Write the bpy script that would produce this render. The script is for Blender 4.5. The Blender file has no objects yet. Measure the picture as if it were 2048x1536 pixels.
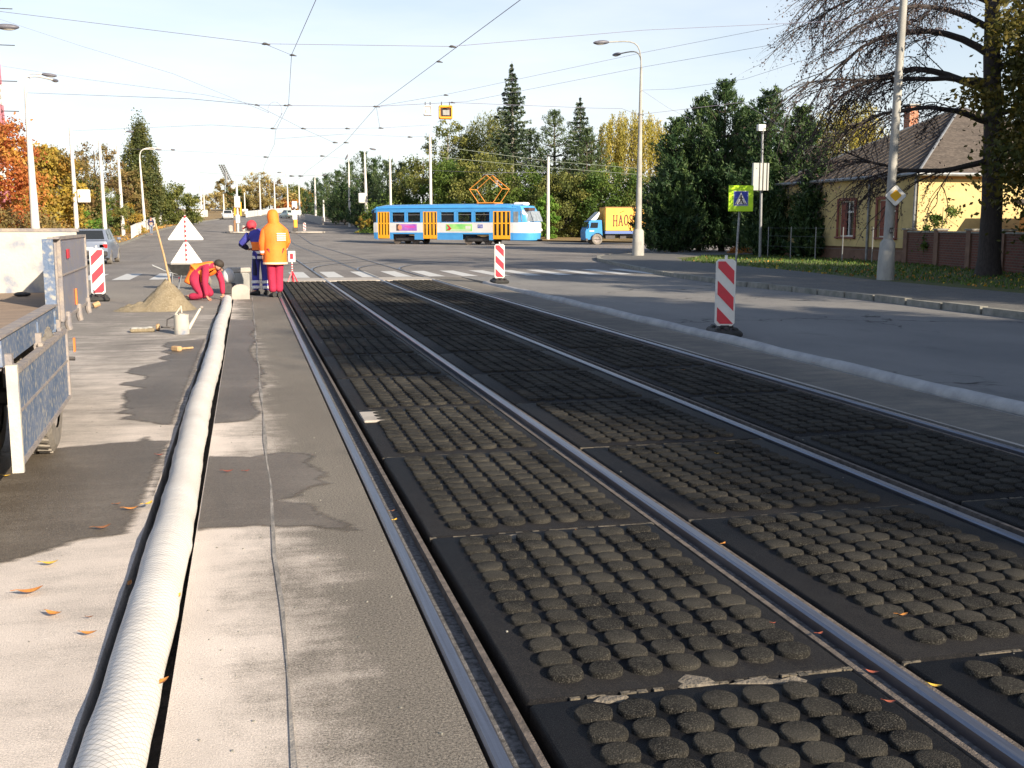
import bpy, math, random
import numpy as np
from mathutils import Vector, Matrix

sc = bpy.context.scene
# ------------------------------------------------------------------ camera
CAM_H = 1.53
PITCH = math.radians(8.413); YAW = math.radians(13.779); FPX = 2150.0
cam_d = bpy.data.cameras.new('camera'); cam = bpy.data.objects.new('camera', cam_d)
sc.collection.objects.link(cam); sc.camera = cam
cam_d.sensor_width = 36.0; cam_d.lens = 36.0 * FPX / 2048.0
cam_d.clip_start = 0.1; cam_d.clip_end = 3000
cam.location = (0, 0, CAM_H)
cam.rotation_euler = (math.pi / 2 - PITCH, 0, -YAW)
# ------------------------------------------------------------------ light
SUN_EL = math.radians(23.0); SUN_AZ = math.radians(152.0)      # azimuth clockwise from +Y
sd = Vector((math.sin(SUN_AZ) * math.cos(SUN_EL), math.cos(SUN_AZ) * math.cos(SUN_EL), math.sin(SUN_EL)))
sun_l = bpy.data.lights.new('sun', 'SUN'); sun_l.energy = 5.0; sun_l.angle = math.radians(0.55)
sun_l.color = (1.0, 0.86, 0.66)
sun = bpy.data.objects.new('sun', sun_l); sc.collection.objects.link(sun)
sun.rotation_euler = sd.to_track_quat('Z', 'Y').to_euler(); sun.location = (20, -20, 30)
w = bpy.data.worlds.new('World'); sc.world = w; w.use_nodes = True
nt = w.node_tree; nt.nodes.clear()
o_ = nt.nodes.new('ShaderNodeOutputWorld'); bg = nt.nodes.new('ShaderNodeBackground')
sky = nt.nodes.new('ShaderNodeTexSky'); sky.sky_type = 'NISHITA'; sky.sun_disc = False
sky.sun_elevation = SUN_EL; sky.sun_rotation = SUN_AZ; sky.altitude = 200; sky.air_density = 1.0; sky.dust_density = 1.2; sky.ozone_density = 2.0
tc = nt.nodes.new('ShaderNodeTexCoord'); mp = nt.nodes.new('ShaderNodeMapping'); mp.inputs['Scale'].default_value = (1.0, 1.0, 5.0)
nz = nt.nodes.new('ShaderNodeTexNoise'); nz.inputs['Scale'].default_value = 2.2; nz.inputs['Detail'].default_value = 6; nz.inputs['Roughness'].default_value = .55
rp = nt.nodes.new('ShaderNodeValToRGB'); rp.color_ramp.elements[0].position = .36; rp.color_ramp.elements[0].color = (.52, .52, .52, 1)
rp.color_ramp.elements[1].position = .68; rp.color_ramp.elements[1].color = (.92, .92, .92, 1)
mx = nt.nodes.new('ShaderNodeMixRGB'); mx.inputs[2].default_value = (7.6, 7.7, 7.9, 1)
nt.links.new(tc.outputs['Generated'], mp.inputs['Vector']); nt.links.new(mp.outputs[0], nz.inputs['Vector'])
sx = nt.nodes.new('ShaderNodeSeparateXYZ'); nt.links.new(tc.outputs['Generated'], sx.inputs[0])
el = nt.nodes.new('ShaderNodeMapRange'); el.inputs[1].default_value = .36; el.inputs[2].default_value = .04; el.inputs[3].default_value = .12; el.inputs[4].default_value = 1.0   # the veil of haze thins out overhead
nt.links.new(sx.outputs[2], el.inputs[0]); mq = nt.nodes.new('ShaderNodeMath'); mq.operation = 'MULTIPLY'
nt.links.new(nz.outputs['Fac'], rp.inputs[0]); nt.links.new(rp.outputs[0], mq.inputs[0]); nt.links.new(el.outputs[0], mq.inputs[1]); nt.links.new(mq.outputs[0], mx.inputs[0])
nt.links.new(sky.outputs[0], mx.inputs[1]); nt.links.new(mx.outputs[0], bg.inputs[0]); nt.links.new(bg.outputs[0], o_.inputs[0])
bg.inputs[1].default_value = 0.085
sc.view_settings.view_transform = 'Standard'; sc.view_settings.look = 'None'
sc.view_settings.exposure = 0.9; sc.view_settings.gamma = 1.0; sc.view_settings.use_curve_mapping = False
sc.cycles.max_bounces = 6; sc.cycles.transparent_max_bounces = 12; sc.cycles.diffuse_bounces = 3; sc.cycles.glossy_bounces = 2

# ------------------------------------------------------------------ pixel <-> world, used only while laying out
Rv = Vector((math.cos(YAW), -math.sin(YAW), 0))
Fv = Vector((math.sin(YAW) * math.cos(PITCH), math.cos(YAW) * math.cos(PITCH), -math.sin(PITCH)))
Uv = Vector((math.sin(YAW) * math.sin(PITCH), math.cos(YAW) * math.sin(PITCH), math.cos(PITCH)))
def ray(x, y): return Rv * ((x - 1024) / FPX) + Uv * ((768 - y) / FPX) + Fv
def G(x, y, z=0.0):
    d = ray(x, y); t = (z - CAM_H) / d.z; return Vector((d.x * t, d.y * t, z))
def AT(x, Y):                       # ground x for image column x at distance Y
    d = ray(x, 450); t = Y / d.y; return d.x * t
def HT(x, y, Y):                    # height of pixel at distance Y
    d = ray(x, y); t = Y / d.y; return CAM_H + d.z * t
def T(Y):                           # terrain rises beyond the junction
    if Y < 84: return 0.0
    if Y < 92: return .025 * (Y - 84) ** 2 / 16
    return .025 * (min(Y, 330) - 88)
def bend(Y): return .0009 * max(0, Y - 110) ** 2
R = random.Random(7)
COL = sc.collection

# ------------------------------------------------------------------ object helpers
def tag(o, label=None, cat=None, group=None, kind=None):
    if label: o['label'] = label
    if cat: o['category'] = cat
    if group: o['group'] = group
    if kind: o['kind'] = kind
    return o
def thing(name, label, cat, loc=(0, 0, 0), rz=0.0, group=None, lean=(0, 0)):
    o = bpy.data.objects.new(name, None); COL.objects.link(o)
    o.empty_display_size = .2
    o.location = loc; o.rotation_euler = (lean[0], lean[1], rz)
    return tag(o, label, cat, group)
def copy_tree(o, parent=None):
    c = o.copy(); COL.objects.link(c); c.parent = parent
    for ch in list(o.children): copy_tree(ch, c)
    return c

class MB:
    def __init__(s): s.v = []; s.f = []
    def add(s, vs, fs):
        n = len(s.v); s.v += [tuple(v) for v in vs]; s.f += [tuple(i + n for i in f) for f in fs]; return s
    def box(s, c, d, rz=0, M=None, taper=1.0):
        x, y, z = d[0] / 2, d[1] / 2, d[2] / 2
        vs = []
        for (a, b, e) in ((-1, -1, -1), (1, -1, -1), (1, 1, -1), (-1, 1, -1), (-1, -1, 1), (1, -1, 1), (1, 1, 1), (-1, 1, 1)):
            k = taper if e > 0 else 1
            p = Vector((a * x * k, b * y * k, e * z))
            if M is not None: p = M @ p
            elif rz: p = Matrix.Rotation(rz, 3, 'Z') @ p
            vs.append(p + Vector(c))
        return s.add(vs, [(0, 3, 2, 1), (4, 5, 6, 7), (0, 1, 5, 4), (1, 2, 6, 5), (2, 3, 7, 6), (3, 0, 4, 7)])
    def rbox(s, c, d, b=.02, rz=0, M=None):          # box with chamfered vertical and horizontal edges
        x, y, z = d[0] / 2, d[1] / 2, d[2] / 2; b = min(b, x * .9, y * .9, z * .9)
        def ring(k, zz): 
            X, Y = x - k, y - k; e = b
            return [(-X, -Y + e, zz), (-X + e, -Y, zz), (X - e, -Y, zz), (X, -Y + e, zz), (X, Y - e, zz), (X - e, Y, zz), (-X + e, Y, zz), (-X, Y - e, zz)]
        b2 = b
        rs = [ring(b2 * .8, -z), ring(0, -z + b2), ring(0, z - b2), ring(b2 * .8, z)]
        vs = []
        for r in rs:
            for p in r:
                p = Vector(p)
                if M is not None: p = M @ p
                elif rz: p = Matrix.Rotation(rz, 3, 'Z') @ p
                vs.append(p + Vector(c))
        fs = []
        for k in range(3):
            for i in range(8): fs.append((k * 8 + i, k * 8 + (i + 1) % 8, k * 8 + 8 + (i + 1) % 8, k * 8 + 8 + i))
        fs.append(tuple(range(7, -1, -1))); fs.append(tuple(range(24, 32)))
        return s.add(vs, fs)
    def tube(s, path, r, n=8, cap=True, flat=1.0):
        P = [Vector(p) for p in path]; rr = r if isinstance(r, (list, tuple)) else [r] * len(P)
        vs = []; prev = None
        for i, p in enumerate(P):
            d = (P[min(i + 1, len(P) - 1)] - P[max(i - 1, 0)])
            if d.length < 1e-9: d = Vector((0, 0, 1))
            d.normalize()
            if prev is None:
                a = Vector((0, 0, 1)) if abs(d.z) < .9 else Vector((1, 0, 0)); u = d.cross(a).normalized()
            else: u = (prev - d * prev.dot(d)); u = u.normalized() if u.length > 1e-6 else d.orthogonal().normalized()
            prev = u; v = d.cross(u)
            for k in range(n):
                t = 2 * math.pi * k / n; vs.append(p + (u * math.cos(t) + v * math.sin(t) * flat) * rr[i])
        fs = []
        for i in range(len(P) - 1):
            for k in range(n): fs.append((i * n + k, i * n + (k + 1) % n, (i + 1) * n + (k + 1) % n, (i + 1) * n + k))
        if cap: fs.append(tuple(range(n - 1, -1, -1))); fs.append(tuple((len(P) - 1) * n + k for k in range(n)))
        return s.add(vs, fs)
    def loft(s, rings, cap=True):
        n = len(rings[0]); vs = [p for r in rings for p in r]; fs = []
        for i in range(len(rings) - 1):
            for k in range(n): fs.append((i * n + k, i * n + (k + 1) % n, (i + 1) * n + (k + 1) % n, (i + 1) * n + k))
        if cap: fs.append(tuple(range(n - 1, -1, -1))); fs.append(tuple((len(rings) - 1) * n + k for k in range(n)))
        return s.add(vs, fs)
    def prism(s, poly, z0, z1):                       # polygon in xy
        n = len(poly); vs = [(p[0], p[1], z0) for p in poly] + [(p[0], p[1], z1) for p in poly]
        fs = [tuple(range(n - 1, -1, -1)), tuple(range(n, 2 * n))] + [(i, (i + 1) % n, n + (i + 1) % n, n + i) for i in range(n)]
        return s.add(vs, fs)
    def prismY(s, poly, y0, y1):                      # polygon in xz
        n = len(poly); vs = [(p[0], y0, p[1]) for p in poly] + [(p[0], y1, p[1]) for p in poly]
        fs = [tuple(range(n)), tuple(range(2 * n - 1, n - 1, -1))] + [(i, n + i, n + (i + 1) % n, (i + 1) % n) for i in range(n)]
        return s.add(vs, fs)
    def prismX(s, poly, x0, x1):                      # polygon in yz
        n = len(poly); vs = [(x0, p[0], p[1]) for p in poly] + [(x1, p[0], p[1]) for p in poly]
        fs = [tuple(range(n - 1, -1, -1)), tuple(range(n, 2 * n))] + [(i, (i + 1) % n, n + (i + 1) % n, n + i) for i in range(n)]
        return s.add(vs, fs)
    def ball(s, c, r, nu=12, nv=8, M=None):
        r = (r, r, r) if not isinstance(r, (list, tuple)) else r; vs = []; 
        for j in range(1, nv):
            a = math.pi * j / nv
            for i in range(nu):
                b = 2 * math.pi * i / nu; p = Vector((r[0] * math.sin(a) * math.cos(b), r[1] * math.sin(a) * math.sin(b), r[2] * math.cos(a)))
                vs.append(((M @ p) if M is not None else p) + Vector(c))
        for sg in (1, -1):
            p = Vector((0, 0, sg * r[2])); vs.append(((M @ p) if M is not None else p) + Vector(c))
        t, b_ = len(vs) - 2, len(vs) - 1; fs = []
        for j in range(nv - 2):
            for i in range(nu): fs.append((j * nu + i, j * nu + nu + i, j * nu + nu + (i + 1) % nu, j * nu + (i + 1) % nu))
        for i in range(nu): fs.append((t, i, (i + 1) % nu)); fs.append((b_, (nv - 2) * nu + (i + 1) % nu, (nv - 2) * nu + i))
        return s.add(vs, fs)
    def sheet(s, poly, z=0.0): 
        n = len(poly); return s.add([(p[0], p[1], z if len(p) < 3 else p[2]) for p in poly], [tuple(range(n))])
    def build(s, name, mat, parent=None, loc=None, smooth=False, rz=0):
        me = bpy.data.meshes.new(name); me.from_pydata(s.v, [], s.f)
        if smooth:
            me.polygons.foreach_set('use_smooth', [True] * len(me.polygons))
            try: me.set_sharp_from_angle(angle=math.radians(40))
            except Exception: pass
        me.update(); o = bpy.data.objects.new(name, me); COL.objects.link(o)
        if mat: me.materials.append(mat)
        if parent: o.parent = parent
        if loc is not None: o.location = loc
        if rz: o.rotation_euler.z = rz
        return o
def shift(mb, c):
    c = Vector(c); mb.v = [tuple(Vector(v) - c) for v in mb.v]; return mb
def struct(name, mb, mat, smooth=False): return tag(mb.build(name, mat, smooth=smooth), kind='structure')

# ------------------------------------------------------------------ materials
def ncol(n, c): return (c[0], c[1], c[2], 1)
def mat(name, c, rough=.6, c2=None, scale=6, bump=0, bscale=None, metal=0, spec=.5, lo=.35, hi=.65, stretch=None, c3=None, s3=40, det=5, coat=0):
    m = bpy.data.materials.new(name); m.use_nodes = True; n = m.node_tree.nodes; l = m.node_tree.links
    b = n['Principled BSDF']; b.inputs['Roughness'].default_value = rough; b.inputs['Metallic'].default_value = metal
    b.inputs['Specular IOR Level'].default_value = spec; b.inputs['Base Color'].default_value = ncol(0, c)
    if coat: b.inputs['Coat Weight'].default_value = coat
    t = n.new('ShaderNodeTexCoord'); src = t.outputs['Object']
    if stretch:
        mp = n.new('ShaderNodeMapping'); mp.inputs['Scale'].default_value = stretch; l.new(src, mp.inputs['Vector']); src = mp.outputs[0]
    out = None
    if c2:
        z = n.new('ShaderNodeTexNoise'); z.inputs['Scale'].default_value = scale; z.inputs['Detail'].default_value = det; z.inputs['Roughness'].default_value = .62
        l.new(src, z.inputs['Vector']); r = n.new('ShaderNodeValToRGB'); r.color_ramp.elements[0].position = lo; r.color_ramp.elements[1].position = hi
        r.color_ramp.elements[0].color = ncol(0, c); r.color_ramp.elements[1].color = ncol(0, c2)
        l.new(z.outputs['Fac'], r.inputs[0]); out = r.outputs[0]
    if c3:
        z = n.new('ShaderNodeTexNoise'); z.inputs['Scale'].default_value = s3; z.inputs['Detail'].default_value = 4
        l.new(src, z.inputs['Vector']); r = n.new('ShaderNodeValToRGB'); r.color_ramp.elements[0].position = .5; r.color_ramp.elements[1].position = .68
        r.color_ramp.elements[0].color = (0, 0, 0, 1); r.color_ramp.elements[1].color = (1, 1, 1, 1); l.new(z.outputs['Fac'], r.inputs[0])
        x = n.new('ShaderNodeMixRGB'); x.inputs[2].default_value = ncol(0, c3); l.new(r.outputs[0], x.inputs[0])
        if out: l.new(out, x.inputs[1])
        else: x.inputs[1].default_value = ncol(0, c)
        out = x.outputs[0]
    if out: l.new(out, b.inputs['Base Color'])
    if bump:
        z = n.new('ShaderNodeTexNoise'); z.inputs['Scale'].default_value = bscale or scale * 4; z.inputs['Detail'].default_value = 5; l.new(t.outputs['Object'], z.inputs['Vector'])
        bp = n.new('ShaderNodeBump'); bp.inputs['Strength'].default_value = bump; bp.inputs['Distance'].default_value = .02; l.new(z.outputs['Fac'], bp.inputs['Height']); l.new(bp.outputs[0], b.inputs['Normal'])
    return m
def leafmat(name, c, c2, c3=None, trans=.35, rough=.55):
    m = bpy.data.materials.new(name); m.use_nodes = True; n = m.node_tree.nodes; l = m.node_tree.links
    b = n['Principled BSDF']; b.inputs['Roughness'].default_value = rough; b.inputs['Specular IOR Level'].default_value = .3
    a = n.new('ShaderNodeAttribute'); a.attribute_name = 'tint'
    r = n.new('ShaderNodeValToRGB'); r.color_ramp.elements[0].color = ncol(0, c); r.color_ramp.elements[1].color = ncol(0, c2)
    if c3: e = r.color_ramp.elements.new(.5); e.color = ncol(0, c3)
    l.new(a.outputs['Fac'], r.inputs[0]); l.new(r.outputs[0], b.inputs['Base Color'])
    tr = n.new('ShaderNodeBsdfTranslucent'); l.new(r.outputs[0], tr.inputs[0]); ms = n.new('ShaderNodeMixShader'); ms.inputs[0].default_value = trans
    l.new(b.outputs[0], ms.inputs[1]); l.new(tr.outputs[0], ms.inputs[2]); l.new(ms.outputs[0], n['Material Output'].inputs[0])
    return m
def glassmat(name, c=(.8, .85, .88), alpha=.35, rough=.03):
    m = bpy.data.materials.new(name); m.use_nodes = True; n = m.node_tree.nodes; l = m.node_tree.links
    b = n['Principled BSDF']; b.inputs['Base Color'].default_value = ncol(0, (.03, .035, .04)); b.inputs['Roughness'].default_value = rough; b.inputs['Specular IOR Level'].default_value = .8
    tr = n.new('ShaderNodeBsdfTransparent'); tr.inputs[0].default_value = ncol(0, c); ms = n.new('ShaderNodeMixShader'); ms.inputs[0].default_value = alpha
    l.new(tr.outputs[0], ms.inputs[1]); l.new(b.outputs[0], ms.inputs[2]); l.new(ms.outputs[0], n['Material Output'].inputs[0]); return m

M = {}
M['dirt'] = mat('soil', (.16, .13, .07), .95, (.09, .10, .04), 1.5, .4, 20, c3=(.3, .2, .07), s3=8)
M['leafy'] = mat('leaf_strewn_soil', (.26, .17, .08), .95, (.16, .12, .06), 2.5, .5, 20, c3=(.42, .27, .08), s3=14)
M['grass'] = mat('turf', (.05, .085, .018), .95, (.08, .11, .03), 3, .5, 60, c3=(.20, .13, .035), s3=9)
M['kerb'] = mat('kerb_stone', (.30, .29, .26), .85, (.17, .17, .15), 5, .4, 60)
M['pave'] = mat('pavement_asphalt', (.10, .10, .10), .9, (.14, .135, .13), 2.2, .3, 180, c3=(.2, .19, .17), s3=30)
M['seam'] = mat('bitumen_seam', (.36, .33, .30), .8, (.16, .15, .14), 5, .6, 90, stretch=(4, 1, 1))
M['darker0'] = mat('wet_slurry', (.085, .07, .055), .45, (.15, .13, .105), 1.6, .15, 260, c3=(.11, .095, .085), s3=9, det=8, spec=.5)
M['paint'] = mat('road_paint', (.56, .56, .55), .7, (.36, .35, .33), 9, .2, 200, lo=.52, hi=.78)
M['bed'] = mat('track_bed', (.035, .033, .03), .95, (.10, .09, .08), 14, .6, 80)
M['rub'] = mat('rubber', (.006, .006, .008), .66, (.012, .012, .014), 9, .5, 420, c3=(.035, .032, .03), s3=190, spec=.2)
M['rubtop'] = mat('rubber_stud', (.018, .0178, .0175), .9, (.068, .064, .056), 2.2, .9, 240, c3=(.12, .112, .098), s3=190, spec=.1, lo=.38, hi=.62)
M['thresh'] = mat('pale_concrete', (.46, .42, .38), .9, (.34, .31, .28), 3, .3, 90)
M['rail'] = mat('polished_rail', (.24, .25, .29), .38, (.17, .17, .20), 3, .06, 60, metal=.85, stretch=(30, .6, 1))
M['rust'] = mat('rusty_steel', (.075, .062, .053), .85, (.17, .14, .12), 18, .4, 120)
M['grit'] = mat('groove_grit', (.05, .048, .046), .95, (.22, .21, .21), 40, .5, 200)
M['tubew'] = mat('white_fabric_wrap', (.66, .64, .61), .85, (.56, .53, .50), 3, .2, 90)
M['white'] = mat('white_paint', (.72, .72, .70), .5, (.62, .61, .58), 4, .05, 40)
M['red'] = mat('red_sheeting', (.62, .025, .05), .4, (.52, .03, .05), 8)
M['black'] = mat('black_rubber', (.018, .018, .018), .75, (.035, .035, .035), 12, .2, 60)
M['darkm'] = mat('dark_steel', (.05, .05, .055), .5, (.09, .08, .075), 9, .1, 50, metal=.3)
M['galv'] = mat('galvanised_steel', (.30, .31, .33), .5, (.20, .21, .22), 5, .05, 50, metal=.4)
M['conc'] = mat('pole_concrete', (.42, .41, .38), .9, (.28, .28, .27), 3.5, .3, 60, stretch=(1, 1, .4))
M['pole'] = mat('whitewashed_pole', (.66, .63, .60), .75, (.45, .40, .36), 5, .15, 40, stretch=(1, 1, .3), lo=.45, hi=.75)
M['tblue'] = mat('worn_blue_paint', (.08, .13, .23), .6, (.15, .19, .28), 4, .25, 60, c3=(.34, .33, .31), s3=26, lo=.38, hi=.62)
M['tsteel'] = mat('scraped_blue_steel', (.24, .27, .36), .45, (.30, .32, .39), 2.0, .1, 40, metal=.35, c3=(.34, .33, .32), s3=14)
M['cement'] = mat('cement_coated_board', (.56, .52, .44), .9, (.48, .45, .40), 3, .2, 50, c3=(.22, .25, .33), s3=5)
M['bedfl'] = mat('truck_floor', (.33, .24, .17), .9, (.20, .15, .115), 6, .3, 40, stretch=(.7, 4, 1))
M['dustst'] = mat('dusty_steel', (.34, .29, .25), .8, (.20, .19, .21), 14, .3, 60)
M['tyre'] = mat('dusty_tyre', (.16, .145, .13), .9, (.26, .23, .195), 12, .3, 60)
M['sand'] = mat('builders_sand', (.27, .22, .145), 1.0, (.20, .16, .10), 8, .8, 60, c3=(.32, .27, .19), s3=40)
M['wood'] = mat('pale_wood', (.52, .34, .18), .7, (.42, .26, .13), 6, .2, 40, stretch=(6, 6, 1))
M['orange'] = mat('shaded_orange', (1.0, .15, .02), .7, (.95, .18, .02), 5, .25, 30)  # redder copy of the jacket orange, for its shaded left side
M['yelor'] = mat('yellow_orange', (1.0, .25, .025), .7, (1.0, .19, .02), 4, .3, 22)
M['crim'] = mat('crimson_cloth', (.44, .02, .07), .85, (.34, .015, .055), 6, .4, 30)
M['blue'] = mat('blue_workwear', (.07, .08, .42), .85, (.05, .05, .32), 6, .4, 30)
M['navy'] = mat('navy_cloth', (.015, .018, .06), .85, (.03, .03, .09), 6, .3, 30)
M['refl'] = mat('reflective_tape', (.78, .78, .78), .4)
M['skin'] = mat('skin', (.52, .28, .19), .55, (.45, .22, .15), 20)
M['hair'] = mat('dark_hair', (.03, .022, .018), .7, (.05, .04, .03), 40, .5, 90)
M['cap'] = mat('red_cap', (.60, .04, .06), .7)
M['tramb'] = mat('tram_blue', (.07, .34, .74), .35, (.06, .30, .68), 2, coat=.3)
M['tramw'] = mat('tram_white', (.74, .73, .74), .35, (.68, .66, .66), 2, coat=.3)
M['tramy'] = mat('tram_door_yellow', (.90, .42, .02), .4, (.86, .38, .02), 2)
M['tramr'] = mat('tram_grey_roof', (.34, .36, .40), .7, (.24, .26, .30), 3)
M['panto'] = mat('pantograph_orange', (.75, .28, .04), .5)
M['glass'] = glassmat('window_glass', alpha=.12)
M['pglass'] = mat('painted_sky_glass', (.30, .34, .38), .08, (.16, .18, .20), 3, spec=.9)  # pale base colour stands in for reflected sky
M['gwrap'] = mat('grey_fabric_wrap', (.44, .44, .44), .85, (.32, .32, .33), 4, .3, 40)
M['dglass'] = glassmat('dark_window_glass', c=(.3, .32, .35), alpha=.75)
M['int'] = mat('dark_interior', (.05, .04, .04), .8, (.12, .05, .04), 6)
M['cabb'] = mat('lorry_blue', (.035, .27, .62), .4, (.04, .24, .55), 3)
M['tarp'] = mat('yellow_tarpaulin', (.85, .48, .09), .7, (.78, .42, .07), 1.5, .3, 6)
M['tarpt'] = mat('brown_lettering', (.10, .025, .03), .7)
M['lblue'] = mat('lorry_side_blue', (.10, .17, .42), .6)
M['yhouse'] = mat('yellow_render', (.62, .48, .22), .9, (.50, .38, .18), 1.8, .25, 60)
M['plinth'] = mat('brown_plinth', (.16, .09, .065), .9, (.22, .13, .09), 4, .3, 50)
M['roof'] = mat('weathered_roof', (.06, .048, .04), .85, (.10, .08, .066), 1.3, .3, 30, c3=(.15, .125, .105), s3=7, stretch=(1, 3, 1))
M['brick'] = None
M['ambr'] = mat('red_brown_shutter', (.22, .06, .04), .7)
M['sgreen'] = mat('fluorescent_yellow_green', (.55, .90, .02), .45)
M['sblue'] = mat('sign_blue', (.02, .05, .42), .4)
M['syel'] = mat('sign_yellow', (.80, .42, .01), .45)
M['sigor'] = mat('signal_orange', (.85, .36, .03), .5)
M['wire'] = mat('wire_metal', (.22, .20, .28), .5, metal=.3)
M['cable'] = mat('pale_cable', (.36, .40, .30), .6)
M['bark'] = mat('bark', (.06, .048, .04), .95, (.11, .09, .075), 14, .7, 50, stretch=(3, 3, .5))
M['dbark'] = mat('dark_bark', (.04, .034, .034), .95, (.075, .062, .058), 14, .8, 50, stretch=(3, 3, .5))
M['lbark'] = mat('pale_bark', (.34, .32, .29), .9, (.12, .11, .10), 9, .4, 30)
M['box'] = mat('grey_box', (.40, .42, .40), .5, (.32, .34, .33), 3)
M['carb'] = mat('car_blue_grey', (.17, .20, .27), .3, (.15, .18, .25), 2, coat=.5)
M['carw'] = mat('car_white', (.72, .73, .76), .3, coat=.5)
M['carg'] = mat('car_green_grey', (.28, .38, .36), .3, coat=.5)
M['chrome'] = mat('rim_metal', (.5, .5, .52), .35, metal=.7)
M['lampr'] = mat('red_lens', (.5, .02, .02), .3)
M['amber'] = mat('amber_reflector', (.95, .22, .05), .4)
M['lens'] = mat('lamp_lens', (.70, .68, .62), .3)
M['lhead'] = mat('lamp_housing', (.10, .10, .13), .5, (.15, .15, .18), 4)
L = {}
L['maple'] = leafmat('maple_red_leaves', (.40, .10, .045), (.58, .34, .07), (.50, .19, .05))
L['gold'] = leafmat('golden_leaves', (.42, .22, .04), (.60, .42, .07), (.30, .24, .05))
L['brown'] = leafmat('brown_leaves', (.20, .11, .05), (.36, .24, .09), (.17, .15, .05))
L['green'] = leafmat('green_leaves', (.055, .11, .02), (.16, .22, .04), (.09, .15, .03))
L['bright'] = leafmat('bright_green_leaves', (.10, .22, .03), (.22, .34, .06), (.14, .27, .04))
L['olive'] = leafmat('olive_leaves', (.08, .11, .03), (.25, .25, .065), (.14, .16, .042))
L['willow'] = leafmat('willow_leaves', (.26, .25, .045), (.48, .38, .08), (.36, .31, .06))
L['poplar'] = leafmat('poplar_leaves', (.06, .085, .025), (.20, .19, .06), (.11, .125, .04))
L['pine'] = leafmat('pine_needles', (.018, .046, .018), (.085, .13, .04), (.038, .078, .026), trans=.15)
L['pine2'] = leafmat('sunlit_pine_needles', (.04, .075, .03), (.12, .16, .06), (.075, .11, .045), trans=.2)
L['spruce'] = leafmat('spruce_needles', (.03, .055, .03), (.09, .12, .06), (.05, .08, .04), trans=.15)
L['purple'] = leafmat('purple_brown_leaves', (.045, .032, .036), (.17, .11, .08), (.08, .06, .07), trans=.3)
L['dkgreen'] = leafmat('dark_autumn_leaves', (.05, .065, .015), (.20, .15, .03), (.10, .10, .022), trans=.35)
L['far'] = leafmat('far_autumn_leaves', (.36, .24, .10), (.62, .46, .16), (.30, .27, .11))
L['leaf'] = leafmat('fallen_leaves', (.35, .12, .03), (.75, .50, .06), (.60, .30, .06), trans=.1)
L['gblade'] = leafmat('grass_blades', (.05, .10, .018), (.15, .22, .045), (.09, .15, .03), trans=.2)
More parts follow.
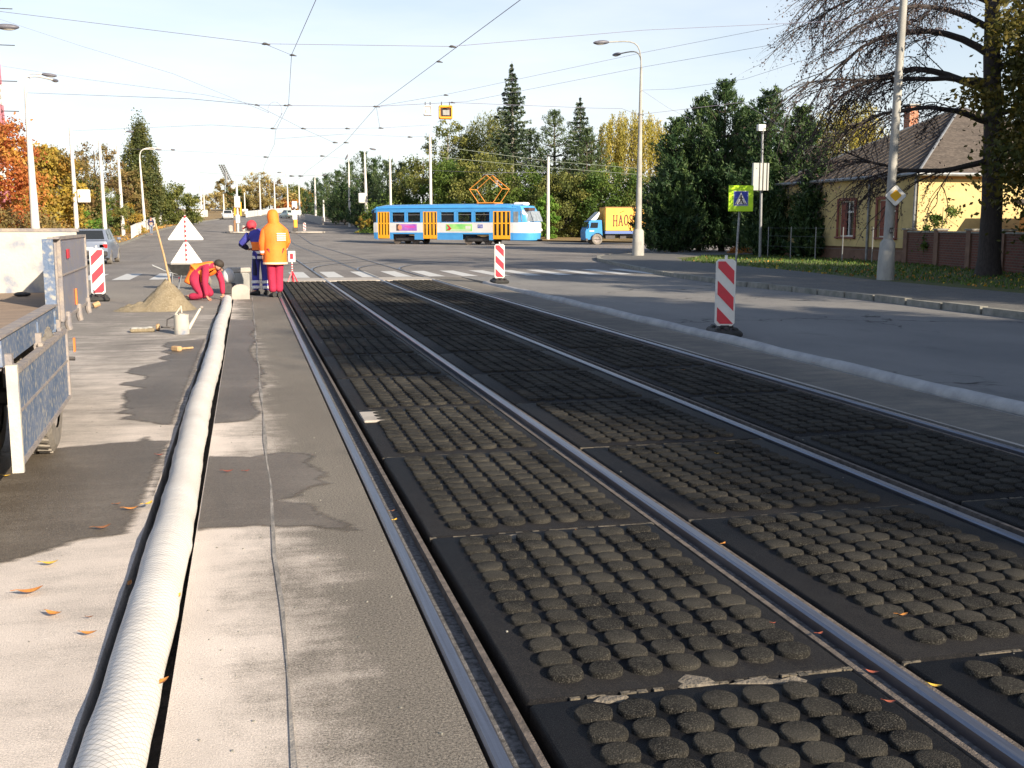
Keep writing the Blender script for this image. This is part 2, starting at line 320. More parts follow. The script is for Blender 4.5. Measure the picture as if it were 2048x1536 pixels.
# ------------------------------------------------------------------ ground and road
def asphalt(name, base, base2, dust=None, expr=None, cracks=False, fine=.5, darker=False):
    """asphalt with aggregate, streaks along the road and slurry dust whose amount is a + bx*X + by*Y + noise"""
    m = bpy.data.materials.new(name); m.use_nodes = True; n = m.node_tree.nodes; l = m.node_tree.links
    b = n['Principled BSDF']; b.inputs['Roughness'].default_value = .5 if darker else .9; b.inputs['Specular IOR Level'].default_value = .35 if darker else .12
    t = n.new('ShaderNodeTexCoord'); 
    def noise(sc_, st=None, d=5, ro=.6):
        z = n.new('ShaderNodeTexNoise'); z.inputs['Scale'].default_value = sc_; z.inputs['Detail'].default_value = d; z.inputs['Roughness'].default_value = ro
        if st:
            mp = n.new('ShaderNodeMapping'); mp.inputs['Scale'].default_value = st; l.new(t.outputs['Object'], mp.inputs[0]); l.new(mp.outputs[0], z.inputs['Vector'])
        else: l.new(t.outputs['Object'], z.inputs['Vector'])
        return z.outputs['Fac']
    def ramp(f, p0, c0, p1, c1):
        r = n.new('ShaderNodeValToRGB'); r.color_ramp.elements[0].position = p0; r.color_ramp.elements[1].position = p1
        r.color_ramp.elements[0].color = ncol(0, c0); r.color_ramp.elements[1].color = ncol(0, c1); l.new(f, r.inputs[0]); return r.outputs[0]
    def math_(op, a, b_):
        q = n.new('ShaderNodeMath'); q.operation = op
        for i, v in enumerate((a, b_)):
            if isinstance(v, (int, float)): q.inputs[i].default_value = v
            else: l.new(v, q.inputs[i])
        return q.outputs[0]
    col = ramp(noise(.45, (1.0, .5, 1), 6), .35, base, .68, base2)
    ag = ramp(noise(105, None, 4, .85), .36, (.32, .32, .33), .66, (1.9, 1.82, 1.7))
    mu = n.new('ShaderNodeMixRGB'); mu.blend_type = 'MULTIPLY'; mu.inputs[0].default_value = fine; l.new(col, mu.inputs[1]); l.new(ag, mu.inputs[2]); col = mu.outputs[0]
    pt = ramp(noise(1.1, (1.6, .7, 1), 7, .7), .57, (0, 0, 0), .70, (1, 1, 1))
    m0 = n.new('ShaderNodeMixRGB'); l.new(math_('MULTIPLY', pt, .35), m0.inputs[0]); l.new(col, m0.inputs[1]); m0.inputs[2].default_value = ncol(0, [x * .55 for x in base]); col = m0.outputs[0]
    if cracks:
        v = n.new('ShaderNodeTexVoronoi'); v.feature = 'DISTANCE_TO_EDGE'; v.inputs['Scale'].default_value = .33
        mp = n.new('ShaderNodeMixRGB'); mp.blend_type = 'ADD'; mp.inputs[0].default_value = 1
        zz = n.new('ShaderNodeTexNoise'); zz.inputs['Scale'].default_value = 1.6; l.new(t.outputs['Object'], zz.inputs['Vector']); l.new(t.outputs['Object'], mp.inputs[1]); l.new(zz.outputs['Color'], mp.inputs[2]); l.new(mp.outputs[0], v.inputs['Vector'])
        ck = ramp(v.outputs['Distance'], .003, (1, 1, 1), .008, (0, 0, 0))
        cm = ramp(noise(.3), .48, (0, 0, 0), .56, (1, 1, 1))
        m1 = n.new('ShaderNodeMixRGB'); l.new(math_('MULTIPLY', math_('MULTIPLY', ck, cm), .8), m1.inputs[0]); l.new(col, m1.inputs[1]); m1.inputs[2].default_value = (.03, .03, .03, 1); col = m1.outputs[0]
    if dust:
        a, bx, by, na, scl = expr
        s = n.new('ShaderNodeSeparateXYZ'); l.new(t.outputs['Object'], s.inputs[0])
        f = math_('ADD', math_('ADD', math_('MULTIPLY', s.outputs[0], bx), math_('MULTIPLY', s.outputs[1], by)), a)
        f = math_('ADD', f, math_('MULTIPLY', math_('SUBTRACT', noise(scl, (1, .55, 1), 8, .68), .5), na)); f = math_('ADD', f, math_('MULTIPLY', math_('SUBTRACT', noise(2.6, (.55, 1.7, 1), 8, .72), .52), 2.0))
        f = math_('ADD', f, math_('MULTIPLY', math_('SUBTRACT', noise(120, None, 4, .85), .5), 2.6))
        q = n.new('ShaderNodeClamp'); l.new(f, q.inputs[0]); 
        dc = ramp(noise(2.2, None, 6), .3, dust, .75, [x * .8 for x in dust])
        m2 = n.new('ShaderNodeMixRGB'); l.new(q.outputs[0], m2.inputs[0]); l.new(col, m2.inputs[1]); l.new(dc, m2.inputs[2]); col = m2.outputs[0]
    agm = n.new('ShaderNodeMixRGB'); agm.blend_type = 'MULTIPLY'; agm.inputs[0].default_value = .30; l.new(col, agm.inputs[1]); l.new(ramp(noise(150, None, 4, .9), .38, (.25, .25, .25), .60, (1.35, 1.35, 1.35)), agm.inputs[2]); col = agm.outputs[0]
    l.new(col, b.inputs['Base Color'])
    if darker:
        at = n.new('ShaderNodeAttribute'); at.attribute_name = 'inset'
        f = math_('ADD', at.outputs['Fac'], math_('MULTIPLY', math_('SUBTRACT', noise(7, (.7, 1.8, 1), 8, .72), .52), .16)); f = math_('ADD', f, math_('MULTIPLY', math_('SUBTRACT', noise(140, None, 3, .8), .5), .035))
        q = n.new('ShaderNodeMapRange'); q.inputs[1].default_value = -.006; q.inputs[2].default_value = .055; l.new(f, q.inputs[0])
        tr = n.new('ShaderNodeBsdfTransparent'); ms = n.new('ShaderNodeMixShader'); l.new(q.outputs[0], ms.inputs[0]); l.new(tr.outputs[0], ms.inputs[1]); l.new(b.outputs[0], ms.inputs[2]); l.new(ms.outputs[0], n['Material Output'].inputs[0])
    bp = n.new('ShaderNodeBump'); bp.inputs['Strength'].default_value = .8; bp.inputs['Distance'].default_value = .008; l.new(noise(170, None, 3, .7), bp.inputs['Height']); l.new(bp.outputs[0], b.inputs['Normal'])
    return m
M['road'] = asphalt('road_asphalt', (.19, .18, .178), (.27, .255, .245))
M['roadL'] = asphalt('dusty_asphalt', (.22, .205, .195), (.30, .28, .255), (.80, .71, .64), (1.3, .09, -.062, 2.0, .9))
M['roadM'] = asphalt('cut_edge_asphalt', (.16, .15, .14), (.24, .225, .205), (.82, .73, .66), (.95, -2.3, -.05, 2.2, 2.2), fine=1.0)
M['darker'] = asphalt('dark_asphalt', (.10, .084, .066), (.165, .14, .115), (.27, .235, .195), (.1, 0, 0, 2.5, .8), fine=.6, darker=True)
M['roadR'] = asphalt('right_asphalt', (.21, .21, .215), (.275, .273, .27), (.46, .42, .36), (1.6, -.30, -.035, 1.6, .8), cracks=True)
M['roadS'] = asphalt('rightside_strip', (.15, .145, .14), (.21, .20, .185), (.40, .35, .28), (-1.7, .36, -.01, 1.4, 1.2))

KX = lambda Y: 12.1                              # right kerb
mb = MB()                                        # base ground: a grid to the horizon
ys = [-60, -20, 0, 20, 40, 60, 84, 86, 88, 90, 92, 120, 160, 200, 250, 330, 600, 1500]; xs = [-900, -300, -100, -40, -12, 0, 12, 40, 100, 300, 900]
for y in ys:
    for x in xs: mb.v.append((x, y, T(y) - .13))
for j in range(len(ys) - 1):
    for i in range(len(xs) - 1):
        a = j * len(xs) + i; mb.f.append((a, a + 1, a + 1 + len(xs), a + len(xs)))
struct('ground', mb, M['dirt'])
TB0, TB1, TBY = .625, 5.19, 31.6                 # track bed hole
Y0 = -4.0
def slab(poly): return MB().prism(poly, -.12, 0)
struct('road', slab([(-9.3, Y0), (-.555, Y0), (-.555, 24.2), (-.30, 24.2), (-.30, 31.6), (-9.3, 31.6)]), M['roadL'])
struct('cut_strip', slab([(-.295, Y0), (TB0 - .005, Y0), (TB0 - .005, 31.6), (-.295, 31.6)]), M['roadM'])
struct('side_strip', slab([(TB1, Y0), (6.02, Y0), (6.02, 27.5), (6.15, 31.6), (TB1, 31.6)]), M['roadS'])
kerbpts = [(12.3, -4), (12.3, 15), (12.35, 20.6), (12.0, 25.7), (12.2, 29), (12.5, 32.1), (13.1, 36), (13.9, 40.7), (14.7, 44.5), (15.7, 47.6), (17.2, 50.4), (19.5, 52.2), (23, 53.4), (30, 54), (60, 54.3), (90, 54.5)]
poly = [(6.33, Y0)] + kerbpts[:5] + [(12.46, 31.6), (6.2, 31.6), (6.33, 27.5)]
struct('right_lane', slab(poly), M['roadR'])
poly = [(-9.3, 31.61)] + [(12.46, 31.61)] + kerbpts[5:] + [(90, 84), (-9.3, 84)]
struct('junction', slab(poly), M['road'])
mb = MB(); Ys = [84.0] + list(range(86, 112, 2)) + list(range(112, 331, 6))
for y in Ys:
    b = bend(y); xr = 13.0 if y > 112 else (13 + 24 * (1 - (y - 84) / 28.0) ** 2)
    mb.v += [(-9.3 + b, y, T(y)), (-3 + b, y, T(y)), (3 + b, y, T(y)), (xr + b, y, T(y))]
for j in range(len(Ys) - 1):
    for i in range(3): a = j * 4 + i; mb.f.append((a, a + 1, a + 5, a + 4))
struct('far_road', mb, M['road'])
struct('threshold', MB().box(((TB0 + TB1) / 2, 31.1, -.06), (TB1 - TB0 - .01, 1.6, .126)), M['thresh'])
struct('track_bed', MB().sheet([(TB0 - .05, Y0, -.105), (TB1 + .05, Y0, -.105), (TB1 + .05, 31.8, -.105), (TB0 - .05, 31.8, -.105)]), M['bed'])
struct('trench_floor', MB().box((-.425, 10.2, -.118), (.27, 28.5, .02)), M['bed'])
struct('right_trench_floor', MB().box((6.17, 12.2, -.118), (.34, 32, .02)), M['grit'])
struct('right_trench_fill', MB().prism([(6.02, -4), (6.07, -4), (6.08, 28), (6.03, 28)], -.1, -.01), M['thresh'])
# right kerb, pavement, verge
def offs(P, d):
    out = []
    for i, p in enumerate(P):
        a = Vector(P[max(0, i - 1)]); b = Vector(P[min(len(P) - 1, i + 1)]); t_ = (b - a).normalized(); nn = Vector((t_.y, -t_.x)); out.append((p[0] + nn.x * d, p[1] + nn.y * d))
    return out
kin = offs(kerbpts, .16)
mb = MB()
for i in range(len(kerbpts) - 1):                 # kerb stones about a metre long
    a, b = Vector(kerbpts[i]), Vector(kerbpts[i + 1]); a2, b2 = Vector(kin[i]), Vector(kin[i + 1]); n_ = max(1, int((b - a).length / 1.0))
    for k in range(n_):
        u0, u1 = k / n_ + .006, (k + 1) / n_ - .006; j = R.uniform(-.012, .012)
        q = [a.lerp(b, u0), a.lerp(b, u1), a2.lerp(b2, u1), a2.lerp(b2, u0)]
        mb.prism([(p.x, p.y) for p in q], -.05, .125 + j)
tag(mb.build('kerb', M['kerb']), kind='structure')
grassin = [(15.75, -4), (15.75, 19.3), (15.8, 24.7), (16.6, 30.3), (16.85, 36.3), (17.0, 40), (18.3, 44.5), (21.5, 47.6), (26, 49.2), (90, 49.8)]
struct('pavement', MB().prism(kin + [(90, 49.8)] + grassin[::-1], -.05, .118), M['pave'])
struct('verge', MB().prism(grassin + [(90, -4)], -.05, .105), M['grass'])
# left pavement
mb = MB(); mb2 = MB(); Ys = [-4, 20, 50, 84, 92, 100, 110, 120, 135, 150, 170, 190, 220, 260, 330]
for y in Ys: b = bend(y); mb.v += [(-60 + b, y, T(y) + .09), (-9.5 + b, y, T(y) + .1)]; mb2.v += [(-9.5 + b, y, T(y) + .11), (-9.3 + b, y, T(y) + .11), (-9.3 + b, y, T(y) - .1)]
for j in range(len(Ys) - 1):
    a = j * 2; mb.f.append((a, a + 1, a + 3, a + 2)); a = j * 3; mb2.f += [(a, a + 1, a + 4, a + 3), (a + 1, a + 2, a + 5, a + 4)]
struct('left_footway', mb, M['leafy']); struct('left_kerb', mb2, M['kerb'])
mb = MB(); Ys = [84, 92, 100, 112, 130, 150, 170, 190, 220, 260, 330]
for y in Ys: b = bend(y); xr = 13.1 if y >= 112 else 13.1 + 24 * (1 - (y - 84) / 28.0) ** 2; mb.v += [(xr + b, y, T(y) + .1), (xr + 90, y, T(y) + .1)]
for j in range(len(Ys) - 1): a = j * 2; mb.f.append((a, a + 1, a + 3, a + 2))
struct('grove_floor', mb, M['leafy'])

def sheet_px(pts, z=.004): return [G(x, y, z) for x, y in pts]
# outlines of darker asphalt patches; st2 and st2b are water stains
S = []
def jag(P, amp=.02, n=4, seed=1):
    r = random.Random(seed); out = []
    for i in range(len(P)):
        a, b = P[i], P[(i + 1) % len(P)]; L_ = (b - a).length; k = max(1, min(n, int(L_ / .09)))
        for q in range(k):
            p = a.lerp(b, q / k)
            if q: p = p + Vector((r.uniform(-amp, amp), r.uniform(-amp, amp), 0))
            out.append(p)
    return out
def clampx(P, lo=None, hi=None): return [Vector((min(hi, max(lo, p.x)), p.y, p.z)) for p in P]
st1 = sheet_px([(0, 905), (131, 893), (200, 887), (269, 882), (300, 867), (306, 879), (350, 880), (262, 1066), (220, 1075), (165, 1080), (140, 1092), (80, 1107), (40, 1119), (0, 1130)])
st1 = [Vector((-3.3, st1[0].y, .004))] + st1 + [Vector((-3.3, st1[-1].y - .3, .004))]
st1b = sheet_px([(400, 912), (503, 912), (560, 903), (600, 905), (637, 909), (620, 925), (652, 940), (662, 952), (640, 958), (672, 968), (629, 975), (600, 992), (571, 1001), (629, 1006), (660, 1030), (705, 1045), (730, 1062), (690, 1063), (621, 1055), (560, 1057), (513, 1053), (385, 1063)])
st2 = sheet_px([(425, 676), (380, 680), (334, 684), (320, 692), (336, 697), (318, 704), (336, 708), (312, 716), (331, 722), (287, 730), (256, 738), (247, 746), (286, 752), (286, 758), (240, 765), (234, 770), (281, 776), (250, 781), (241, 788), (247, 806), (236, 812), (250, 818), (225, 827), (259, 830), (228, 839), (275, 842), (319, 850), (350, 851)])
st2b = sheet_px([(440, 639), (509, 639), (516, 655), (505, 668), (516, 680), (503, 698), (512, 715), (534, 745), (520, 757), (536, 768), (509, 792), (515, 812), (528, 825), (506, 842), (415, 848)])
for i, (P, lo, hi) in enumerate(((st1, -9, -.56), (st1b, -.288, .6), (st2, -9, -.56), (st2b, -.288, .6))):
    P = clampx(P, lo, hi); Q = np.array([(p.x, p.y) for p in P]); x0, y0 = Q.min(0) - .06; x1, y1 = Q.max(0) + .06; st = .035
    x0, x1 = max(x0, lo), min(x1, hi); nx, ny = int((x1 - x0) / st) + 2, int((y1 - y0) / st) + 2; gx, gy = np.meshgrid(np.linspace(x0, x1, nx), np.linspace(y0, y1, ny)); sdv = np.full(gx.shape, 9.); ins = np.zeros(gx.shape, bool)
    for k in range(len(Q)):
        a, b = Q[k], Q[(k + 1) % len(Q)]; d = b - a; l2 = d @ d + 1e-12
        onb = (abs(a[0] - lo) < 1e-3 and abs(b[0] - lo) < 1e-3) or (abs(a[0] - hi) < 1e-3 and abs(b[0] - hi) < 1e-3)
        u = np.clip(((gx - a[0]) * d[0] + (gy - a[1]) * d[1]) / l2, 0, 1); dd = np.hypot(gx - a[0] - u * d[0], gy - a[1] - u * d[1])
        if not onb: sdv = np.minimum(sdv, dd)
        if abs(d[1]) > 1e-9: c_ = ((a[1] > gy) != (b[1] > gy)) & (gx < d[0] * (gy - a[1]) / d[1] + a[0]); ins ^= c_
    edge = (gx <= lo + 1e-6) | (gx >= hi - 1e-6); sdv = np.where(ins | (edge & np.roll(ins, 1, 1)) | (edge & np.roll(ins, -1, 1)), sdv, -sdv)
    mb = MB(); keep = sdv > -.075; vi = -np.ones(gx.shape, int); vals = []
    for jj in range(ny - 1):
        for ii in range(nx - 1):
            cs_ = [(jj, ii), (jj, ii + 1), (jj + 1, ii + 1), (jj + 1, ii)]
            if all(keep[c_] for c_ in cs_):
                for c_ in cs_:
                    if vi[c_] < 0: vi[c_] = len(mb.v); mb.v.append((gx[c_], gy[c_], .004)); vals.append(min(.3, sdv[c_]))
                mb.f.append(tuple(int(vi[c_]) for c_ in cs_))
    o = struct('dark_patch', mb, M['darker']); at_ = o.data.attributes.new('inset', 'FLOAT', 'POINT'); at_.data.foreach_set('value', vals)
# long straight seams
for x0, wd in ((.085, .016),):
    P = [(x0 - wd / 2 + .01 * math.sin(k * 1.7), -2 + k * .7, .005) for k in range(47)] + [(x0 + wd / 2 + .008 * math.sin(k * 2.3), -2 + k * .7, .005) for k in range(46, -1, -1)]
    mb = MB(); n_ = 47
    for k in range(46): mb.add([P[k], P[93 - k], P[92 - k], P[k + 1]], [(0, 1, 2, 3)])
    struct('asphalt_seam', mb, M['seam'])
mb = MB()
for k in range(60):                              # pale mortar line along rail four
    y = -2 + k * .55; mb.add([(5.20, y, .004), (5.235 + .012 * math.sin(k), y, .004), (5.235 + .012 * math.sin(k + 1), y + .55, .004), (5.20, y + .55, .004)], [(0, 1, 2, 3)])
struct('mortar_line', mb, M['thresh'])
# zebra
mb = MB(); x = -8.6; k = 0
for k in range(22):
    x = -8.7 + k * 1.0
    if x > 12.3: break
    y0, y1 = (32.0, 36.0) if x < 6 else (31.9, 36.0)
    if -.5 < x < .4: continue
    dx = 0
    mb.sheet([(x, y0, .006), (x + .48, y0, .006), (x + .48, y1, .006), (x, y1, .006)])
tag(mb.build('zebra_crossing', M['paint']), kind='structure')

# ------------------------------------------------------------------ rails and rubber panels
def strip(mb, x0, x1, z, y0, y1, f=None):
    ys_ = [y0] + [y for y in range(int(y0) + 4, int(y1), 4)] + [y1]
    for a, b in zip(ys_[:-1], ys_[1:]):
        ba, bb = bend(a), bend(b)
        mb.add([(x0 + ba, a, T(a) + z), (x1 + ba, a, T(a) + z), (x1 + bb, b, T(b) + z), (x0 + bb, b, T(b) + z)], [(0, 1, 2, 3)])
rails = [(.665, 1, 'shiny left rail beside the dusty cut strip, nearest the trailer'), (2.14, -1, 'broad shiny rail between the first and second rows of studded panels'),
         (3.66, 1, 'thin rail between the second and third rows of studded panels'), (5.12, -1, 'rightmost rail along the pale mortar line')]
for xc, sg, lab in rails:
    t = thing('rail', lab, 'rail', (xc, 0, 0), group='tram rails running towards the horizon')
    w_ = .028
    prof = [(-w_, -.09), (w_, -.09), (w_, -.006), (w_ * .7, .004), (-w_ * .7, .004), (-w_, -.006)]
    mb = MB(); vs = [(a, Y0, b) for a, b in prof] + [(a, 31.55, b) for a, b in prof]; n_ = 6
    mb.add(vs, [(i, (i + 1) % n_, n_ + (i + 1) % n_, n_ + i) for i in range(n_)]); 
    strip(mb, -w_, w_, .010, 31.65, 84); strip(mb, -w_, w_, .010, 84, 318); mb.build('rail_head', M['rail'], t)
    mb = MB(); a, b = sorted((sg * w_, sg * (w_ + .075))); mb.add([(a, Y0, -.045), (b, Y0, -.045), (b, 31.55, -.045), (a, 31.55, -.045)], [(0, 1, 2, 3)])
    mb.build('groove', M['grit'], t)
    mb = MB(); a, b = sorted((sg * (w_ + .012), sg * (w_ + .055))); strip(mb, a, b, .0065, 31.65, 318); mb.build('groove', M['bed'], t)
    mb = MB(); c = sg * (w_ + .075 + .013); mb.box((c, (Y0 + 31.55) / 2, -.045), (.024, 31.55 - Y0, .08)); mb.build('lip', M['rust'], t)
    mb = MB(); c = -sg * (w_ + .02)
    if sg < 0 and xc < 3: mb.box((c, 13.7, -.03), (.035, 35.4, .03)); mb.build('foot_edge', M['rust'], t)
# branch rails turning right into the side street
def arc_rail(x0, y0, Rr, lab):
    mb = MB(); P = []
    for k in range(25):
        a = k / 24 * math.pi / 2; P.append((x0 + Rr * (1 - math.cos(a)), y0 + Rr * math.sin(a)))
    P += [(P[-1][0] + 18 * k, P[-1][1]) for k in range(1, 4)]
    A = offs(P, -.03); B = offs(P, .03)
    for i in range(len(P) - 1): mb.add([(*A[i], .015), (*B[i], .015), (*B[i + 1], .015), (*A[i + 1], .015)], [(0, 1, 2, 3)])
    A = offs(P, .035); B = offs(P, .08)
    o = mb.build('branch_rail', M['rail']); tag(o, lab, 'rail', 'curved branch rails turning right')
    mb = MB()
    for i in range(len(P) - 1): mb.add([(*A[i], .0125), (*B[i], .0125), (*B[i + 1], .0125), (*A[i + 1], .0125)], [(0, 1, 2, 3)])
    mb.build('groove', M['bed'], o)
arc_rail(.665, 37.0, 17.5, 'outermost curved branch rail leaving the leftmost straight rail')
arc_rail(2.14, 37.0, 16.05, 'curved branch rail leaving the broad shiny rail')
arc_rail(3.66, 36.5, 13.5, 'third curved branch rail beyond the zebra crossing')
arc_rail(5.12, 36.5, 12.05, 'innermost curved branch rail nearest the right pavement')

JL = 1.91; J0 = 3.195 - JL * 3
ordn = ['first', 'second', 'third', 'fourth', 'fifth', 'sixth', 'seventh', 'eighth', 'ninth', 'tenth', 'eleventh', 'twelfth', 'thirteenth', 'fourteenth', 'fifteenth', 'sixteenth']
def stud_panel(x0, x1, cols, cx0, pitch, k, seg, seed, rpitch=.1334, studs=13):
    r = random.Random(seed); wd = x1 - x0; g = .012
    jit = r.uniform(-.006, .006); zt = -.004 + r.uniform(-.003, .003)
    mb = MB(); mb.rbox((wd / 2, JL / 2, (-.1 + zt) / 2), (wd - .006, JL - g - r.uniform(0, .012), .1 + zt), .008); nb = len(mb.f)
    for j in range(studs):
        for i in range(cols):
            cx = cx0 - x0 + i * pitch + r.gauss(0, .0015); cy = .165 + j * rpitch + r.gauss(0, .0015); rr = .0615 * r.uniform(.96, 1.03); h = .020 + r.gauss(0, .0016)
            ex = r.uniform(-.003, .003); ey = r.uniform(-.003, .003); ph = r.uniform(0, 6); am = r.uniform(.0, .05)
            rings = []
            for (q, z) in ((1.01, zt - .002), (1.0, zt + h * .72), (.975, zt + h * .90), (.90, zt + h)):
                rings.append([(cx + rr * q * (1 + am * math.sin(3 * (2 * math.pi * s / seg) + ph)) * math.cos(2 * math.pi * s / seg), cy + rr * q * math.sin(2 * math.pi * s / seg), z + ex * math.cos(2 * math.pi * s / seg) + (r.uniform(-.0012, .0012) if seg > 10 else 0)) for s in range(seg)])
            mb.loft(rings)
    me_o = mb.build('rubber_panel', M['rub'], loc=(x0, J0 + JL * k, 0)); me = me_o.data; me.materials.append(M['rubtop'])
    me.polygons.foreach_set('material_index', [0] * nb + [1] * (len(me.polygons) - nb)); 
    me.polygons.foreach_set('use_smooth', [False] * nb + [seg > 10] * (len(me.polygons) - nb))
    if seg > 10: me.set_sharp_from_angle(angle=math.radians(55))
    return me_o
rows = [('left', .835, 2.005, 7, 1.012, .1435, 'left row'), ('middle', 2.215, 3.59, 8, 2.43, .135, 'middle row'), ('right', 3.83, 4.96, 7, 3.97, .1435, 'right row')]
for nm, x0, x1, cols, cx0, pitch, dsc in rows:
    for k in range(2 if nm != 'right' else 3, 18):
        i = k - (2 if nm != 'right' else 3)
        if J0 + JL * (k + 1) > 30.4: break
        o = stud_panel(x0, x1, cols, cx0, pitch, k, 18 if k < 6 else (12 if k < 9 else 8), hash((x0, k)) % 9999)
        tag(o, 'black studded rubber panel, %s one from the camera in the %s of panels' % (ordn[i], dsc), 'rubber panel', 'studded rubber crossing panels')
M['sandy'] = mat('pale_mortar', (.22, .19, .155), .95, (.12, .105, .085), 30, .7, 90); M['dustj'] = mat('joint_sand', (.06, .054, .045), .95, (.17, .145, .11), 14, .6, 90)
# pale mortar squeezed up in the joints
mb = MB(); r = random.Random(5)
for nm, x0, x1, *_ in rows:
    for k in range(3, 11):
        y = J0 + JL * k; n_ = 40; a = r.uniform(.2, .9)
        for q in range(n_):
            if r.random() > (.62 if k < 6 else .35): continue
            xx = x0 + (x1 - x0) * q / n_; w1 = r.uniform(.003, .013) * (1 if r.random() > .12 else 1.9)
            mb.box((xx + .015, y + r.uniform(-.003, .003), -.014), ((x1 - x0) / n_ * 1.15, w1 * 1.6, .018))
struct('joint_mortar', mb, M['dustj'])
for lab, P in (('irregular mortar patch in the joint behind the nearest row of studs', [(1345, 1360), (1365, 1345), (1400, 1348), (1425, 1355), (1445, 1362), (1400, 1372), (1360, 1370)]),
               ('thin pale mortar chip in the front joint near the left rail', [(1180, 1400), (1195, 1390), (1235, 1386), (1262, 1390), (1255, 1400), (1215, 1405)]),
               ('long pale mortar smear in the joint ahead of the broad rail', [(1440, 1366), (1500, 1352), (1560, 1356), (1600, 1350), (1634, 1356), (1600, 1368), (1540, 1366)]),
               ('pale mortar smear in the second joint of the left row', [(946, 1078), (990, 1072), (1060, 1064), (1110, 1066), (1075, 1075), (1000, 1080)])):
    Q = sheet_px(P, .0); c = sum((Vector(q) for q in Q), Vector()) / len(Q); mb = MB(); n_ = len(Q)
    J = jag([Vector(q) for q in Q], .011, 6, len(lab))
    mb.add([(p.x - c.x, p.y - c.y, -.012) for p in J] + [((p.x - c.x) * .75, (p.y - c.y) * .75, -.002 + .004 * math.sin(i * 2.7)) for i, p in enumerate(J)], [tuple(range(len(J), 2 * len(J)))] + [(i, (i + 1) % len(J), len(J) + (i + 1) % len(J), len(J) + i) for i in range(len(J))])
    tag(mb.build('mortar_patch', M['sandy'], loc=c), lab, 'mortar patch', 'mortar patches in the panel joints')
P = sheet_px([(683, 811), (727, 809), (743, 834), (702, 838)], 0); c = (P[0] + P[2]) / 2
mb = MB().rbox((0, 0, .005), (.165, .42, .02), .006); tag(mb.build('concrete_patch', M['thresh'], loc=(.93, 8.52, 0)), 'pale square concrete patch on the plain edge of a panel in the left row', 'concrete patch')

# ------------------------------------------------------------------ wrapped pipes
def pipe(path, rad, lab, sub=.13, net=True, seed=3):
    r = random.Random(seed); P = []; L_ = []
    for a, b in zip(path[:-1], path[1:]):
        a, b = Vector(a), Vector(b); n_ = max(2, int((b - a).length / sub))
        for k in range(n_): P.append(a.lerp(b, k / n_))
    P.append(Vector(path[-1])); rr = []; off = []; ph = 0
    for i, p in enumerate(P):
        rr.append(rad * (1 + .03 * math.sin(i * .21) + .02 * math.sin(i * .83 + 1) + .008 * r.uniform(-1, 1) + (.035 if i % 23 == 0 else 0)))
    Q = [p + Vector((.012 * math.sin(i * .11) + .004 * r.uniform(-1, 1), 0, .006 * math.sin(i * .31))) for i, p in enumerate(P)]
    c = Q[0].copy(); mb = MB().tube([q - c for q in Q], rr, 20)
    o = mb.build('wrapped_pipe', M['wrap'], loc=c, smooth=True); return tag(o, lab, 'pipe')
m = mat('fabric_wrap_net', (.62, .59, .56), .8, (.72, .70, .67), 2.5, 0); n = m.node_tree.nodes; l = m.node_tree.links; t = n.new('ShaderNodeTexCoord')
g = n.new('ShaderNodeSeparateXYZ'); l.new(t.outputs['Object'], g.inputs[0])
def mth(op, a, b_=0.0, c_=None):
    q = n.new('ShaderNodeMath'); q.operation = op
    for i, v in enumerate((a, b_) if c_ is None else (a, b_, c_)):
        if isinstance(v, (int, float)): q.inputs[i].default_value = v
        else: l.new(v, q.inputs[i])
    return q.outputs[0]
ang = mth('MULTIPLY', mth('ARCTAN2', g.outputs[0], g.outputs[2]), .10)
d1 = mth('PINGPONG', mth('ADD', g.outputs[1], ang), .016); d2 = mth('PINGPONG', mth('SUBTRACT', g.outputs[1], ang), .016)
net = mth('LESS_THAN', mth('MINIMUM', d1, d2), .0016)
bs = n['Principled BSDF']; old = bs.inputs['Base Color'].links[0].from_socket
mm = n.new('ShaderNodeMixRGB'); l.new(mth('MULTIPLY', net, .9), mm.inputs[0]); l.new(old, mm.inputs[1]); mm.inputs[2].default_value = (.30, .28, .25, 1); l.new(mm.outputs[0], bs.inputs['Base Color'])
z1 = n.new('ShaderNodeTexNoise'); z1.inputs['Scale'].default_value = 9; z1.inputs['Detail'].default_value = 5
mpp = n.new('ShaderNodeMapping'); mpp.inputs['Scale'].default_value = (.6, 2.5, .6); mpp.inputs['Rotation'].default_value = (0, 0, .35); l.new(t.outputs['Object'], mpp.inputs[0]); l.new(mpp.outputs[0], z1.inputs['Vector'])
bp = n.new('ShaderNodeBump'); bp.inputs['Strength'].default_value = .22; bp.inputs['Distance'].default_value = .03; l.new(mth('ADD', z1.outputs['Fac'], mth('MULTIPLY', net, -.12)), bp.inputs['Height']); l.new(bp.outputs[0], bs.inputs['Normal'])
M['wrap'] = m
pipe([(-.425, -3.8, .005), (-.42, 3, .005), (-.425, 12, .005), (-.42, 23.0, .0)], .098, 'long white fabric-wrapped pipe laid in the cut trench left of the tracks')
pipe([(6.16, -3.8, .005), (6.17, 8, .005), (6.18, 16, .0), (6.19, 23, -.01), (6.22, 28.5, -.05)], .080, 'grey-white wrapped pipe in the trench right of the tracks', seed=8).data.materials[0] = M['gwrap']
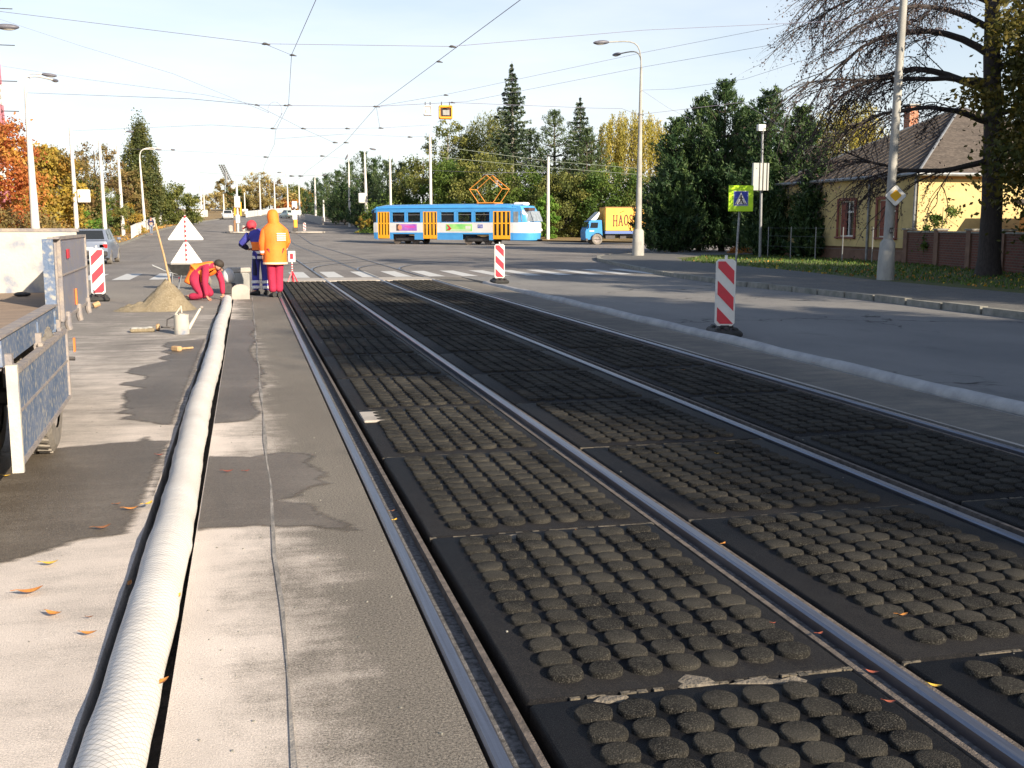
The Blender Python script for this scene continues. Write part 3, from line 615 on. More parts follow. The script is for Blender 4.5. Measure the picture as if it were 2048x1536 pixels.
# ------------------------------------------------------------------ vegetation
def leaf_mesh(name, C, size, mat_, parent, seed=0, asp=.55, up=None, svar=.35, tint=None, axis=None):
    g = np.random.default_rng(seed); N = len(C); C = np.asarray(C, dtype=np.float64)
    nrm = g.normal(size=(N, 3)); nrm /= np.linalg.norm(nrm, axis=1)[:, None] + 1e-9
    if axis is None:
        t_ = g.normal(size=(N, 3))
        if up is not None: t_ = t_ * .5 + np.array(up)
    else: t_ = np.asarray(axis) + g.normal(size=(N, 3)) * .25
    t_ /= np.linalg.norm(t_, axis=1)[:, None] + 1e-9
    s_ = np.cross(nrm, t_); s_ /= np.linalg.norm(s_, axis=1)[:, None] + 1e-9
    sz = (size * (1 + svar * g.uniform(-1, 1, N)))[:, None]
    V = np.empty((N, 4, 3)); V[:, 0] = C - t_ * sz * .5; V[:, 1] = C + s_ * sz * asp * .5 + t_ * sz * .05; V[:, 2] = C + t_ * sz * .5; V[:, 3] = C - s_ * sz * asp * .5 + t_ * sz * .05
    me = bpy.data.meshes.new(name); me.vertices.add(4 * N); me.loops.add(4 * N); me.polygons.add(N)
    me.vertices.foreach_set('co', V.reshape(-1).astype(np.float32)); me.loops.foreach_set('vertex_index', np.arange(4 * N, dtype=np.int32))
    me.polygons.foreach_set('loop_start', np.arange(0, 4 * N, 4, dtype=np.int32)); 
    a = me.attributes.new('tint', 'FLOAT', 'FACE'); tv = g.uniform(0, 1, N) if tint is None else np.clip(tint + g.uniform(-.25, .25, N), 0, 1)
    a.data.foreach_set('value', tv.astype(np.float32)); me.update(calc_edges=True); me.materials.append(mat_)
    o = bpy.data.objects.new(name, me); COL.objects.link(o); o.parent = parent; return o

def crown(prof, h0, h1, rad, ncl, nl, seed, cl=.17, flat=.8, inner=.35, wob=.25, gap=0):
    g = np.random.default_rng(seed); H = h1 - h0; cs = []; Cs = []; ti = []
    k1, k2, p1, p2 = g.integers(2, 5), g.integers(4, 8), g.uniform(0, 6), g.uniform(0, 6)
    tries = 0
    while len(cs) < ncl and tries < ncl * 30:
        tries += 1
        t = g.uniform(0, 1); pr = prof(t)
        if g.uniform() > pr: continue
        a = g.uniform(0, 2 * math.pi); q = math.sqrt(g.uniform(inner ** 2, 1))
        rr = rad * pr * q * (1 + wob * .6 * math.sin(k1 * a + p1 + 3 * t) + wob * .4 * math.sin(k2 * a + p2 - 5 * t))
        c = np.array([rr * math.cos(a), rr * math.sin(a), h0 + H * t]); cs.append((c, pr, q))
    for c, pr, q in cs:
        n_ = max(6, int(nl / ncl * g.uniform(.5, 1.5))); rc = rad * cl * g.uniform(.6, 1.35)
        P = g.normal(size=(n_, 3)) * np.array([rc, rc, rc * flat]) * .55 + c; Cs.append(P); ti.append(np.full(n_, g.uniform(0.1, .9)))
    return np.concatenate(Cs), np.concatenate(ti), [c for c, _, _ in cs]
def trunk_mesh(h, r0, r1, cs, seed, nb=10, mat_=None, parent=None, lean=.02, brf=.35, h0=None):
    r = random.Random(seed); mb = MB(); n_ = 9; P = []; 
    for k in range(n_):
        t = k / (n_ - 1); P.append(Vector((lean * h * math.sin(t * 2.2 + seed) * .5, lean * h * math.cos(t * 1.7 + seed) * .5 - lean * h * .5 * math.cos(seed), h * t)))
    P[0] = Vector((0, 0, -.1)); mb.tube(P, [r0 * 1.35 if k == 0 else r0 + (r1 - r0) * k / (n_ - 1) for k in range(n_)], 9)
    if cs:
        for c in r.sample(cs, min(nb, len(cs))):
            c = Vector(c); z = max((h0 or h * .2), min(h * .95, c.z - Vector((c.x, c.y)).length * r.uniform(.4, .9))); t = z / h; k = min(n_ - 2, int(t * (n_ - 1))); s = P[k].lerp(P[k + 1], t * (n_ - 1) - k)
            md = s.lerp(c, .5) + Vector((r.uniform(-.2, .2), r.uniform(-.2, .2), .12 * (c - s).length * r.uniform(-.2, 1)))
            rb = (r0 + (r1 - r0) * t) * brf * 1.2; mb.tube([s, s.lerp(md, .5) + Vector((0, 0, .05)), md, c], [rb, rb * .75, rb * .5, rb * .15], 6)
    return mb.build('trunk', mat_ or M['bark'], parent, smooth=True)
P_round = lambda t: max(.05, math.sin(math.pi * min(1, max(0, t * .92 + .06))) ** .55)
P_col = lambda t: max(.08, min(1, (t * 4 + .35)) * (1 - max(0, t - .55) ** 1.6 * 2.6))
P_cone = lambda t: max(.04, (1 - t) ** .8)
P_dome = lambda t: max(.05, math.sqrt(max(0, 1 - t ** 2.2)))
def tree(name, lab, cat, loc, h, rad, lm, prof=P_round, h0=.18, nl=9000, ncl=90, size=.2, seed=1, group=None, bark='bark', tr=.035, cl=.17, nb=12, asp=.55, inner=.35, wob=.25, flat=.8, sp=1.0):
    t = thing(name, lab, cat, loc, group=group)
    C, ti, cs = crown(prof, h * h0, h * .97, rad, ncl, nl, seed, cl=cl, inner=inner, wob=wob, flat=flat)
    C[:, 2] = np.maximum(C[:, 2], .12)
    leaf_mesh('crown', C, size, L[lm], t, seed, asp=asp, tint=ti)
    trunk_mesh(h * .9, h * tr * .5, h * tr * .12, cs, seed, nb, M[bark], t)
    return t
def pine(lab, loc, h, rad, seed, nl=24000, lm='pine', size=.16, cat='pine tree', name='pine_tree', h0=.02, ragged=1.0, group=None, tiers=13, nbk=9):
    """dense pine with upswept shoots: branches in tiers, each carrying needle tufts"""
    g = np.random.default_rng(seed); r = random.Random(seed); t = thing(name, lab, cat, loc, group=group); mb = MB()
    mb.tube([(0, 0, -.1), (0.05, 0, h * .4), (0, .04, h * .8), (0, 0, h)], [h * .022, h * .016, h * .007, .02], 8)
    C = []; A = []; ti = []
    for k in range(tiers):
        tt = k / (tiers - 1); z = h * (h0 + .04 + (1 - h0 - .07) * tt); rr = rad * (max(.10, (1 - tt) ** .62)) ; nbr = max(3, int(nbk * (1 - tt * .55)))
        for b in range(nbr):
            a = b * 2 * math.pi / nbr + k * 1.3 + r.uniform(-.3, .3); Lb = rr * r.uniform(.72, 1.15 * (1 + .1 * ragged)); rise = (.15 + .55 * tt) * Lb
            p0 = Vector((0, 0, z)); p1 = p0 + Vector((math.cos(a) * Lb * .55, math.sin(a) * Lb * .55, rise * .25)); p2 = p0 + Vector((math.cos(a) * Lb, math.sin(a) * Lb, rise))
            mb.tube([p0, p1, p2], [.012 * h * (1 - tt * .7), .006 * h * (1 - tt * .7), .01], 5)
            ntf = max(3, int(7 * Lb / rad) + 2)
            for q in range(ntf):
                u = r.uniform(.28, 1.0); pp = p0.lerp(p1, u * 2) if u < .5 else p1.lerp(p2, u * 2 - 1); sd_ = r.uniform(-.35, .35) * Lb * .9
                c = pp + Vector((-math.sin(a) * sd_, math.cos(a) * sd_, r.uniform(-.05, .2) * Lb)); ax = Vector((math.cos(a) * .55, math.sin(a) * .55, .75)) ; ax.normalize(); Ls = r.uniform(.35, .75) * (.6 + .4 * ragged)
                m_ = max(8, int(nl / (tiers * nbk * 6) * (1.0))); u_ = g.uniform(0, 1, m_)
                base = np.array(c)[None] + np.array(ax)[None] * (u_[:, None] - .3) * Ls + g.normal(size=(m_, 3)) * (.06 + .10 * (1 - u_))[:, None] * rad * .42
                C.append(base); A.append(np.tile(np.array(ax), (m_, 1)) + g.normal(size=(m_, 3)) * .6); ti.append(np.full(m_, r.uniform(.05, .95)))
    m_ = 260; u_ = g.uniform(0, 1, m_); C.append(np.stack([g.normal(size=m_) * .10 * (1.2 - u_), g.normal(size=m_) * .10 * (1.2 - u_), h * .9 + u_ * h * .12], 1)); A.append(np.tile([0, 0, 1.], (m_, 1)) + g.normal(size=(m_, 3)) * .5); ti.append(np.full(m_, .5))
    C = np.concatenate(C); A = np.concatenate(A); ti = np.concatenate(ti); C[:, 2] = np.maximum(C[:, 2], .1)
    leaf_mesh('crown', C, size, L[lm], t, seed, asp=.28, tint=ti, axis=A); mb.build('trunk', M['bark'], t, smooth=True); return t
def spruce(lab, loc, h, rad, seed, nl=9000, bare=.0, lm='spruce', tiers=22, size=.30, gapk=None):
    g = np.random.default_rng(seed); r = random.Random(seed); t = thing('spruce_tree', lab, 'spruce', loc); mb = MB()
    mb.tube([(0, 0, -.1), (.05, 0, h * .5), (0, 0, h)], [h * .016, h * .01, .02], 8); C = []; A = []; ti = []
    for k in range(tiers):
        tt = k / (tiers - 1); z = h * (bare + (1 - bare - .02) * tt); rr = rad * (1 - tt) ** .75 + .15; nbr = 7 if tt < .8 else 5
        for b in range(nbr):
            if r.random() < .14: continue
            a = b * 2 * math.pi / nbr + k * .8 + r.uniform(-.3, .3); Lb = rr * r.uniform(.6, 1.15)
            p0 = Vector((0, 0, z)); p1 = p0 + Vector((math.cos(a) * Lb * .5, math.sin(a) * Lb * .5, -.06 * Lb)); p2 = p0 + Vector((math.cos(a) * Lb, math.sin(a) * Lb, .05 * Lb))
            mb.tube([p0, p1, p2], [.05, .03, .01], 4); m_ = max(6, int(nl / (tiers * 6) * (Lb / rad + .15) * 1.4)); u_ = g.uniform(.15, 1, m_)
            base = np.array(p0)[None] + np.outer(u_, np.array(p2 - p0)); base[:, 2] -= np.abs(g.normal(size=m_)) * .16 * rad * .5 + .06 * Lb * np.sin(u_ * 3.14)
            side = g.normal(size=m_) * .13 * Lb * (1.1 - u_); base[:, 0] += -math.sin(a) * side; base[:, 1] += math.cos(a) * side
            C.append(base); A.append(np.tile([math.cos(a), math.sin(a), -.25], (m_, 1)) + g.normal(size=(m_, 3)) * .5); ti.append(np.full(m_, r.uniform(.1, .9)))
    C = np.concatenate(C); A = np.concatenate(A); ti = np.concatenate(ti)
    leaf_mesh('crown', C, size, L[lm], t, seed, asp=.4, tint=ti, axis=A); mb.build('trunk', M['lbark'] if bare > .1 else M['bark'], t, smooth=True); return t
def willow(lab, loc, h, rad, seed, nl=16000, lm='willow', name='willow_tree', cat='willow', size=.26):
    g = np.random.default_rng(seed); r = random.Random(seed); t = thing(name, lab, cat, loc); C = []; A = []; ti = []; tops = []
    for k in range(150):
        a = r.uniform(0, 6.28); q = math.sqrt(r.uniform(.02, 1)); tx, ty = rad * .95 * q * math.cos(a), rad * .95 * q * math.sin(a); tz = h * (.62 + .36 * math.sqrt(max(0, 1 - q * q)) * r.uniform(.8, 1.02))
        tops.append((tx, ty, tz)); Lh = r.uniform(.25, .55) * h; m_ = int(nl / 150); u_ = g.uniform(0, 1, m_) ** .85
        base = np.stack([tx + g.normal(size=m_) * .16 + .3 * math.cos(a) * u_, ty + g.normal(size=m_) * .16 + .3 * math.sin(a) * u_, tz - u_ * Lh], 1); C.append(base); A.append(np.tile([.05, 0, -1.], (m_, 1)) + g.normal(size=(m_, 3)) * .3); ti.append(np.full(m_, r.uniform(.05, .95)))
    C = np.concatenate(C); A = np.concatenate(A); ti = np.concatenate(ti); C[:, 2] = np.maximum(C[:, 2], .3)
    leaf_mesh('crown', C, size, L[lm], t, seed, asp=.35, tint=ti, axis=A); trunk_mesh(h * .8, h * .02, h * .006, tops, seed, 26, M['lbark'], t); return t
def PX(px, Y): return (AT(px, Y), Y, T(Y) + .08)
def HH(px, py, Y): return HT(px, py, Y) - T(Y) - .08

# --- left side, near to far
tree('maple_tree', 'red and orange maple at the left edge of the picture, below the lattice mast', 'maple', PX(-8, 69), HH(20, 222, 69), 2.7, 'maple', h0=.12, nl=15000, ncl=130, size=.22, seed=11, cl=.2)
tree('maple_tree', 'orange-gold maple behind the leftmost lamp post', 'maple', PX(92, 82), HH(80, 296, 82), 2.7, 'gold', h0=.06, nl=15000, ncl=120, size=.26, seed=12, cl=.2)
tree('deciduous_tree', 'olive and orange tree between the first two left posts', 'tree', PX(118, 96), HH(118, 300, 96), 3.0, 'brown', h0=.05, nl=12000, ncl=110, size=.26, seed=13, cl=.2)
tree('deciduous_tree', 'thin reddish tree with half its leaves gone behind the second left post', 'tree', PX(196, 112), HH(195, 283, 112), 3.0, 'brown', h0=.3, nl=5200, ncl=90, size=.22, seed=14, cl=.12, nb=40)
tree('shrub', 'bright green shrub behind the trailer headboard', 'shrub', PX(112, 84), HH(115, 405, 84), 1.7, 'bright', prof=P_dome, h0=0, nl=5000, ncl=50, size=.14, seed=15, nb=4)
tree('shrub', 'dark shrub under the maples at the left edge', 'shrub', PX(40, 66), HH(40, 425, 66), 3.6, 'brown', prof=P_dome, h0=0, nl=6000, ncl=60, size=.16, seed=151, nb=4)
tree('shrub', 'tall grey-green shrub beside the post with the white sign', 'shrub', PX(178, 99), HH(180, 352, 99), 1.9, 'green', prof=P_col, h0=0, nl=9000, ncl=80, size=.17, seed=16, nb=5)
tree('shrub', 'bright green low shrub between the second and third left posts', 'shrub', PX(160, 88), HH(160, 415, 88), 1.5, 'bright', prof=P_dome, h0=0, nl=4000, ncl=40, size=.14, seed=17, nb=4)
tree('shrub', 'grey-green conifer shrub behind the third left post', 'shrub', PX(218, 106), HH(215, 378, 106), 1.8, 'olive', prof=P_col, h0=0, nl=7000, ncl=70, size=.17, seed=18, nb=4)
tree('shrub', 'yellow-green shrub by the white railing', 'shrub', PX(255, 114), HH(258, 405, 114), 1.7, 'gold', prof=P_dome, h0=0, nl=5000, ncl=50, size=.17, seed=19, nb=4)
tree('poplar_tree', 'tall narrow dark green poplar on the left', 'poplar', PX(287, 140), HH(288, 240, 140), 2.5, 'poplar', prof=lambda t: max(.08, math.sin(math.pi * min(1, t * .74 + .25)) ** .8), h0=.02, nl=30000, ncl=260, size=.26, seed=20, cl=.17, wob=.10, inner=.25, flat=3.0)
tree('deciduous_tree', 'brownish tree at the foot of the tall poplar', 'tree', PX(260, 136), HH(262, 335, 136), 2.7, 'brown', h0=.0, nl=8000, ncl=80, size=.28, seed=21)
tree('deciduous_tree', 'brown bushy tree right of the tall poplar', 'tree', PX(316, 158), HH(318, 372, 158), 2.2, 'brown', h0=.0, nl=6000, ncl=70, size=.28, seed=22)
tree('deciduous_tree', 'low round green tree at the bend, left of the far road', 'tree', PX(358, 150), HH(358, 366, 150), 3.2, 'olive', prof=P_dome, h0=.0, nl=10000, ncl=100, size=.28, seed=23)
tree('deciduous_tree', 'bare-topped tree at the start of the far row', 'tree', PX(432, 262), HH(436, 385, 262), 3.6, 'far', h0=.1, nl=2200, ncl=60, size=.4, seed=24, cl=.13, nb=30)
far = [(452, 352, 3.2, 'brown', 'slim olive-brown far tree left of the island signal'), (470, 372, 3.4, 'green', 'dark green far tree behind the island signal'), (495, 360, 4.0, 'far', 'thin pale far tree right of the island signal'),
       (520, 340, 4.6, 'far', 'tallest thin golden tree in the far row'), (540, 352, 4.2, 'brown', 'brown leafless-topped tree beside the tallest far one'), (508, 395, 4.4, 'gold', 'low yellow bushy tree in the far row'),
       (560, 372, 4.6, 'far', 'pale brown rounded tree in the middle of the far row'), (585, 368, 4.2, 'olive', 'green-gold rounded tree towards the right of the far row'), (606, 376, 3.8, 'gold', 'last golden tree of the far row before the dark pines'), (578, 400, 3.2, 'maple', 'small red tree in the far row behind the right signal')]
for i, (px, py, rr, lm, lab) in enumerate(far):
    sparse = lm in ('far',) or py < 356
    tree('far_tree', lab, 'tree', PX(px, 285 + (i % 3) * 8), HH(px, py, 285), rr, lm, h0=.02 if not sparse else .1, nl=3200 if sparse else 5500, ncl=70, size=.42, seed=30 + i, cl=.14 if sparse else .2, nb=18, group='autumn trees along the far bend')
# dark pines along the far right side
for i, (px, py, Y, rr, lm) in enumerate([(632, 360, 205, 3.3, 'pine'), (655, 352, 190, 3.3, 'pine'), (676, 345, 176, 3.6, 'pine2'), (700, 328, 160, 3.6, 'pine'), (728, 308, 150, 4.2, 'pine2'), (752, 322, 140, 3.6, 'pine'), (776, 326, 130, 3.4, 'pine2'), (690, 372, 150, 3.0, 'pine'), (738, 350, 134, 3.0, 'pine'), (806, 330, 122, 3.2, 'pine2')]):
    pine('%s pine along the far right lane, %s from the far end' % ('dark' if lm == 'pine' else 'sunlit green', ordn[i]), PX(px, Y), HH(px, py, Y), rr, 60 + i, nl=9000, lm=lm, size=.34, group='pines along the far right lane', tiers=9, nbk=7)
tree('shrub', 'rust-brown bush left of the tram at the road edge', 'shrub', PX(732, 112), HH(732, 428, 112), .95, 'gold', prof=P_dome, h0=0, nl=3000, ncl=30, size=.16, seed=79, nb=3)
tree('hedge_shrub', 'dark low hedge behind the tram rear', 'shrub', PX(790, 112), HH(790, 385, 112), 3.6, 'green', prof=P_dome, h0=0, nl=8000, ncl=70, size=.25, seed=80, nb=4)
# grove behind the tram
tree('birch_tree', 'thin drooping birch with sparse leaves left of the overhead signal', 'birch', PX(895, 116), HH(893, 232, 116), 3.0, 'olive', h0=.25, nl=5000, ncl=100, size=.26, seed=81, cl=.13, nb=40, bark='lbark')
willow('golden drooping birch behind the overhead signal', PX(932, 118), HH(928, 250, 118), 2.9, 82, 9000, lm='olive', name='birch_tree', cat='birch')
willow('tall pale green birch left of the tallest spruce', PX(978, 118), HH(978, 212, 118), 3.4, 83, 14000, lm='olive', name='birch_tree', cat='birch')
tree('deciduous_tree', 'dense green tree behind the tram roof centre', 'tree', PX(905, 108), HH(905, 320, 108), 3.6, 'green', h0=0, nl=13000, ncl=120, size=.25, seed=84)
tree('deciduous_tree', 'dark olive tree behind the tram pantograph', 'tree', PX(965, 106), HH(965, 300, 106), 3.8, 'olive', h0=0, nl=13000, ncl=120, size=.25, seed=85)
tree('deciduous_tree', 'dark green tree behind the rear half of the tram', 'tree', PX(848, 112), HH(850, 305, 112), 3.4, 'olive', h0=0, nl=12000, ncl=110, size=.25, seed=86)
spruce('tallest spruce with a bare lower trunk above the tram', PX(1024, 110), HH(1025, 122, 110), 2.5, 87, 10000, bare=.42)
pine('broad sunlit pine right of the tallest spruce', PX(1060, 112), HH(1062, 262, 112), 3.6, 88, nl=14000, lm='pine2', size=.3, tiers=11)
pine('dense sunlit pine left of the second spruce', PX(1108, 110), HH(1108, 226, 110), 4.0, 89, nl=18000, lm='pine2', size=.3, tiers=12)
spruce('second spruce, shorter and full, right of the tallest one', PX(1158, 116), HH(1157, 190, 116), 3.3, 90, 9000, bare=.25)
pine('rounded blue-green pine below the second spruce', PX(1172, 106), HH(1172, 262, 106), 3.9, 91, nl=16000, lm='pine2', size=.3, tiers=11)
willow('large golden weeping willow right of the spruces', PX(1262, 112), HH(1258, 212, 112), 4.9, 92, 24000)
tree('deciduous_tree', 'bright leafy tree above the yellow lorry', 'tree', PX(1225, 98), HH(1225, 330, 98), 3.8, 'green', h0=0, nl=16000, ncl=130, size=.24, seed=93)
tree('deciduous_tree', 'leafy green tree between the tram nose and the lorry', 'tree', PX(1140, 100), HH(1140, 345, 100), 3.6, 'olive', h0=0, nl=15000, ncl=120, size=.24, seed=94)
tree('shrub', 'yellow-green shrub at the foot of the post by the tram nose', 'shrub', PX(1094, 96), HH(1096, 385, 96), 1.3, 'bright', prof=P_col, h0=0, nl=6000, ncl=60, size=.2, seed=95, nb=4)
tree('deciduous_tree', 'dark tree behind the tram front window', 'tree', PX(1050, 104), HH(1050, 340, 104), 3.6, 'green', h0=0, nl=13000, ncl=110, size=.24, seed=96)
tree('deciduous_tree', 'green leafy tree between the lorry and the dark pines', 'tree', PX(1295, 96), HH(1290, 350, 96), 3.2, 'olive', h0=0, nl=11000, ncl=100, size=.24, seed=97)
# dark pines at the corner
for i, (px, py, Y, rr, s) in enumerate([(1352, 245, 57, 2.15, 'leftmost and lowest'), (1398, 200, 60, 2.4, 'second from the left'), (1444, 168, 56, 2.6, 'tallest, with a spiky top'), (1490, 225, 57, 2.5, 'fourth from the left, behind the crossing sign'), (1534, 190, 53, 2.6, 'behind the post with the flat box'), (1598, 222, 47, 2.0, 'rightmost, in front of the house'), (1632, 318, 43.5, 1.15, 'slim one overlapping the house wall'), (1565, 300, 47, 2.0, 'low one beside the house wall'), (1345, 330, 54, 1.7, 'low one nearest the lorry')]):
    pine('dark corner pine, %s' % s, PX(px, Y)[:2] + (.1,), HH(px, py, Y), rr, 110 + i, nl=40000, lm='pine', size=.23, group='dark pines on the corner', h0=.0, tiers=14, nbk=11)
willow('pale golden birch beyond the house roof', PX(1690, 84), HH(1690, 182, 84), 3.6, 120, 14000, lm='willow', name='birch_tree', cat='birch', size=.24)
tree('deciduous_tree', 'green tree left of the golden birch behind the house', 'tree', PX(1645, 74), HH(1648, 235, 74), 2.2, 'olive', h0=0, nl=8000, ncl=90, size=.2, seed=121)
tree('shrub', 'orange-leaved shrub under the corner pines', 'shrub', PX(1490, 49), HH(1490, 495, 49), .8, 'maple', prof=P_dome, h0=0, nl=1200, ncl=16, size=.1, seed=122, nb=3)
tree('shrub', 'low green shrub against the brick wall by the house', 'shrub', (24.6, 34.6, .1), 2.3, .9, 'green', prof=P_dome, h0=0, nl=3000, ncl=30, size=.1, seed=123, nb=4)

# --- big old tree on the verge, bare drooping boughs
def big_tree():
    r = random.Random(42); g = np.random.default_rng(42)
    bx, by = G(1976, 552, .1).x, G(1976, 552, .1).y
    t = thing('old_verge_tree', 'big dark tree with arching half-bare boughs standing on the verge by the brick wall', 'tree', (bx, by, .1))
    tr = MB(); H = 13.0; TP = [Vector((.0, 0, -.1)), Vector((.0, 0, .5)), Vector((-.02, 0, 2)), Vector((-.12, 0, 4)), Vector((-.33, 0, 6)), Vector((-.45, 0, 8)), Vector((-.4, .1, 10)), Vector((-.3, 0, H))]
    tr.tube(TP, [.40, .31, .28, .26, .22, .17, .12, .05], 12)
    def at(z):
        for a, b in zip(TP[:-1], TP[1:]):
            if a.z <= z <= b.z: return a.lerp(b, (z - a.z) / (b.z - a.z))
        return TP[-1].copy()
    bo = MB(); tw = MB(); C = []
    def twigs(p, d, Lt, depth):
        q = p; P = [p.copy()]; n_ = 5
        for k in range(n_):
            d = (d + Vector((r.uniform(-.25, .25), r.uniform(-.25, .25), -.05 - .035 * k))).normalized(); q = q + d * Lt / n_; P.append(q.copy())
            if depth > 0 and r.random() < .85: twigs(q, (d + Vector((r.uniform(-.9, .9), r.uniform(-.9, .9), r.uniform(-.5, .3)))).normalized(), Lt * r.uniform(.4, .7), depth - 1)
            for _ in range(3 if depth == 0 else 1):
                if r.random() < .42: C.append(q + Vector((r.gauss(0, .07), r.gauss(0, .07), r.gauss(0, .07))))
        tw.tube(P, [(.011 if depth else .006) + .004 * depth - k * .0012 for k in range(n_ + 1)], 3, cap=False)
    def bough(z0, dirv, Lb, r0, arch):
        p = at(z0); d = Vector(dirv).normalized(); r0 = r0 * .78; P = [p.copy()]; n_ = 11; rad = [r0]
        for k in range(n_):
            u = (k + 1) / n_; dd = Vector((d.x, d.y, arch * (1 - 2.1 * u))).normalized(); dd += Vector((r.uniform(-.12, .12), r.uniform(-.12, .12), r.uniform(-.12, .12))); p = p + dd.normalized() * Lb / n_; P.append(p.copy()); rad.append(r0 * (1 - u) ** .8 + .014)
            if k > 1:
                for _ in range(2):
                    twigs(p, (dd * 1.3 + Vector((r.uniform(-.8, .8), r.uniform(-.8, .8), r.uniform(-.6, .35)))).normalized(), r.uniform(.9, 2.1), 2 if k < 9 else 1)
        bo.tube(P, rad, 6)
    left = (-Rv.x, -Rv.y, 0)
    for (z0, ang, Lb, r0, arch) in [(3.3, .0, 4.2, .11, -.45), (4.2, .25, 4.7, .10, .35), (5.0, -.15, 5.0, .13, .75), (5.3, .1, 4.9, .10, .1), (6.0, .0, 5.2, .12, .9), (6.7, .35, 4.8, .10, .5), (7.4, -.3, 5.2, .10, .7), (7.9, .1, 5.0, .09, .4), (8.8, .2, 4.6, .08, .6), (9.6, -.2, 4.2, .07, .6), (5.6, 2.8, 3.6, .12, .7), (6.6, 3.4, 3.6, .11, .7), (8.0, 3.0, 3.6, .09, .8), (7.2, 1.6, 3.8, .09, .6), (8.6, -1.5, 3.8, .08, .6), (10.5, .8, 3.4, .06, .6), (10.6, 3.6, 3.4, .06, .6), (4.4, 2.6, 3.0, .10, .5)]:
        d = Matrix.Rotation(ang, 3, 'Z') @ Vector(left); bough(z0, d, Lb, r0, arch)
    tr.build('trunk', M['dbark'], t, smooth=True); bo.build('boughs', M['dbark'], t, smooth=True); tw.build('twigs', M['dbark'], t)
    C = np.array([tuple(c) for c in C]); leaf_mesh('crown', C, .06, L['purple'], t, 5, asp=.6)
big_tree()
# leafy tree right of it, crown reaching into the frame
tree('lime_tree', 'dark leafy autumn tree at the right edge of the picture', 'tree', (22.3, 22.9, .1), 9.8, 4.3, 'dkgreen', h0=.02, nl=90000, ncl=340, size=.15, seed=130, cl=.16, nb=40, bark='dbark', inner=.3)
# trees of the same row that stand outside the frame and shade the tracks
for i, (x, y, h, rr, h0) in enumerate([(16.9, -12.0, 13.4, 4.3, .15), (20.0, -7.0, 12.5, 3.2, .2), (17.3, -8.0, 14.2, 3.2, .25), (16.6, 1.0, 11.8, 2.4, .22), (21.6, 8.6, 11.5, 3.3, .2), (21.5, -16.0, 13, 4.0, .2), (26.0, 0.0, 13, 4.0, .2), (27, 12, 11.5, 3.8, .1), (24.0, 16.5, 11, 3.6, .1), (14.9, -9.6, 12.0, 3.1, .2)]):
    tree('lime_tree', 'verge tree outside the right edge of the picture, %s of its row' % ordn[i], 'tree', (x, y, .1), h, rr, 'dkgreen', h0=h0, nl=60000 if i < 3 else 26000, ncl=300 if i < 3 else 200, size=.2, seed=140 + i, cl=.17, nb=16, bark='dbark', group='verge trees outside the frame')
# fallen leaves and grass tufts
g = np.random.default_rng(9); N = 15000
gx = g.uniform(15.9, 27, N); gy = g.uniform(18, 47, N); C = np.stack([gx, gy, np.full(N, .125)], 1); C = C[(gx > 16.6 + (gy > 40) * (gy - 40) * .6)]
e = bpy.data.objects.new('x', None)
o = leaf_mesh('grass', C[:11000], .13, L['gblade'], None, 3, asp=.25, up=(0, 0, 1.6)); tag(o, 'short green verge grass beyond the right pavement', 'grass', kind='stuff')
C = C[11000:11500].copy(); C = np.concatenate([C, np.stack([g.uniform(16.5, 25, 700), g.uniform(18, 31, 700), np.full(700, .12)], 1)])
o = leaf_mesh('fallen_leaves', C, .09, L['leaf'], None, 4, asp=.7); tag(o, 'fallen yellow and brown leaves on the verge grass', 'fallen leaves', kind='stuff')
g = np.random.default_rng(19); N = 1600; gy = g.uniform(40, 170, N); C = np.stack([g.uniform(-12.5, -9.5, N) + np.array([bend(v) for v in gy]), gy, np.array([T(v) for v in gy]) + .12], 1)
o = leaf_mesh('leaf_litter', C, .12, L['leaf'], None, 14, asp=.7); tag(o, 'brown leaf litter along the left footway', 'leaf litter', kind='stuff')
# ------------------------------------------------------------------ road-works truck on the left
def rot2(p, a): return Vector((p[0] * math.cos(a) - p[1] * math.sin(a), p[0] * math.sin(a) + p[1] * math.cos(a)))
A = Vector((-1.245, 5.98)); Bp = Vector((-1.455, 10.55)); ta = math.atan2(-(Bp - A).x, (Bp - A).y)
tk = thing('flatbed_trailer', 'worn blue flatbed trailer with one side board hanging open beside the trench', 'trailer', (A.x, A.y, 0), ta)
# local: x right (board face at x=0), y forward, bed from y=0 to 4.6, left side at x=-2.15
FL = .93; W_ = 2.15; LB = 4.58
MB().box((-W_ / 2 - .03, LB / 2, FL - .03), (W_ - .08, LB - .04, .05)).build('bed_floor', M['bedfl'], tk)
mb = MB().box((-.035, LB / 2, FL - .06), (.07, LB, .135)); mb.box((-.005, 1.35, FL - .08), (.03, .07, .15)); mb.box((-.005, 2.25, FL - .08), (.03, .07, .15)); mb.build('bed_rail', M['tblue'], tk)
MB().box((-.04, LB / 2, FL + .022), (.08, LB, .012)).build('rail_cap', M['dustst'], tk)
mb = MB(); HB = .51; zt = FL - .15                  # hanging board
mb.box((.035, 1.2, zt - HB / 2), (.03, 2.34, HB)); o = mb.build('side_board', M['tblue'], tk)
mb = MB()
for zz in (zt - .012, zt - HB + .012): mb.box((.04, 1.2, zz), (.046, 2.4, .026))
MB().box((.04, .018, zt - HB / 2), (.056, .04, HB + .06)).build('board_end', M['cement'], o); mb.box((.04, 2.385, zt - HB / 2), (.05, .03, HB)); mb.box((.05, 1.2, zt - HB * .45), (.02, 2.3, .012)); mb.build('board_frame', M['dustst'], o)
for yy in (.10, 1.25, 2.25): MB().box((.012, yy, zt + .03), (.045, .05, .10)).tube([(.03, yy - .05, zt + .01), (.03, yy + .05, zt + .01)], .016, 8).build('hinge', M['dustst'], tk)
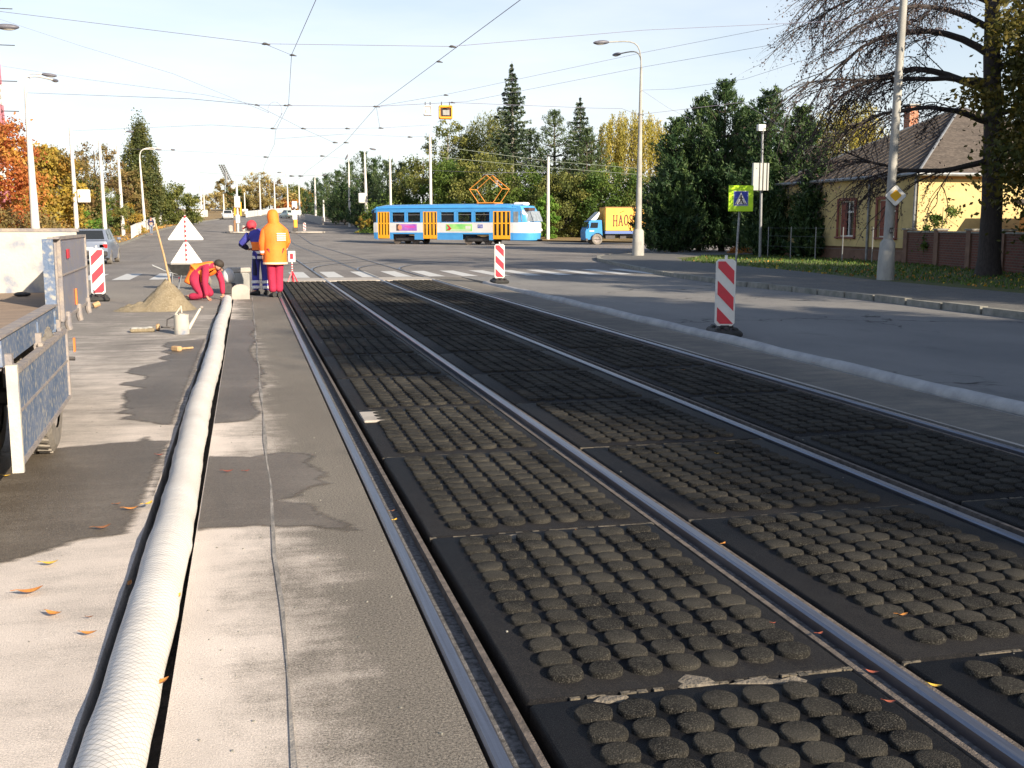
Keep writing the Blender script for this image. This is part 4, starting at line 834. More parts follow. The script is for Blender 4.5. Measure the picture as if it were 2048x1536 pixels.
mb = MB().box((-.055, .04, FL + .14), (.06, .075, .60)); mb.build('corner_post', M['tblue'], tk)
mb = MB().box((-.02, .042, FL + .14), (.012, .03, .58)); mb.build('post_edge', M['dustst'], tk)
mb = MB().box((-.04, 2.47, FL + .13), (.075, .075, .74)); mb.build('middle_post', M['tblue'], tk)
mb = MB().box((.004, 2.50, FL + .13), (.016, .03, .76)); mb.box((.0, 2.47, FL + .505), (.08, .08, .012)); mb.build('post_edge', M['dustst'], tk)
pb = MB().box((.01, 3.52, FL + .21), (.03, 2.0, .60)); pb = pb.build('raised_side_board', M['tsteel'], tk)
mb = MB()
for zz in (FL + .505, FL + .23, FL - .095): mb.box((.014, 3.52, zz), (.045, 2.03, .022 if zz != FL + .23 else .012))
for yy in (2.53, 4.52): mb.box((.014, yy, FL + .21), (.05, .03, .61))
mb.build('board_frame', M['dustst'], pb)
for yy in (2.75, 3.6, 4.4): MB().tube([(.035, yy, FL - .05), (.035, yy, FL - .15), (.045, yy, FL - .19)], [.02, .026, .022], 8).build('latch', M['dustst'], pb)
MB().box((.036, 3.45, FL + .02), (.012, .05, .13)).build('marker_reflector', M['amber'], pb)
MB().box((.034, 3.05, FL + .38), (.006, .16, .07)).build('red_reflection', M['red'], pb)  # reflection in the panel, drawn as a thin red plate
mb = MB().box((-W_ / 2, LB - .03, FL + .26), (W_ - .08, .04, .56)); hb = mb.build('headboard', M['cement'], tk)
mb = MB().box((-W_ / 2, LB - .03, FL + .555), (W_ - .04, .055, .03)); mb.build('headboard_rim', M['dustst'], hb)
mb = MB().box((-W_ + .03, LB / 2, FL + .26), (.03, LB - .1, .5)); mb.build('far_side_board', M['cement'], tk)
MB().ball((-.95, 4.1, FL + .012), (.08, .05, .02), 10, 6).build('mortar_crumb', M['darkm'], tk); MB().ball((-.45, 4.0, FL + .014), (.07, .045, .022), 10, 6).build('mortar_crumb', M['darkm'], tk)
mb = MB(); mb.box((-.42, LB / 2, .72), (.07, LB - .1, .18)); mb.box((-1.7, LB / 2, .72), (.07, LB - .1, .18))
for yy in (.3, 1.4, 2.7, 4.2): mb.box((-1.06, yy, .74), (1.24, .08, .12)); 
mb.tube([(-1.9, 1.72, .40), (-.2, 1.72, .40)], .06, 10); mb.build('chassis', M['darkm'], tk)
MB().box((-.75, .12, .70), (1.0, .06, .22)).build('rear_crossmember', M['black'], tk)
def wheel(par, c, r, wd, ax='x', rimc='chrome', tread=True, rimr=.58):
    mb = MB(); n_ = 28; prof = [(-wd / 2, r * .62), (-wd / 2, r * .9), (-wd * .40, r), (wd * .40, r), (wd / 2, r * .9), (wd / 2, r * .62)]
    def P(a, x, q): 
        return (c[0] + x, c[1] + q * math.cos(a), c[2] + q * math.sin(a)) if ax == 'x' else (c[0] + q * math.cos(a), c[1] + x, c[2] + q * math.sin(a))
    rings = [[P(2 * math.pi * k / n_, x, q) for k in range(n_)] for x, q in prof]; mb.loft(rings, cap=False)
    if tread:
        for k in range(36):
            a = 2 * math.pi * k / 36
            for s_ in (-1, 1):
                x0, x1 = (s_ * wd * .05, s_ * wd * .40); pts = []
                for (xx, da) in ((x0, 0), (x1, .05), (x1, .11), (x0, .06)):
                    pts.append(P(a + da, xx, r + .012))
                base = [P(a + da, xx, r - .006) for (xx, da) in ((x0, 0), (x1, .05), (x1, .11), (x0, .06))]
                mb.add(base + pts, [(4, 5, 6, 7), (0, 1, 5, 4), (1, 2, 6, 5), (2, 3, 7, 6), (3, 0, 4, 7)])
    o = mb.build('wheel', M['tyre'], par, smooth=False)
    mb = MB(); prof = [(-wd * .42, r * rimr * 1.06), (-wd * .36, r * .5), (-wd * .2, r * .46), (wd * .2, r * .46), (wd * .36, r * .5), (wd * .42, r * rimr * 1.06)]
    prof = [(-wd * .44, r * .63), (-wd * .30, r * .52), (-wd * .25, r * .25), (-wd * .33, r * .2), (-wd * .33, .01)]
    rings = [[P(2 * math.pi * k / 20, x, q) for k in range(20)] for x, q in prof]; mb.loft(rings, cap=False)
    rings = [[P(2 * math.pi * k / 20, -x, q) for k in range(20)] for x, q in prof]; mb.loft(rings, cap=False)
    mb.build('rim', M[rimc], o, smooth=True); return o
wheel(tk, (-.09, 1.80, .42), .42, .24, rimc='dustst'); wheel(tk, (-.44, 1.72, .40), .40, .24, rimc='dustst'); wheel(tk, (-1.75, 1.72, .40), .40, .24, rimc='dustst')
# small cab frame ahead, mostly behind the boards, kept low
mb = MB(); 
for (a, b) in (((-.06, 2.95, .68), (-.06, 2.95, .50)), ((-.06, 2.95, .50), (-.06, 2.5, .50)), ((-.06, 2.95, .68), (-.06, 2.5, .68)), ((-.06, 2.5, .68), (-.06, 2.5, .50)), ((-.06, 2.95, .50), (.04, 3.0, .49))):
    mb.tube([a, b], .018, 6)
mb.box((-.06, 2.96, .585), (.05, .03, .17)); mb.build('underrun_guard', M['darkm'], tk)
MB().box((.03, 3.14, .585), (.012, .05, .11)).build('marker_reflector', M['amber'], tk)

# ------------------------------------------------------------------ delineator beacons
def beacon(lab, loc, rz, h, mir, base=True, group='red and white striped beacons'):
    t = thing('striped_beacon', lab, 'striped beacon', loc, rz, group=group); hw = .135; z0 = .13; z1 = z0 + h; th = .035
    def rr(hw_, za, zb, c):
        return [(-hw_ + c, za), (hw_ - c, za), (hw_, za + c), (hw_, zb - c), (hw_ - c, zb), (-hw_ + c, zb), (-hw_, zb - c), (-hw_, za + c)]
    MB().prismY(rr(hw, z0, z1, .04), -th, th).build('panel', M['white'], t)
    mb = MB(); hi = hw - .022; s = -1 if mir else 1; yy = -th - .004; a = .0; za, zb = z0 + .03, z1 - .03; n_ = 5; step = (zb - za) / 3.35; rise = .27 * (zb - za)
    # diagonal stripes clipped to the face
    def clip(poly, za_, zb_):
        for lim, sg in ((za_, 1), (zb_, -1)):
            out = []
            for i in range(len(poly)):
                p, q = poly[i], poly[(i + 1) % len(poly)]; ip, iq = (p[1] - lim) * sg >= 0, (q[1] - lim) * sg >= 0
                if ip: out.append(p)
                if ip != iq: u = (lim - p[1]) / (q[1] - p[1]); out.append((p[0] + (q[0] - p[0]) * u, lim))
            poly = out
            if not poly: return poly
        return poly
    for k in range(-1, 4):
        b0 = za + (k + .12) * step * 1.42; ww = step * .74
        pl = [(-hi * s, b0), (hi * s, b0 + rise * -1), (hi * s, b0 - rise + ww), (-hi * s, b0 + ww)]; pl = clip(pl, za, zb)
        if len(pl) > 2:
            if s < 0: pl = pl[::-1]
            mb.prismY(pl, yy, -th + .001); mb.prismY(pl, th - .001, -yy)
    mb.build('red_stripes', M['red'], t)
    mb = MB().tube([(0, 0, .05), (0, 0, z1 + .055)], .02, 8); mb.build('post', M['white'], t)
    if base:
        mb = MB(); mb.rbox((0, 0, .045), (.40, .78, .09), .03); 
        for k in (-1, 1):
            for j in (-1, 0, 1): mb.rbox((j * .12, k * .22, .10), (.06, .20, .05), .015)
        mb.rbox((0, 0, .11), (.16, .12, .06), .02); mb.build('foot', M['black'], t)
    return t
beacon('tall striped beacon standing on a black rubber foot by the right pipe, nearest the camera', G(1448, 670), -.28 + math.pi / 2 * 0, .93, False)
beacon('striped beacon between the tram and the far end of the right pipe', G(999, 566), -.06, .90, False)
beacon('striped beacon with stripes leaning the other way, right behind the trailer board', G(198, 601), .16, .93, True)
b = beacon('tiny white and pink beacon on the right traffic island', (AT(609, 116), 116, T(116) + .12), 0, .8, False, base=False)

# ------------------------------------------------------------------ sand, tools
def heap():
    r = np.random.default_rng(4); n_ = 44; mb = MB(); c = G(335, 622); L0, W0 = .92, .62
    for j in range(n_):
        for i in range(n_):
            u, v = i / (n_ - 1) * 2 - 1, j / (n_ - 1) * 2 - 1; x, y = u * 1.05, v * .85
            h1 = .56 * max(0, 1 - (math.hypot((x - .02) / .52, y / .56)) ** 1.15); h2 = .16 * max(0, 1 - math.hypot((x + .45) / .45, (y + .1) / .45)); 
            z = max(h1, h2) + .03 * math.sin(9 * x + 3 * y) * (h1 > .02) * min(1, h1 * 4) + r.normal() * .012 * (max(h1, h2) > .01); mb.v.append((x, y, z - .006))
    for j in range(n_ - 1):
        for i in range(n_ - 1): a = j * n_ + i; mb.f.append((a, a + 1, a + 1 + n_, a + n_))
    o = mb.build('sand_heap', M['sand'], loc=(c.x - .06, c.y + .35, 0), smooth=True); tag(o, 'conical heap of brown sand with a shovel stuck in it', 'sand heap')
    return o
heap()
c = G(335, 578, .6); base = Vector((c.x, c.y, .0)); hp = G(335, 622); hx, hy = hp.x - .02, hp.y + .35
t = thing('shovel', 'long wooden-handled shovel stuck in the sand heap', 'shovel', (hx, hy, .55))
top = Vector((AT(311, hy), hy, HT(311, 447, hy))); bot = Vector((AT(336, hy), hy, HT(336, 574, hy))); d = (top - bot).normalized(); o_t = Vector((hx, hy, .55))
MB().tube([bot - d * .12 - o_t, bot.lerp(top, .5) + Vector((.012, 0, 0)) - o_t, top - o_t], [.021, .019, .017], 10).build('handle', M['wood'], t, smooth=True)
q = bot - d * .2 - o_t; MB().box((q.x + .02, q.y, q.z - .06), (.2, .03, .26)).build('blade', M['darkm'], t)
# watering can
c = G(364, 668); t = thing('watering_can', 'pale cement-splashed watering can with a long spout standing on the asphalt', 'watering can', c)
MB().loft([[(.105 * k_ * math.cos(a * math.pi / 10), .105 * k_ * math.sin(a * math.pi / 10), z) for a in range(20)] for k_, z in ((.96, 0), (1, .012), (1.0, .27), (1.03, .28), (.94, .28), (.93, .10))]).build('body', M['cement'], t, smooth=True)
MB().tube([(.09, 0, .07), (.17, .05, .20), (.26, .10, .35)], [.028, .022, .017], 10).build('spout', M['cement'], t, smooth=True)
MB().ball((.275, .11, .365), (.03, .03, .022), 10, 6).build('rose', M['dustst'], t)
MB().tube([(-.09, -.01, .26), (-.02, -.01, .36), (.0, 0, .40), (.01, 0, .30)], .011, 8).build('handle', M['cement'], t)
MB().tube([(-.10, 0, .25), (-.19, -.01, .21), (-.20, -.01, .12), (-.10, 0, .07)], .010, 8).build('side_handle', M['darkm'], t)
c = G(285, 664); t = thing('mortar_float', 'flat mortar-caked board lying left of the watering can', 'mortar board', c, .1)
MB().rbox((0, 0, .03), (.34, .20, .05), .015).build('board', M['sand'], t); mb = MB(); [mb.ball((R.uniform(-.13, .13), R.uniform(-.06, .06), .06), (.05, .04, .02), 8, 5) for _ in range(7)]; mb.build('mortar', M['conc'], t)
c = G(322, 661); t = thing('brush', 'dark handled brush between the mortar board and the watering can', 'brush', c, .05)
MB().tube([(0, 0, .05), (.22, .02, .035)], .014, 8).build('handle', M['darkm'], t); MB().rbox((-.04, 0, .05), (.06, .13, .1), .02).build('bristles', M['wood'], t)
c = G(360, 702); t = thing('mallet', 'wooden mallet lying on the damp asphalt', 'mallet', c, .75)
MB().tube([(-.02, 0, .028), (.20, 0, .022)], [.015, .013], 8).build('handle', M['wood'], t); MB().rbox((-.05, 0, .035), (.07, .13, .06), .01).build('head', M['wood'], t)
c = G(187, 617); tag(MB().tube([(0, 0, .05), (.10, .05, .09)], .05, 12).build('concrete_stub', M['wood'], loc=c), 'short pale block lying by the left striped beacon', 'block')
# road edge clutter near the worker: kerb block, bucket, drum
c = G(482, 598); t = thing('kerb_block', 'pale kerb block with an arched top standing behind the pipe end', 'concrete block', c)
mb = MB(); pr = [(-.18, 0), (.18, 0), (.18, .20)] + [(.18 * math.cos(a * math.pi / 8), .20 + .11 * math.sin(a * math.pi / 8)) for a in range(1, 8)] + [(-.18, .20)]; mb.prismY(pr, -.1, .1); mb.build('block', M['thresh'], t)
c = G(477, 583); mb = MB().rbox((0, 0, .22), (.52, .40, .44), .03); t = thing('mixing_trough', 'grey trough with a pale lid edge behind the arched block', 'trough', c); mb.build('body', M['conc'], t); MB().rbox((.02, -.05, .50), (.54, .30, .11), .02).build('lid', M['thresh'], t)
c = G(458, 588); t = thing('cement_bag', 'pale slumped cement bag on a dark crate beside the kneeling worker', 'cement bag', c); MB().ball((0, .1, .40), (.13, .12, .17), 14, 10).build('bag', M['white'], t, smooth=True); MB().rbox((.02, .1, .12), (.26, .26, .24), .02).build('crate', M['darkm'], t)
c = G(372, 578); t = thing('wheelbarrow', 'black wheelbarrow full of mortar behind the kneeling worker', 'wheelbarrow', c, .1)
mb = MB(); mb.loft([[(-.42, -.28, .60), (.36, -.28, .60), (.36, .28, .60), (-.42, .28, .60)], [(-.26, -.17, .33), (.18, -.17, .33), (.18, .17, .33), (-.26, .17, .33)]][::-1]); mb.build('tray', M['black'], t)
MB().box((-.03, 0, .595), (.7, .5, .05), taper=.8).build('load', M['thresh'], t)
mb = MB()
for s_ in (-1, 1):
    mb.tube([(-.75, s_ * .26, .58), (-.40, s_ * .2, .42), (.15, s_ * .12, .28), (.42, s_ * .05, .18)], .016, 8); mb.tube([(-.30, s_ * .2, .40), (-.34, s_ * .22, .0), (-.18, s_ * .22, 0), (-.10, s_ * .18, .34)], .014, 8)
mb.build('frame', M['galv'], t)
w = wheel(t, (.42, 0, .18), .18, .08, ax='y', tread=False)
# twin triangular roll-up signs
c = G(375, 557); t = thing('warning_triangle_stand', 'striped pole with two white-backed warning triangles one above the other', 'road sign', c)
Yc = c.y
def zof(py): return HT(375, py, Yc)
mb = MB(); n_ = 12; z0, z1 = 0.0, zof(430)
MB().tube([(0, -.03, z0), (0, -.03, z1)], .022, 8).build('pole', M['white'], t)
for k in range(13):
    a = zof(540) + k * .135
    if a + .06 < z1: MB().tube([(0, -.034, a), (0, -.034, a + .065)], .024, 8).build('red_band', M['red'], t)
for a, b_ in ((480, 434), (533, 484)):
    za, zb = zof(a), zof(b_); hw = (407 - 342) / 2 * Yc / FPX * 1.0; c_ = .05
    pr = [(-hw + .02, za), (hw - .02, za), (hw, za + .03), (c_, zb), (-c_, zb), (-hw, za + .03)]; p_ = MB().prismY(pr, -.012, .012); o = p_.build('triangle', M['white'], t)
    MB().prismY([(-hw * .9, za + .03), (hw * .9, za + .03), (0, zb - .05)], .013, .018).build('red_face', M['red'], o)
mb = MB(); 
for s_ in (-1, 1): mb.tube([(0, 0, .25), (s_ * .25, .12, 0)], .015, 6)
mb.tube([(0, 0, .25), (0, -.3, 0)], .015, 6); mb.build('legs', M['red'], t)
# little barrier sign on a tripod
c = G(585, 564); t = thing('tripod_sign', 'small white plate with a red square on a red tripod', 'road sign', c); Yc = c.y
zz = lambda p: HT(585, p, Yc)
o = MB().rbox((0, 0, (zz(524) + zz(502)) / 2), (.19, .02, zz(502) - zz(524)), .008).build('plate', M['white'], t); MB().box((-.005, -.013, (zz(518) + zz(507)) / 2), (.085, .006, zz(507) - zz(518))).build('red_field', M['red'], o)
MB().tube([(0, 0, .22), (0, 0, zz(524))], .02, 8).build('post', M['white'], t)
mb = MB(); [mb.tube([(0, 0, .30), (dx, dy, 0)], .016, 6) for dx, dy in ((-.13, -.12), (.13, -.12), (0, .16), (.03, -.2))]; [mb.tube([(0, 0, .32 + k * .07), (0, 0, .35 + k * .07)], .024, 8) for k in range(3)]; mb.build('tripod', M['red'], t)

# ------------------------------------------------------------------ lettering as raised strokes
def strokes(mb, paths, w_, y, o, sx, sz):
    for P in paths:
        for a, b_ in zip(P[:-1], P[1:]):
            a = Vector((o[0] + a[0] * sx, 0, o[1] + a[1] * sz)); b2 = Vector((o[0] + b_[0] * sx, 0, o[1] + b_[1] * sz)); d = (b2 - a)
            if d.length < 1e-6: continue
            d.normalize(); nrm_ = Vector((-d.z, 0, d.x)) * w_ / 2; a = a - d * w_ * .2; b2 = b2 + d * w_ * .2
            q = [a + nrm_, a - nrm_, b2 - nrm_, b2 + nrm_]; mb.prismY([(p.x, p.z) for p in q], y - .004, y + .004)
def arcp(cx, cz, rx, rz, a0, a1, n_=10): return [(cx + rx * math.cos(math.radians(a0 + (a1 - a0) * k / n_)), cz + rz * math.sin(math.radians(a0 + (a1 - a0) * k / n_))) for k in range(n_ + 1)]
LET = {'H': [[(0, 0), (0, 1)], [(.7, 0), (.7, 1)], [(0, .5), (.7, .5)], [(-.12, 0), (.12, 0)], [(-.12, 1), (.12, 1)], [(.58, 0), (.82, 0)], [(.58, 1), (.82, 1)]],
       'A': [[(0, 0), (.38, 1)], [(.38, 1), (.76, 0)], [(.14, .36), (.62, .36)], [(-.1, 0), (.12, 0)], [(.64, 0), (.86, 0)]],
       'O': [arcp(.4, .5, .4, .5, 0, 360, 20)], 'S': [arcp(.32, .76, .28, .24, 20, 270, 10) + arcp(.32, .26, .3, .26, 90, -160, 10)],
       'P': [[(0, 0), (0, 1)], [(0, 1), (.35, 1)] + arcp(.35, .75, .28, .25, 90, -90, 8) + [(0, .5)], [(-.12, 0), (.12, 0)]],
       '7': [[(0, 1), (.6, 1), (.2, 0)]], '2': [arcp(.3, .7, .3, .3, 160, -40, 8) + [(0, 0), (.6, 0)]], '6': [arcp(.3, .3, .3, .3, 90, 450, 12) + [], [(.05, .45), (.45, 1)]], '3': [arcp(.28, .76, .28, .24, 150, -90, 8) + arcp(.28, .26, .3, .26, 90, -150, 8)]}

# ------------------------------------------------------------------ tram
a = Vector((AT(757, 89.6), 89.6)); b_ = Vector((AT(1079, 80.2), 80.2)); dl = (b_ - a); th_ = math.atan2(dl.y, dl.x); mid = (a + b_) / 2; LT = dl.length; SC = LT / 14.4
def tram():
    t = thing('tram', 'light blue and white tram with yellow doors and raised orange pantograph crossing the junction', 'tram', (mid.x, mid.y, T(mid.y)), th_)
    t.scale = (SC, 1, 1)
    HWd = 1.22
    X = lambda s: s - 7.2
    def side(s0, s1, z0, z1, m, nm, par, y=-HWd, both=True):
        mb = MB(); mb.box(((X(s0) + X(s1)) / 2, y, (z0 + z1) / 2), (s1 - s0, .06, z1 - z0))
        if both: mb.box(((X(s0) + X(s1)) / 2, -y, (z0 + z1) / 2), (s1 - s0, .06, z1 - z0))
        return mb.build(nm, m, par)
    # outline end lofts (solid ends) white below, blue above
    def endcap(sg, zlo, zhi, nm, m):
        mb = MB(); rings = []
        for q in np.linspace(0, 1, 9):
            z = zlo + (zhi - zlo) * q
            if sg > 0:                        # front: bulged nose, raked windscreen
                x = (7.2 - .05 - .10 * (1.5 - z) ** 2) if z < 1.7 else 7.1 - (z - 1.7) * .36 - max(0, z - 2.65) * .5
                x0 = 5.55
            else:
                x = -(7.12 - .07 * (1.5 - z) ** 2) if z < 1.7 else -(7.05 - (z - 1.7) * .12 - max(0, z - 2.65) * .5)
                x0 = -6.55
            ring = [(x0, -HWd - .031, z)]; 
            for k in range(9):
                u = -1 + 2 * k / 8; bx = 1 - abs(u) ** 3.2 * .16 * (2.2 if sg > 0 else 1.6) ; ring.append((x0 + (x - x0) * (bx if abs(u) < 1 else .62), u * (HWd - .02), z))
            ring.append((x0, HWd + .031, z)); rings.append(ring)
        mb.loft(rings); return mb.build(nm, m, t, smooth=True)
    endcap(1, .38, .93, 'front_skirt', M['tramb']); fr = endcap(1, .932, 1.72, 'nose', M['tramw']); endcap(1, 1.722, 2.98, 'cab', M['tramb'])
    endcap(-1, .42, .93, 'rear_skirt', M['tramb']); endcap(-1, .932, 1.72, 'rear_panel', M['tramw']); endcap(-1, 1.722, 2.98, 'rear_top', M['tramb'])
    # body sides in three bands with door bays left out
    doors = [(.75, 1.85), (4.95, 6.2), (11.1, 12.55)]; spans = [(.62, .75), (1.85, 4.95), (6.2, 11.1), (12.55, 12.78)]
    mbw = MB(); mbb = MB(); 
    for s0, s1 in spans:
        for sy in (-1, 1):
            mbw.box(((X(s0) + X(s1)) / 2, sy * HWd, 1.33), (s1 - s0, .06, .78))
            lo = [(s0, s1)]
            for w0, w1 in ((2.15, 4.15), (8.45, 10.75)):
                nl = []
                for p0, p1 in lo:
                    if w0 >= p0 and w1 <= p1: nl += [(p0, w0), (w1, p1)]
                    else: nl.append((p0, p1))
                lo = nl
            for p0, p1 in lo: mbb.box(((X(p0) + X(p1)) / 2, sy * (HWd - .004), .66), (p1 - p0, .05, .56))
            mbb.box(((X(s0) + X(s1)) / 2, sy * HWd, .88), (s1 - s0, .062, .12))
    wins = [(2.05, 3.3), (3.48, 4.75), (6.5, 7.78), (8.0, 9.3), (9.5, 10.85)]
    mbu = MB()
    for sy in (-1, 1):
        mbu.box((X(6.7), sy * HWd, 2.70), (12.2, .06, .24))
        for s0, s1 in ((.62, .75), (1.85, 2.05), (3.3, 3.48), (4.75, 4.95), (6.2, 6.5), (7.78, 8.0), (9.3, 9.5), (10.85, 11.1), (12.55, 12.78)):
            mbu.box(((X(s0) + X(s1)) / 2, sy * HWd, 2.15), (s1 - s0, .06, .86))
    mbw.build('white_band', M['tramw'], t); mbb.build('skirt', M['tramb'], t); mbu.build('window_pillars', M['tramb'], t)
    for s0, s1 in wins:
        for sy in (-1, 1):
            o = MB().box(((X(s0) + X(s1)) / 2, sy * (HWd - .02), 2.15), (s1 - s0, .012, .86)).build('window', M['glass'], t)
            mb = MB(); mb.box(((X(s0) + X(s1)) / 2, sy * (HWd + .0), 2.33), (s1 - s0, .03, .025)); mb.build('window_bar', M['chrome'], o)
            mb = MB(); x0, x1 = X(s0), X(s1)
            for (cx, cz, dx, dz) in ((x0 + .03, 2.15, .06, .86), (x1 - .03, 2.15, .06, .86), ((x0 + x1) / 2, 2.555, s1 - s0, .05), ((x0 + x1) / 2, 1.745, s1 - s0, .05)): mb.box((cx, sy * (HWd + .012), cz), (dx, .05, dz))
            mb.build('window_frame', M['tramb'], o)
    for s0, s1 in doors:
        d_ = MB(); gl = MB(); n_ = 4; wdt = (s1 - s0) / n_
        for k in range(n_):
            x0 = X(s0) + wdt * k
            d_.box((x0 + .035, -HWd - .01, 1.52), (.07, .05, 2.12)); d_.box((x0 + wdt - .035, -HWd - .01, 1.52), (.07, .05, 2.12))
            for zc, hh in ((.60, .28), (1.66, .09), (2.55, .06)): d_.box((x0 + wdt / 2, -HWd - .008, zc), (wdt, .046, hh))
            gl.box((x0 + wdt / 2, -HWd + .01, 1.55), (wdt, .01, 2.0))
        o = d_.build('door', M['tramy'], t); gl.build('pane', M['dglass'], o)
        MB().box(((X(s0) + X(s1)) / 2, HWd, 1.5), (s1 - s0, .06, 2.1)).build('offside_panel', M['tramw'], t)
    # roof
    mb = MB(); rings = []
    for s, dz, ww in ((-.02, -.30, .78), (.12, -.12, .92), (.5, 0.0, 1.0), (1.2, .06, 1.02), (7, .08, 1.02), (12.2, .06, 1.02), (13.0, .0, 1.0), (13.35, -.14, .9)):
        ring = []
        for k in range(15):
            a_ = math.pi * k / 14; ring.append((X(s), -math.cos(a_) * (HWd + .04) * ww, 2.78 + dz * (.6 if dz > 0 else 1) + (.28 + dz) * max(0.02, math.sin(a_)) ** .8))
        rings.append(ring)
    mb.loft(rings); mb.build('roof', M['tramb'], t, smooth=True)
    mb = MB(); 
    rings = []
    for s in (1.0, 12.4): rings.append([(X(s), -math.cos(math.pi * k / 10) * .8, 3.06 + .09 * math.sin(math.pi * k / 10)) for k in range(11)])
    mb.loft(rings); mb.build('roof_deck', M['tramr'], t)
    mb = MB(); mb.box((X(2.65), 0, 2.95), (.35, 2.3, .12)); mb.build('roof_seam', M['lblue'], t)
    MB().rbox((X(12.95), -.1, 3.13), (.95, 1.0, .24), .08).build('air_conditioner', M['tramw'], t)
    MB().box((X(13.75), -.5, 2.72), (.5, 1.1, .22)).build('destination_display', M['int'], t)
    MB().box((X(13.9), -HWd * .75, 2.72), (.36, .5, .14)).build('green_destination_text', M['sgreen'], t) if False else None
    mb = MB(); mb.box((X(13.02), -HWd - .034, 2.15), (.40, .012, .78)); mb.build('cab_side_window', M['pglass'], t)
    mb = MB(); Pq = [(7.1 - .05, 1.78), (6.77, 2.60)]; mb.add([(X(14.3), -.86, 1.80), (X(14.3), .86, 1.80), (X(14.0), .82, 2.58), (X(14.0), -.82, 2.58)], [(0, 1, 2, 3)]); mb.add([(X(13.48), -HWd - .015, 1.80), (X(14.26), -.88, 1.80), (X(13.97), -.84, 2.58), (X(13.4), -HWd - .015, 2.58)], [(0, 1, 2, 3)]); mb.build('windscreen', M['pglass'], t)
    mb = MB(); mb.box((X(.42), -HWd - .036, 2.15), (.34, .012, .74)); mb.add([(X(.10), -1.0, 1.82), (X(.10), 1.0, 1.82), (X(.16), .95, 2.55), (X(.16), -.95, 2.55)], [(0, 3, 2, 1)]); mb.build('rear_window', M['dglass'], t)
    for yy in (-.55, .55): MB().ball((X(14.33), yy, 1.15), (.05, .11, .11), 10, 8).build('headlight', M['lens'], t)
    MB().box((X(.22), -HWd * .78, 1.25), (.05, .12, .28)).build('tail_light', M['lampr'], t)
    mb = MB().tube([(X(14.2), 0, .42), (X(14.62), 0, .42)], .05, 8); mb.tube([(X(.2), 0, .45), (X(-.25), 0, .45)], .05, 8); mb.build('coupler', M['black'], t)
    # adverts
    ad = MB().box((X(3.45), -HWd - .035, 1.34), (1.85, .01, .52)).build('violet_advert', mat('violet_advert', (.30, .10, .55), .5, (.62, .22, .62), 1.2), t)
    MB().ball((X(2.82), -HWd - .036, 1.34), (.22, .012, .23), 14, 8).build('portrait_disc', mat('warm_face_tone', (.72, .32, .18), .6), ad)
    MB().box((X(2.62), -HWd - .0345, 1.34), (.26, .012, .52)).build('dark_panel', M['int'], ad)
    mb = MB(); mb.box((X(3.75), -HWd - .042, 1.43), (.95, .006, .05)); mb.box((X(3.85), -HWd - .042, 1.33), (.70, .006, .04)); mb.build('pink_lettering', mat('pink_lettering', (.85, .05, .40), .6), ad)
    ad = MB().box((X(8.15), -HWd - .035, 1.33), (2.30, .01, .54)).build('green_advert', mat('green_advert', (.12, .55, .14), .5, (.45, .75, .25), .9), t)
    mb = MB(); mb.prismY([(X(7.02), 1.10), (X(7.35), 1.12), (X(7.5), 1.25), (X(7.2), 1.55), (X(7.05), 1.55), (X(7.25), 1.3)], -HWd - .046, -HWd - .041); mb.build('red_swoosh', M['red'], ad)
    mb = MB(); mb.box((X(8.2), -HWd - .042, 1.14), (1.9, .006, .06)); mb.box((X(8.95), -HWd - .042, 1.34), (.45, .006, .22)); mb.build('pale_lettering', M['tramw'], ad)
    o = MB().box((X(10.0), -HWd - .035, 1.43), (.42, .01, .27)).build('number_plate', M['sblue'], t); 
    for k, ch in enumerate('722'): mb = MB(); strokes(mb, LET[ch], .028, -HWd - .044, (X(9.84) + k * .12, 1.36), .11, .14); mb.build('digit', M['tramw'], o)
    # interior: floor, seats, passengers hinted by seat backs and heads
    MB().box((0, 0, .80), (12.9, 2.3, .08)).build('floor', M['int'], t)
    mb = MB()
    for s in np.arange(2.2, 11, .78):
        if 4.8 < s < 6.3: continue
        for yy in (-.75, .75): mb.rbox((X(s), yy, 1.55), (.10, .45, .65), .04); mb.rbox((X(s) + .2, yy, 1.25), (.42, .45, .10), .04)
    mb.build('seats', mat('red_brown_seats', (.30, .05, .04), .7), t)
    # running gear
    for s0 in (3.15, 9.6):
        mb = MB(); mb.rbox((X(s0), 0, .42), (1.95, 1.9, .36), .08); bo = mb.build('bogie', M['darkm'], t)
        for dx in (-.85, .85):
            for yy in (-.8, .8):
                mb = MB(); mb.loft([[(X(s0 + dx) + .34 * math.cos(k * math.pi / 10), yy + e, .34 + .34 * math.sin(k * math.pi / 10)) for k in range(20)] for e in (-.06, .06)]); mb.build('wheel', M['rust'], bo)
    # pantograph
    pg = MB().box((X(10.2), 0, 3.22), (1.5, 1.5, .07)).build('pantograph', M['panto'], t)
    mb = MB()
    for yy in (-.62, .62):
        for sg in (-1, 1): mb.tube([(X(10.15) + sg * .62, yy, 3.22), (X(10.15) + sg * 1.42, yy, 4.28), (X(10.15) - sg * .0, yy * .8, 5.36)], .032, 6)
    for sg in (-1, 1): mb.tube([(X(10.15) + sg * 1.42, -.62, 4.28), (X(10.15) + sg * 1.42, .62, 4.28)], .025, 6)
    mb.tube([(X(10.15) + 1.42, -.62, 4.28), (X(10.15), .5, 5.36)], .02, 6)
    for yy in (-.62, .62): mb.tube([(X(10.15) - .62, yy, 3.24), (X(10.15) + .62, yy, 3.24)], .035, 6)
    mb.build('pantograph_arms', M['panto'], pg)
